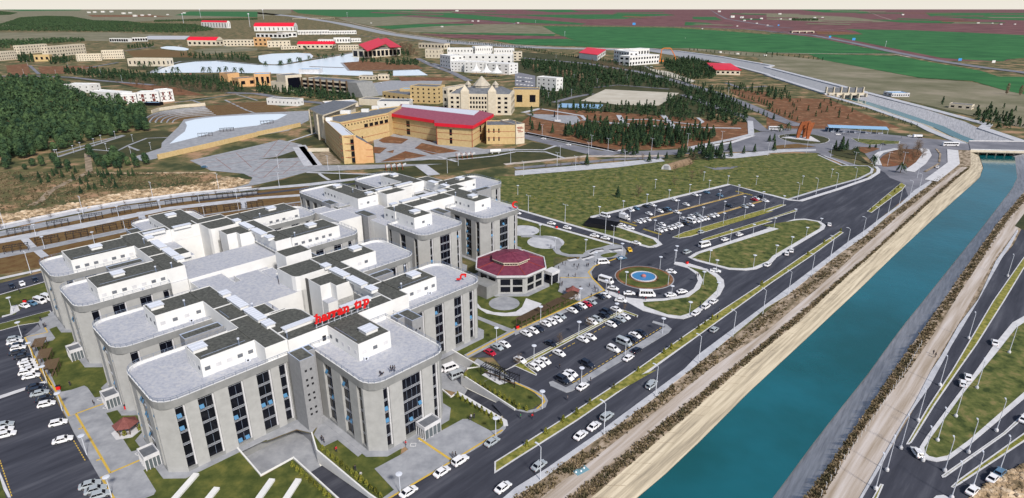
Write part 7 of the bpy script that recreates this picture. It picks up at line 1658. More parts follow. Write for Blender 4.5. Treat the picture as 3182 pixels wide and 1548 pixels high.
fb('small cream building by the lake plaza', '01', 990, 775, 1125, 780, 735, 14, cols=4, rows=1); fb('small cream kiosk building beside the dark palm', '01', 1175, 778, 1278, 778, 725, 12, cols=3, rows=1)
# ---- halls with red roofs
t, lp, h = fb('hall with a red barrel roof beside the small white pool', '00', 1830, 445, 2110, 448, 392, 34, cols=6, rows=1); barrel(t, lp, h, 9, endm='cream')
t, lp, h = fb('white grandstand building with a red roof in front of the sports ground', '00', 1965, 268, 2212, 275, 215, 22, 'white_wall', 9, 1, wf=.2, hf=.8); barrel(t, lp, h, 9)
t, lp, h = fb('large white sports hall with an arched red roof', '01', -30, 305, 355, 305, 258, 60, 'white_wall', 9, 1, wf=.2, hf=.6); barrel(t, lp, h, 16)
fb('white elevated terrace below the arched sports hall', '01', -10, 368, 240, 372, 325, 40, 'white_wall', 6, 1, 'redsoil', wf=.6, hf=.6); fb('round ended white terrace with a red earth top', '01', 250, 365, 385, 360, 318, 40, 'white_wall', 3, 1, 'redsoil', wf=.6, hf=.5)
fb('cream annex with columns right of the barrel roofed hall', '00', 2180, 450, 2480, 450, 388, 24, cols=9, rows=2, wf=.4); fb('low white hall far left with open columns', '00', 1070, 410, 1250, 412, 372, 16, 'white_wall', 8, 1, wf=.8, hf=.7, side=0); fb('second low white hall with open columns', '00', 1290, 405, 1440, 402, 368, 16, 'white_wall', 6, 1, wf=.8, hf=.7, side=0)
fb('beige block below the white terrace', '01', 100, 462, 325, 458, 400, 22, 'cream', 6, 2, wf=.3); fb('brown block at the left of the beige block', '01', -30, 450, 100, 452, 365, 20, 'orange_brick', 3, 2)
t, lp, h = fb('low cream hall with two red roofs by the lake', '01', 390, 475, 740, 475, 432, 30, cols=8, rows=1); gable(t, lp, h, 7)
fb('cream colonnaded block at the lake corner', '01', 230, 482, 388, 478, 452, 20, cols=6, rows=1); fb('cream lakeside block with arcades left of the big red roof', '01', 790, 492, 985, 490, 440, 20, cols=8, rows=2)
for i, q in enumerate(((590, 425, 740, 425, 385), (745, 420, 905, 418, 368), (912, 412, 1010, 410, 375))): fb('%s white campus block behind the red roofed lake hall' % ('left', 'middle', 'right')[i], '01', *q, 26, 'white_wall', 6, 1)
fb('long low white hall row on the far side of the campus', '01', 390, 338, 700, 335, 296, 20, 'white_wall', 20, 1, wf=.5); fb('second low white hall behind a row of trees', '01', 700, 335, 965, 332, 300, 20, 'white_wall', 16, 1, wf=.5)
def bigred():
    t, lp, h = fb('big building with folded bright red roofs at the lake end', '01', 1040, 565, 1395, 540, 490, 40, 'cream', 9, 1, wf=.7, hf=.8); o = Vector(t.location)
    for pts, z0 in (((( 985, 432), (1180, 383), (1250, 440), (1070, 497)), 1), (((1190, 385), (1255, 383), (1405, 475), (1290, 462)), 0)):
        z = h + 3; q = [G('01', x, y, z) - o for x, y in pts]; b = MB(); v = [(k.x, k.y, z + dz) for k, dz in zip(q, (0, 4, 4, 0))]
        v += [(x, y, zz - 1.2) for x, y, zz in v]; b.add(v, [(0, 1, 2, 3), (3, 2, 1, 0), (7, 6, 5, 4), (0, 4, 5, 1), (1, 5, 6, 2), (2, 6, 7, 3), (3, 7, 4, 0)]); b.build('folded_roof', M['red_roof'], t)
bigred()
def slopehall(label, code, base, roof, yt, m='white_wall'):
    pts = L(code, base); h = heightat(pts[0], px(code, base[0][0], yt)[1]); t = empty('hall', pts[0], 0, label, 'building'); o = pts[0]; z = h
    q = ccw([G(code, x, y, z) - o for x, y in roof]); n = len(q); inn = inset(q, 1.2); b = MB(); b.prism([(k.x, k.y) for k in inn], 0, h, 0, top=False); b.build('wall', M[m], t)
    c = sum(q, Vector()) / n; b = MB(); b.prism([(k.x, k.y) for k in q], h - .2, h + .6, 0, bottom=True, top=False); b.add([(k.x, k.y, h + .6) for k in q] + [(c.x, c.y, h + 2.5)], [(i, (i + 1) % n, n) for i in range(n)]); b.build('roof', M['red_roof'], t)
    windows_on(t, inn[0], inn[1], 5, 1, 1, h - 1, .5, .5)
slopehall('white hall with a slanted red roof beside the boulevard', '02', [(800, 590)], [(620, 515), (705, 463), (890, 484), (805, 538)], 535); slopehall('hall with a wide bright red roof among the pines, near the dry canal', '02', [(1960, 725)], [(1862, 614), (2100, 620), (2205, 685), (1950, 680)], 678, 'cream')
# ---- white blocks right of centre
fb('three storey white college building, near wing', '02', 1112, 642, 1400, 620, 548, 26, 'white_wall', 11, 2, 'white_wall', wf=.55, hf=.45); fb('three storey white college building, rear wing', '02', 1075, 565, 1305, 545, 487, 24, 'white_wall', 8, 1, 'white_wall', wf=.5, hf=.5)
fb('three storey white college building, left wing', '02', 960, 598, 1105, 625, 485, 20, 'white_wall', 6, 3, 'white_wall', wf=.45, hf=.45); fb('slender white building with a black stair panel by the parking', '02', 210, 868, 400, 888, 745, 14, 'white_wall', 4, 3, 'white_wall', wf=.25, hf=.35)
fb('small cream block at the edge of the poplars', '02', -20, 592, 70, 592, 505, 20, 'cream', 2, 3)
for i, q in enumerate(((1780, 650, 1880, 668, 530), (1885, 695, 2012, 700, 595), (2015, 705, 2200, 712, 600), (2210, 712, 2450, 728, 610))): fb('white and red panelled hospital block, %s of four' % ORD[i], '01', *q, 26, 'white_wall', 4, 3, 'white_wall', wf=.3, hf=.3)
for i, q in enumerate(((1850, 560, 2100, 560, 470), (2120, 560, 2290, 556, 455), (2300, 560, 2500, 560, 475), (1980, 620, 2480, 625, 530))): fb('white clinic block behind the panelled hospital, %s of four' % ORD[i], '01', *q, 24, 'white_wall', 8, 2, 'white_wall', wf=.3, hf=.4)
fb('beige block with a flat grey roof left of the white clinics', '01', 1635, 565, 1768, 568, 478, 26, 'cream', 4, 2, wf=.2); fb('cream block behind the beige block', '01', 1570, 470, 1820, 480, 418, 24, 'cream', 8, 1)
# tensile canopies of the clinic garden
for i, (x, y) in enumerate(((2130, 735), (2230, 745), (2330, 750))):
    b = MB(); b.lathe([(9, 7), (5, 9.5), (2, 14), (.3, 20)], 10); t = empty('tensile_canopy', G('01', x, y), 0, '%s of three white tent canopies in front of the clinic' % ('left', 'middle', 'right')[i], 'canopy', 'white tensile canopies'); b.build('membrane', M['white_wall'], t)
    b = MB(); b.tube((0, 0, 0), (0, 0, 20), .3, 6); b.build('mast', M['metal_white'], t)
# dormitory rows at the left
for i, q in enumerate(((-40, 598, 175, 578, 510), (200, 530, 475, 508, 445), (480, 558, 845, 522, 455), (750, 598, 995, 590, 530), (1000, 578, 1215, 572, 492))): fb('cream dormitory block with many small windows, %s from the left' % ORD[i], '00', *q, 14, 'cream', 10 if i != 2 else 14, 3, 'cream', wf=.35, hf=.4)
fb('brown roofed pavilion among dark trees by the dormitories', '00', 340, 600, 490, 598, 535, 14, 'yellow_brick', 3, 1); fb('curved cream hall with an arcade left of the white lake', '00', 1250, 645, 1625, 648, 570, 22, 'cream', 8, 1, 'cream', wf=.3)
for i, q in enumerate(((1190, 1018, 1340, 1010, 925), (1350, 1012, 1560, 1005, 900), (1570, 998, 1700, 985, 880))):
    t, lp, h = fb('white apartment block with dark red panels, %s of three along the forest' % ORD[i], '00', *q, 16, 'white_wall', 4, 3, 'white_wall', wf=.25, hf=.3)
    windows_on(t, lp[0], lp[1], 2, 1, .6, h - .4, .26, .7, 'red_panel', .05, 'red_panel'); windows_on(t, lp[0], lp[1], 2, 1, 2.8, h - 2.8, .07, .3, 'white_wall', .1, 'panel_frame')
fb('white apartment block at the rear of the forest group', '00', 890, 985, 1180, 1008, 885, 16, 'white_wall', 6, 2, 'white_wall', wf=.2, hf=.3); fb('leftmost white apartment block, half hidden by the forest', '00', 640, 900, 885, 905, 820, 18, 'white_wall', 4, 2, 'white_wall', wf=.2, hf=.3)
fb('blue topped bus shelter in front of the white apartments', '00', 1400, 1030, 1550, 1032, 998, 8, 'glass', 3, 1, 'blue_sheet', side=0)
fb('long greenhouse like shed with a pale blue roof beyond the canal', '03', 1215, 945, 1388, 945, 905, 18, 'kerb', 8, 1, 'blue_sheet', wf=.5); fb('ruined cream farmhouse beyond the upper canal', '03', 1770, 1052, 1990, 1072, 1005, 12, 'cream', 3, 1)
# scattered far houses
hs = []
for code, x, y, s in (('00', 860, 127, 14), ('00', 920, 124, 14), ('00', 1000, 122, 16), ('00', 1080, 120, 14), ('00', 1200, 137, 16), ('00', 1262, 132, 14), ('00', 1310, 162, 18), ('00', 1380, 155, 14), ('00', 1450, 150, 12), ('00', 1510, 166, 10), ('00', 1630, 147, 10), ('00', 1790, 132, 12),
    ('01', 1795, 265, 12), ('01', 2095, 210, 10), ('01', 2150, 210, 10), ('01', 1105, 228, 8), ('01', 1940, 112, 14), ('02', 30, 228, 10), ('02', 1990, 118, 14), ('02', 2235, 205, 12), ('02', 2300, 190, 10), ('02', 2165, 258, 9), ('02', 2355, 232, 10), ('02', 2460, 250, 9), ('02', 2120, 172, 20), ('02', 2210, 178, 18), ('02', 2400, 187, 14),
    ('03', 10, 250, 9), ('03', 140, 190, 10), ('03', 230, 192, 12), ('03', 470, 178, 12), ('03', 545, 175, 10), ('03', 130, 142, 14), ('03', 1328, 148, 12), ('03', 2060, 230, 12), ('03', 2285, 240, 10), ('03', 2420, 240, 9), ('03', 2200, 232, 9), ('02', 1660, 372, 2.5), ('02', 1825, 282, 7), ('02', 2000, 515, 7), ('02', 2170, 530, 6), ('02', 2440, 545, 6)):
    p = G(code, x, y); k = s / 2 * max(1, p.y / 3500); t = empty('house', p, 0.2 * math.sin(x), cat='house'); t['group'] = 'white houses far off in the plain'
    b = MB(); b.box(-k, k, 0, k * 1.4, 0, k * .9); w_ = b.build('wall', M['white_wall'], t); b = MB(); b.box(-k * 1.02, k * 1.02, -.2, k * 1.43, k * .9, k * .98); b.build('roof', M['cream'], t)
    b = MB(); b.box(-k * .5, -k * .15, -.15, .1, k * .3, k * .6); b.build('window', M['glass'], w_); hs.append((t, 'small white house', 'far off in the plain' if code != '00' else 'in the far village at upper left'))
label_all(hs)
# blue road signs, pylons, crane
for code, x, y, yt, m, lab in (('03', 845, 405, 370, 'sign_blue', 'large blue road sign beside the highway, second from the left'), ('03', 615, 375, 350, 'sign_blue', 'blue road sign at the highway overpass'), ('03', 1878, 605, 568, 'sign_blue', 'blue road sign near the white hoarding'), ('03', 2205, 625, 588, 'white_wall', 'white square hoarding beside the highway'), ('03', 115, 258, 240, 'sign_blue', 'tiny blue road sign on the far highway'), ('02', 1158, 255, 222, 'sign_blue', 'blue gantry sign over the far road')):
    p = G(code, x, y); hh = heightat(p, px(code, x, yt)[1]); t = empty('road_sign', p, 0, lab, 'road sign'); wd = hh * .45
    b = MB(); b.box(-wd, wd, -.15, .15, hh * .35, hh); b.build('panel', M[m], t)
    for s in (-.7, .7): b = MB(); b.tube((s * wd, 0, 0), (s * wd, 0, hh * .4), .2, 5); b.build('post', M['rail'], t)
def crane():
    p = G('02', 1410, 600); t = empty('concrete_pump', p, 0, 'orange folding boom of a concrete pump beside the white college', 'crane'); s = (G('02', 1560, 600) - p).length / 150; u = 3.0 / 1
    hh = heightat(p, px('02', 1410, 470)[1]); pts = [(0, 0), (10 * s, hh * .9), (30 * s, hh), (95 * s, hh), (140 * s, hh * .45), (155 * s, hh * .1)]
    for k, (a, e) in enumerate(zip(pts, pts[1:])): b = MB(); b.tube((a[0], 0, a[1]), (e[0], 0, e[1]), .9, 5); b.build('boom', M['orange'], t)
    b = MB(); b.box(-3, 8, -1.5, 1.5, 0, 2.5); b.build('truck_base', M['orange'], t)
crane()
for i, (code, x, yb, yt) in enumerate((('02', 485, 355, 308), ('01', 875, 168, 120), ('01', 62, 190, 80), ('00', 1955, 175, 60), ('00', 2435, 265, 130), ('00', 1790, 240, 130), ('02', 200, 230, 200), ('03', 1155, 460, 400))):
    p = G(code, x, yb); hh = heightat(p, px(code, x, max(yt, 0))[1]); t = empty('mast', p, 0, None, 'mast', 'thin masts in the far plain'); b = MB(); b.tube((0, 0, 0), (0, 0, hh), hh * .012 + .15, 5); b.build('pole', M['metal_white'], t); b = MB(); b.box(-hh * .06, hh * .06, -.3, .3, hh * .93, hh); b.build('head', M['metal_white'], t)
    lamp_items2 = globals().setdefault('lamp_items2', []); lamp_items2.append((t, 'tall thin mast', 'in the far plain'))
label_all(lamp_items2)
# flag pole and statue on the plaza, retaining walls
t = empty('flag_pole', G('02', 415, 1180, .4), 0, 'white flag pole on the grey plaza behind the stone hall', 'flag pole'); hh = hgt('02', 415, 1180, 1010); b = MB(); b.tube((0, 0, 0), (0, 0, hh), .25, 6); b.build('pole', M['metal_white'], t); b = MB(); b.box(-3, 3, -2, 2, 0, 1.2); b.build('base', M['kerb'], t)
b = MB(); b.box(-.7, .7, -.7, .7, 0, 3); b.lathe([(.5, 3), (.8, 3.8), (.7, 4.6), (.3, 5.1), (.35, 5.5), (.1, 5.8)], 8); o = b.build('statue', M['black']); o.location = G('02', 385, 1140, .4); tag(o, 'dark statue on a pedestal beside the flag pole', 'statue')
low_wall('long yellow stone retaining wall below the pond promenade', L('10', [(1540, 300), (2000, 195), (2506, 75)], '11', [(0, 70), (200, 30), (420, -20)]), 0, 3.6, .8, 'yellow_brick'); low_wall('stone garden wall behind the end of the stone hall', L('11', [(490, 225), (700, 222)]), 0, 2.6, .6, 'cream')
low_wall('pale wall above the curved seating terraces', L('00', [(1480, 1105), (1550, 1080), (1750, 1050), (2000, 1030)]), 0, 3.2, .8, 'cream')
low_wall('low white balustrade along the walk behind the blocks', L('10', [(-300, 1005), (0, 955), (700, 806), (1200, 718), (1800, 640), (2450, 580)]), .2, 1.1, .3, 'kerb')
# solar shelters on the lawn
for i, (x, y, code) in enumerate(((1340, 400, '11'), (1540, 1, 'x'), (2020, 290, '11'))):
    if code == 'x': continue
    t = empty('shade_shelter', G(code, x, y, .2), .3, '%s timber shelter with white sail roofs on the lawn' % ('nearer' if i == 0 else 'farther'), 'shelter')
    for k in range(4):
        b = MB(); q = -6 + k * 3.6; b.add([(q, -2, 2.6), (q + 2.6, -2, 3.8), (q + 2.6, 2, 3.8), (q, 2, 2.6), (q, -2, 2.5), (q + 2.6, -2, 3.7), (q + 2.6, 2, 3.7), (q, 2, 2.5)], [(0, 1, 2, 3), (7, 6, 5, 4), (0, 4, 5, 1), (1, 5, 6, 2), (2, 6, 7, 3), (3, 7, 4, 0)]); b.build('sail', M['white_wall'], t)
        for y_ in (-2, 2): b = MB(); b.box(q - .15, q + .15, y_ - .15, y_ + .15, 0, 4); b.build('post', M['rust'], t)
t = empty('water_tank', G('11', 2315, 240, .2), .25, 'white cylindrical tank lying on the lawn below the stone hall', 'tank'); b = MB(); b.tube((-4, 0, 1.8), (4, 0, 1.8), 1.3, 14); b.build('shell', M['white_wall'], t)
for s in (-2.5, 2.5): b = MB(); b.box(s - .3, s + .3, -1, 1, 0, .9); b.build('saddle', M['kerb'], t)
# black shade net by the upper car park
t = empty('shade_net', G('12', 850, 960, .2), math.radians(90 - 118), 'black shade net tent at the left corner of the upper car park', 'tent'); b = MB(); b.add([(-8, -3, 2.2), (8, -3, 2.2), (8, 3, 3.0), (-8, 3, 3.0), (-8, -3, 0.3), (8, -3, .3)], [(0, 1, 2, 3), (3, 2, 1, 0), (4, 5, 1, 0)]); b.build('net', M['black'], t)
for x_ in (-8, 0, 8):
    for y_ in (-3, 3): b = MB(); b.tube((x_, y_, 0), (x_, y_, 3.0 if y_ > 0 else 2.2), .06, 4); b.build('post', M['black'], t)

o_ = G('32', 645, 985, .12); t = empty('picnic_blanket', o_, .6, 'pale blue blanket spread on the dirt bank beside the canal road', 'blanket'); b = MB(); b.box(-1.8, 1.8, -.9, .9, 0, .06); b.build('cloth', M['car_g'], t)
for k in range(3): b = MB(); b.lathe([(.25, .06), (.25, .2), (.1, .3)], 10, (-1.4 + 1.2 * k, .2 * (-1) ** k, 0)); b.build('dish', M['car_w'], t)
# ------------------------------------------------------------------ trees, weeds and rubble
def leafcloud(b, c, h, r, n, s, rnd, cone, z0=.12):
    for _ in range(n):
        t = rnd.random(); 
        if cone: rr = r * (1 - t) ** .85 * (1 + .25 * math.sin(t * 38))
        else: rr = r * math.sqrt(max(0, 1 - (2 * t - .9) ** 2 / 1.25)) * (.85 + .3 * rnd.random())
        k = rnd.uniform(.35, 1.0) ** .5; a = rnd.random() * 6.283; p = Vector((c[0] + rr * k * math.cos(a), c[1] + rr * k * math.sin(a), c[2] + h * (z0 + (1 - z0) * t)))
        out = Vector((math.cos(a), math.sin(a), rnd.uniform(-.1, .9))).normalized(); u = out.orthogonal().normalized(); w_ = out.cross(u); th = rnd.random() * 6.28
        u, w_ = u * math.cos(th) + w_ * math.sin(th), w_ * math.cos(th) - u * math.sin(th); q = s * rnd.uniform(.6, 1.3)
        b.add([p - u * q, p + w_ * q * .6, p + u * q, p - w_ * q * .6 - out * q * .4], [(0, 1, 2, 3)])
def tree_mesh(kind, seed):
    rnd = random.Random(seed); cr = MB(); tr = MB()
    if kind == 'conifer': h, r = 8.0, 2.1; leafcloud(cr, (0, 0, 0), h, r, 330, .5, rnd, True)
    elif kind == 'pine': h, r = 8.5, 2.9; leafcloud(cr, (0, 0, 0), h, r, 360, .6, rnd, False, .2)
    elif kind == 'bare': h, r = 7.0, 2.8
    elif kind == 'poplar': h, r = 12.0, 2.0; leafcloud(cr, (0, 0, 0), h, r, 260, .5, rnd, False, .12)
    tr.tube((0, 0, 0), (rnd.uniform(-.1, .1), 0, h * .85), .16, 6, 0, .04)
    for k in range(7 if kind != 'bare' else 26):
        a = rnd.random() * 6.28; z = h * rnd.uniform(.2, .8); l = r * rnd.uniform(.5, .95); up = l * rnd.uniform(.15, .9)
        e = Vector((l * math.cos(a), l * math.sin(a), z + up)); tr.tube((0, 0, z), e, .06, 4, 0, .02)
        if kind == 'bare':
            for _ in range(7):
                q = Vector((0, 0, z)).lerp(e, rnd.uniform(.3, 1)); d = Vector((rnd.uniform(-1, 1), rnd.uniform(-1, 1), rnd.uniform(0, 1.2))) * .9; cr.tube(q, q + d, .03, 3, 0, .012, cap=False)
    out = []
    for nm, b, m in (('trunk', tr, 'bark'), ('crown', cr, dict(conifer='pine', pine='forest', bare='bare', poplar='bare')[kind])):
        me = bpy.data.meshes.new(nm); me.from_pydata([tuple(v) for v in b.v], [], b.f); me.materials.append(M[m]); out.append(me)
    return out
TM = {k: [tree_mesh(k, i * 7 + len(k)) for i in range(5)] for k in ('conifer', 'pine', 'bare', 'poplar')}
TREES = {k: [] for k in TM}
def one(kind, code, x, y, s, grp): TREES[kind].append((G(code, x, y), s, grp))
def scatter(kind, grp, sp, s, *segs, jit=.45):
    pts = L(*segs); xs = [p.x for p in pts]; ys = [p.y for p in pts]; rnd = random.Random(len(TREES[kind]) + 3)
    y = min(ys)
    while y < max(ys):
        x = min(xs)
        while x < max(xs):
            a, c = x + rnd.uniform(-jit, jit) * sp, y + rnd.uniform(-jit, jit) * sp
            if inpoly(a, c, pts): TREES[kind].append((Vector((a, c, 0)), s * rnd.uniform(.65, 1.35), grp))
            x += sp
        y += sp
def treeline(kind, grp, sp, s, *segs):
    l = L(*segs); tot = sum((b - a).length for a, b in zip(l, l[1:])); rnd = random.Random(5)
    for p in resample(l, max(2, int(tot / sp))): TREES[kind].append((p + Vector((rnd.uniform(-1, 1), rnd.uniform(-1, 1), 0)), s * rnd.uniform(.7, 1.2), grp))
GX = {}
GR = {'forest': 'dark pine in the wood at the left of the pond', 'park': 'dark conifer in the belts behind the meadow', 'campus': 'dark conifer among the campus buildings', 'slope': 'small conifer on the scrub slope below the forest',
      'boul': 'conifer lining the campus boulevards', 'bare': 'bare winter tree on the meadow and verges', 'pop': 'pale tall poplar near the boulevard', 'far': 'far tree', 'bank': 'dark tree near the upper canal', 'round': 'dark conifer by the roundabout roads'}
F_ = [('00', [(-900, 830), (0, 790), (600, 800), (720, 900), (900, 990), (1180, 1010), (1400, 1090), (1420, 1240)], '10', [(1500, 20), (1200, 60), (1000, 100), (800, 150), (540, 235), (300, 300), (0, 330), (-500, 420)])]
scatter('pine', 'forest', 8.3, 1.15, *F_[0], jit=.62)
scatter('pine', 'forest', 12, .8, '10', [(-300, 440), (0, 350), (560, 290), (800, 330), (790, 400), (300, 400), (0, 450)]); scatter('pine', 'forest', 7.5, .85, '10', [(880, 275), (1300, 295), (1520, 335), (1440, 380), (950, 405)])
for x, y in ((875, 470), (990, 470), (1050, 458), (1183, 458), (1255, 468), (1300, 462), (215, 505), (555, 445), (1000, 555), (1070, 540), (1130, 578), (790, 543), (845, 520), (720, 505), (790, 630), (930, 600), (475, 495), (475, 528), (610, 475), (405, 535), (1020, 485), (740, 435), (870, 600), (1160, 480), (960, 460), (1100, 500), (520, 465), (380, 480), (660, 420)): one('conifer', '10', x, y, .6, 'slope')
for q in (('02', [(60, 600), (300, 615), (700, 650), (1000, 705), (1560, 800), (1580, 875), (1000, 835), (790, 870), (760, 930), (560, 945), (440, 870), (420, 780), (60, 660)]), ('02', [(1400, 610), (1700, 585), (1900, 630), (1960, 745), (1900, 775), (1700, 775), (1500, 700)]),
          ('02', [(1600, 860), (1900, 900), (2100, 980), (2230, 1060), (2260, 1180), (2200, 1240), (1900, 1190), (1760, 1110), (1650, 930)]), ('02', [(240, 910), (560, 900), (560, 940), (250, 1040)]),
          ('02', [(560, 1060), (860, 1080), (1000, 1050), (1450, 1060), (1450, 1150), (1300, 1160), (1000, 1110), (560, 1100)]), ('02', [(1480, 960), (1650, 1000), (1760, 1190), (1500, 1180)])):
    scatter('conifer', 'park', 8.0 if q[1][0][0] != 60 else 9.5, .95, *q)
scatter('conifer', 'park', 6.0, 1.0, '12', [(460, 20), (800, -30), (1500, 0), (1800, 40), (1950, 60), (1900, 120), (1700, 155), (1450, 190), (1050, 180), (700, 125), (460, 70)])
scatter('conifer', 'round', 6.5, .9, '12', [(1040, 205), (1200, 205), (1200, 262), (1040, 265)]); scatter('conifer', 'round', 6.5, 1.05, '12', [(1590, 230), (1820, 215), (2130, 210), (2120, 285), (1900, 325), (1720, 300), (1580, 290)])
for code, x, y, s in (('12', 700, 358, 1), ('12', 1305, 325, .9), ('12', 1390, 302, .6), ('12', 1475, 296, .7), ('12', 2225, 245, .7), ('12', 2330, 232, .8), ('12', 1000, 668, .8), ('13', 665, 212, .9), ('13', 725, 222, 1.4), ('13', 775, 208, .9), ('13', 25, 130, .8), ('13', 70, 128, .8), ('13', 70, 215, .9), ('12', 170, 20, 1), ('12', 240, 20, 1), ('12', 365, 45, .9), ('02', 150, 1230, 1), ('02', 160, 1140, 1.2), ('13', 1000, 195, .5), ('13', 1060, 188, .5)): one('conifer', code, x, y, s, 'round')
treeline('conifer', 'park', 7, .8, '02', [(340, 1040), (560, 1070), (870, 1090)]); scatter('conifer', 'campus', 7.5, 1.0, '01', [(0, 860), (160, 870), (400, 890), (800, 925), (980, 965), (960, 990), (700, 995), (450, 950), (0, 915)]); scatter('conifer', 'campus', 9, .9, '01', [(1240, 600), (1560, 600), (1570, 640), (1260, 635)])
scatter('conifer', 'campus', 9, .9, '00', [(620, 680), (700, 690), (1300, 725), (1900, 765), (2130, 790), (2400, 880), (2300, 905), (1900, 860), (1500, 805), (900, 765), (640, 725)]); scatter('conifer', 'campus', 10, 1.1, '00', [(160, 560), (320, 560), (330, 610), (180, 610)]); scatter('conifer', 'campus', 10, 1, '00', [(470, 590), (640, 570), (740, 590), (600, 630), (480, 625)])
scatter('conifer', 'campus', 12, 1, '01', [(1000, 590), (1220, 590), (1200, 610), (1000, 610)]); scatter('conifer', 'campus', 12, 1, '01', [(1250, 490), (1480, 520), (1470, 545), (1300, 545)]); treeline('conifer', 'campus', 14, .8, '01', [(390, 345), (960, 345)])
scatter('conifer', 'campus', 14, 1, '00', [(1230, 455), (1500, 440), (1480, 465), (1260, 480)]); scatter('conifer', 'campus', 16, .9, '00', [(1690, 535), (2400, 545), (2506, 600), (1900, 580)])
treeline('conifer', 'boul', 9, .8, '02', [(440, 545), (900, 600), (1160, 665), (1600, 780), (1700, 825)]); treeline('conifer', 'boul', 9, .7, '02', [(1640, 800), (1900, 850), (2200, 940), (2506, 1050)], '03', [(0, 1070), (300, 1180)]); treeline('conifer', 'boul', 10, .7, '02', [(1700, 865), (2000, 960), (2230, 1060), (2506, 1160)]); treeline('conifer', 'boul', 10, .8, '01', [(1850, 410), (2506, 462)], '02', [(400, 540)])
scatter('conifer', 'boul', 10, .9, '02', [(2050, 840), (2506, 900), (2506, 950), (2080, 880)]); scatter('conifer', 'bank', 9, .9, '03', [(0, 870), (230, 925), (230, 970), (0, 970)]); scatter('conifer', 'bank', 20, .6, '03', [(230, 970), (700, 985), (900, 1150), (600, 1180), (100, 1100)])
treeline('conifer', 'bank', 5.5, .32, '03', [(700, 985), (1000, 1080), (1450, 1240)]); scatter('conifer', 'bank', 9, .95, '03', [(1960, 1130), (2100, 1090), (2420, 1150), (2560, 1253), (2200, 1253)]); scatter('conifer', 'bank', 9, .8, '03', [(1690, 1000), (1760, 1000), (1760, 1030), (1690, 1030)])
treeline('conifer', 'bank', 14, .8, '03', [(0, 535), (300, 560), (540, 590)]); treeline('conifer', 'bank', 16, .7, '02', [(1700, 490), (2100, 530), (2506, 560)]); treeline('conifer', 'bank', 12, .6, '03', [(2180, 1040), (2506, 1100), (2700, 1160)])
for x, y in ((200, 600),): pass
for x, y in ((630, 800), (545, 760), (500, 755), (410, 755), (340, 715), (220, 700), (180, 690), (465, 760), (655, 795)): one('poplar', '02', x, y, 1.0, 'pop')
for x, y in ((2335, 920), (2465, 935)): one('poplar', '03', x, y, 1.1, 'pop')
for code, x, y, s in (('12', 1200, 668, 1.1), ('12', 1700, 385, 1), ('12', 1740, 320, 1.2), ('12', 1550, 555, .8), ('12', 1720, 515, 1), ('12', 1555, 432, .9), ('12', 1810, 470, .8), ('12', 620, 355, .8), ('12', 1240, 312, .7)): one('bare', code, x, y, s, 'bare')
scatter('bare', 'bare', 7, 1.0, '13', [(1270, 215), (1500, 210), (1520, 290), (1380, 370), (1280, 300)]); scatter('bare', 'bare', 12, 1.2, '01', [(1370, 430), (1500, 450), (1570, 560), (1450, 540)]); scatter('bare', 'bare', 13, 1, '00', [(1000, 790), (2200, 850), (2300, 920), (1750, 900), (1300, 840)])
scatter('bare', 'bare', 12, 1, '02', [(700, 600), (1000, 650), (1200, 720), (800, 680)]); treeline('bare', 'bare', 12, .5, '22', [(20, 1060), (1060, 530)]); treeline('bare', 'bare', 9, .45, '12', [(300, 380), (1450, 290)]); treeline('bare', 'bare', 10, .5, '10', [(0, 985), (700, 830), (1500, 705), (2500, 605)])
def far_wood(name, label, sp, s, *segs):
    pts = L(*segs); xs = [p.x for p in pts]; ys = [p.y for p in pts]; rnd = random.Random(9); b = MB(); y = min(ys)
    while y < max(ys):
        x = min(xs)
        while x < max(xs):
            a, c = x + rnd.uniform(-.5, .5) * sp, y + rnd.uniform(-.5, .5) * sp
            if inpoly(a, c, pts) and math.sin(a * .021 + 3 * math.sin(c * .013)) * math.sin(c * .017 + a * .004) > -.35 + .2 * rnd.random(): leafcloud(b, (a, c, 0), 9 * s, 4.5 * s, 14, 2.2 * s, rnd, False, .0)
            x += sp
        y += sp
    o = b.build(name, M['forest']); tag(o, label, 'wood', kind='stuff')
far_wood('distant_wood', 'dark pine belt on the far plain at upper left', 16, 1.0, '00', [(-800, 260), (0, 245), (200, 175), (450, 160), (700, 165), (900, 205), (1250, 215), (1400, 235), (1900, 245), (2100, 290), (1900, 322), (1200, 312), (0, 300), (-800, 330)])
far_wood('distant_wood', 'dark tree belt behind the cream dormitories', 13, 1.0, '00', [(-400, 430), (200, 400), (700, 385), (880, 400), (700, 412), (400, 432), (0, 478), (-400, 520)])
far_wood('distant_wood', 'thin dark trees at the far left edge of the plain', 24, 1.2, '00', [(-400, 120), (0, 110), (170, 128), (100, 145), (-400, 160)]); far_wood('distant_wood', 'dark grove among the far fields at upper right', 20, 1.0, '03', [(250, 185), (500, 188), (500, 205), (250, 203)])
far_wood('distant_wood', 'thin tree line beyond the far sports ground', 18, .8, '00', [(1500, 200), (2506, 180), (2506, 195), (1500, 215)])
tree_items = []
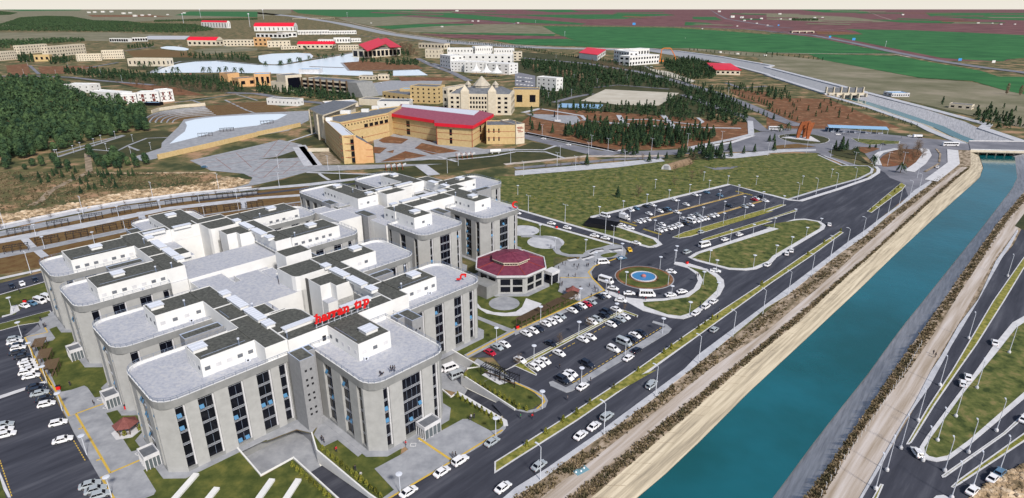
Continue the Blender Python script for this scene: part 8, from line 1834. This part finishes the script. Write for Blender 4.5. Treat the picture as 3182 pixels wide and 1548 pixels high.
for kind, lst in TREES.items():
    lst.sort(key=lambda t: t[0].length - (0 if abs(t[0].x) < t[0].y * .86 else -500)); ck = {'conifer': 'conifer', 'pine': 'pine_tree', 'bare': 'bare_tree', 'poplar': 'poplar_tree'}[kind]
    for i, (p, s, g) in enumerate(lst[:300]):
        t = bpy.data.objects.new(ck, None); COL.objects.link(t); t.location = p; t.scale = (s, s, s * (1 + .15 * math.sin(i * 3.1))); t.rotation_euler = (0, 0, i * 1.7)
        for me in TM[kind][i % 5]: o = bpy.data.objects.new(me.name.split('.')[0], me); COL.objects.link(o); o.parent = t
        tree_items.append((t, g, kind)); tag(t, GR[g], 'tree', 'trees: ' + GR[g])
    if lst[300:]:
        b = MB(); rnd = random.Random(1)
        for p, s, g in lst[300:]:
            leafcloud(b, (p.x, p.y, 0), 8.3 * s, (2.1 if kind == 'conifer' else 2.9) * s, 46 if p.y < 900 else 26, (1.0 if p.y < 900 else 1.4) * s, rnd, kind == 'conifer', .08)
        o = b.build('tree_belt', M['pine' if kind == 'conifer' else 'forest']); tag(o, 'remaining dark %s of the %s farther back' % (('conifers', 'campus') if kind == 'conifer' else ('pines', 'left wood')), 'trees', kind='stuff')
def where(x, y):
    if x < 780: return 'on the scrub slope and walks at left' if y > 400 else 'near the upper left campus'
    if x < 1560: return 'among the middle campus buildings' if y < 420 else 'along the walks behind the rear cluster'
    if x < 2330 and y > 780: return 'in the lower car park'
    if x < 1860 and y < 300: return 'left part of the boulevard grove'
    if x < 2160 and y < 300: return 'right part of the boulevard grove'
    if x < 2160 and y < 400: return 'between the bare pitch and the red beds'
    if x < 1960 and y < 470: return 'at the left of the belt above the meadow'
    if x < 2330 and y < 470: return 'at the right of the belt above the meadow'
    if x < 2500 and y > 470: return 'on the open meadow'
    return 'by the roundabout and bridge' if y > 370 else 'on the red slope by the upper canal'
lk = dict(conifer='dark conifer', bare='bare tree', poplar='pale poplar')
it = []
for t, g, kind in tree_items:
    if kind == 'pine':
        x, y = project(t.location); pl = ('at the left' if x < 150 else 'in the middle' if x < 330 else 'at the right') + (' of the front edge of the wood' if y > 455 else ' of the wood behind its front edge') if x < 460 and y < 530 else 'in the small grove below the park' if x > 270 else 'scattered on the slope below the wood'
        t['label'] = 'dark green pine ' + pl; t['group'] = 'pines ' + pl; continue
    q = project(t.location); pl = 'on the slope below the forest' if g == 'slope' else where(*q); t['group'] = lk[kind] + 's ' + pl; it.append((t, lk[kind], pl))
label_all(it)
# palms
b1 = MB(); b1.tube((0, 0, 0), (.2, 0, 5), .22, 6, 0, .16); b2 = MB(); rr = random.Random(4)
for k in range(22):
    a = k * 2.4; up = rr.uniform(-.5, 1.0); pts_ = [Vector((.2, 0, 5))]
    for j in range(4): q = pts_[-1]; pts_.append(q + Vector((math.cos(a) * .75, math.sin(a) * .75, up - .5 * j)))
    sd_ = Vector((-math.sin(a), math.cos(a), 0)) * .28
    for q, e in zip(pts_, pts_[1:]): b2.add([q - sd_, q + sd_, e + sd_ * .8, e - sd_ * .8], [(0, 1, 2, 3)])
PMs = []
for nm, b, m in (('trunk', b1, 'bark'), ('crown', b2, 'pine')): me = bpy.data.meshes.new(nm); me.from_pydata([tuple(v) for v in b.v], [], b.f); me.materials.append(M[m]); PMs.append(me)
pal = []
def palms(code, place, s, *pts):
    for x, y in pts:
        t = empty('palm_tree', G(code, x, y), x, None, 'palm tree', 'palms ' + place); t.scale = (s, s, s)
        for me in PMs: o = bpy.data.objects.new(me.name, me); COL.objects.link(o); o.parent = t
        pal.append((t, 'dark palm tree', place))
palms('00', 'on the near shore of the white lake', 1.6, (1685, 712), (1738, 712), (1530, 705), (2045, 712), (2138, 712), (2200, 705), (2290, 716), (2355, 716), (1360, 650), (1465, 655), (1410, 675), (1980, 710))
palms('01', 'on the causeway of the white lake', 1.6, (85, 650), (220, 648), (235, 640), (310, 625), (325, 618), (400, 605), (420, 610), (505, 588), (735, 562), (830, 560), (950, 545), (595, 570), (650, 575), (675, 570)); palms('01', 'by the lake plaza', 2.0, (1290, 770), (475, 500), (742, 495))
palms('13', 'by the roundabout and junction', 1.1, (1035, 350), (1300, 432), (865, 262), (210, 18), (130, 30)); label_all(pal)
# weeds along the canal banks
def strip(name, label, la, lb, n, smin, smax, seed, m='weed', bias=0):
    rnd = random.Random(seed); la, lb = resample(la, 60), resample(lb, 60); b = MB()
    for _ in range(n):
        t = rnd.random() ** 1.6 * 58.9; i = int(t); p = la[i].lerp(la[i + 1], t - i).lerp(lb[i].lerp(lb[i + 1], t - i), min(1, max(0, rnd.gauss(.5, .26))))
        if math.sin(p.y * .35 + 2 * math.sin(p.y * .11)) * bias > rnd.random(): continue
        s = rnd.uniform(smin, smax)
        for k in range(5):
            a = rnd.random() * 6.28; d = Vector((math.cos(a), math.sin(a), 0)); c = p + d * s * rnd.uniform(0, .6) + Vector((0, 0, .05)); u = Vector((-d.y, d.x, 0)) * s * .4; tp = Vector((0, 0, s * rnd.uniform(.5, 1.1))) + d * s * .4
            b.add([c - u, c + u, c + u * .6 + tp, c - u * .6 + tp], [(0, 1, 2, 3)])
    tag(b.build(name, M[m]), label, 'weeds', kind='stuff')
pA = L('32', [(-200, 1400), (0, 1245), (600, 822), (1400, 252), (1700, 15)], '23', [(215, 365), (440, 180)], '13', [(700, 1225), (940, 1058), (1500, 608), (1700, 440)])
pB = L('32', [(60, 1420), (340, 1180), (700, 925), (1100, 610), (1500, 315), (1880, 10)], '23', [(500, 300), (830, 0)], '13', [(1250, 880), (1550, 640), (1760, 460)])
pC = L('32', [(330, 1400), (600, 1180), (1070, 815), (1300, 625), (1700, 310), (2060, 30)], '23', [(300, 560), (700, 220), (990, -20)], '13', [(1480, 780), (1820, 480), (1960, 380)])
pD = L('32', [(500, 1480), (740, 1253), (1200, 860), (1800, 340), (2190, 0)], '23', [(340, 600), (700, 260), (1000, 0)], '13', [(1500, 800), (1850, 490), (1980, 385)])
strip('weeds', 'rough weeds between the canal road pavement and the dirt track', pA, pB, 3400, .2, .6, 1, bias=.8); strip('weeds', 'dark weed strip along the top of the left canal lining', pC, pD, 3600, .22, .55, 2)
pE = L('33', [(100, 1660), (380, 1253), (700, 800), (1245, 0)], '23', [(1700, 450), (2010, 0)], '13', [(2240, 930), (2506, 620)])
pF = L('33', [(250, 1700), (540, 1253), (700, 980), (900, 640), (1110, 350), (1390, 0)], '23', [(1900, 310), (2110, 0)], '13', [(2330, 930), (2540, 680)])
strip('weeds', 'dark weed strip along the top of the right canal lining', pE, pF, 3600, .22, .55, 3)
rnd = random.Random(8); b = MB()
for _ in range(900):
    p = L('33', [(2000 + rnd.random() * 600, 1253 - rnd.random() * 320)])[0]; q = project(p)
    if (q[1] - 1148) * 3.1325 < 1215 - (((q[0] - 2382) * 3.1325) - 2020) * .6: continue
    s = rnd.uniform(.2, .9); b.lathe([(s * .6, -.1), (s, s * .3), (s * .5, s * .8)], 5, (p.x, p.y, .2))
tag(b.build('rubble_stones', M['rock']), 'pale broken stones at the lower right corner', 'rubble', kind='stuff')
b = MB()
pts_ = L('10', [(0, 840), (500, 770), (900, 690), (1300, 600), (1500, 590), (2000, 540), (2300, 480), (2420, 520), (2200, 590), (1500, 660), (700, 805), (0, 935)]); xs = [p.x for p in pts_]; ys = [p.y for p in pts_]
for _ in range(5000):
    x, y = rnd.uniform(min(xs), max(xs)), rnd.uniform(min(ys), max(ys))
    if inpoly(x, y, pts_): s = rnd.uniform(.3, 1.3); b.lathe([(s, -.1), (s * 1.1, s * .3), (s * .5, s * .7)], 5, (x, y, .1))
tag(b.build('rock_outcrops', M['rock']), 'broken limestone rocks on the slope above the long white walk', 'rocks', kind='stuff')
# low scrub clumps on the left slope and the meadow
def clumps(label, n, s0, s1, m, *segs):
    pts = L(*segs); xs = [p.x for p in pts]; ys = [p.y for p in pts]; r_ = random.Random(n); b = MB(); k = 0
    while k < n:
        x, y = r_.uniform(min(xs), max(xs)), r_.uniform(min(ys), max(ys)); k += 1
        if inpoly(x, y, pts): leafcloud(b, (x, y, 0), r_.uniform(s0, s1), r_.uniform(s0, s1), 7, s1 * .35, r_, False, 0)
    tag(b.build('scrub_clumps', M[m]), label, 'scrub', kind='stuff')
clumps('low dark scrub on the slope below the forest', 2600, .5, 1.3, 'weed', '10', [(-300, 480), (0, 430), (800, 420), (2000, 440), (2200, 560), (1300, 600), (0, 830), (-300, 900)])
clumps('low grass clumps on the rough meadow', 1400, .3, .8, 'leaf', '12', [(0, 500), (1450, 400), (2450, 300), (2500, 640), (2085, 530), (740, 850), (0, 740)])
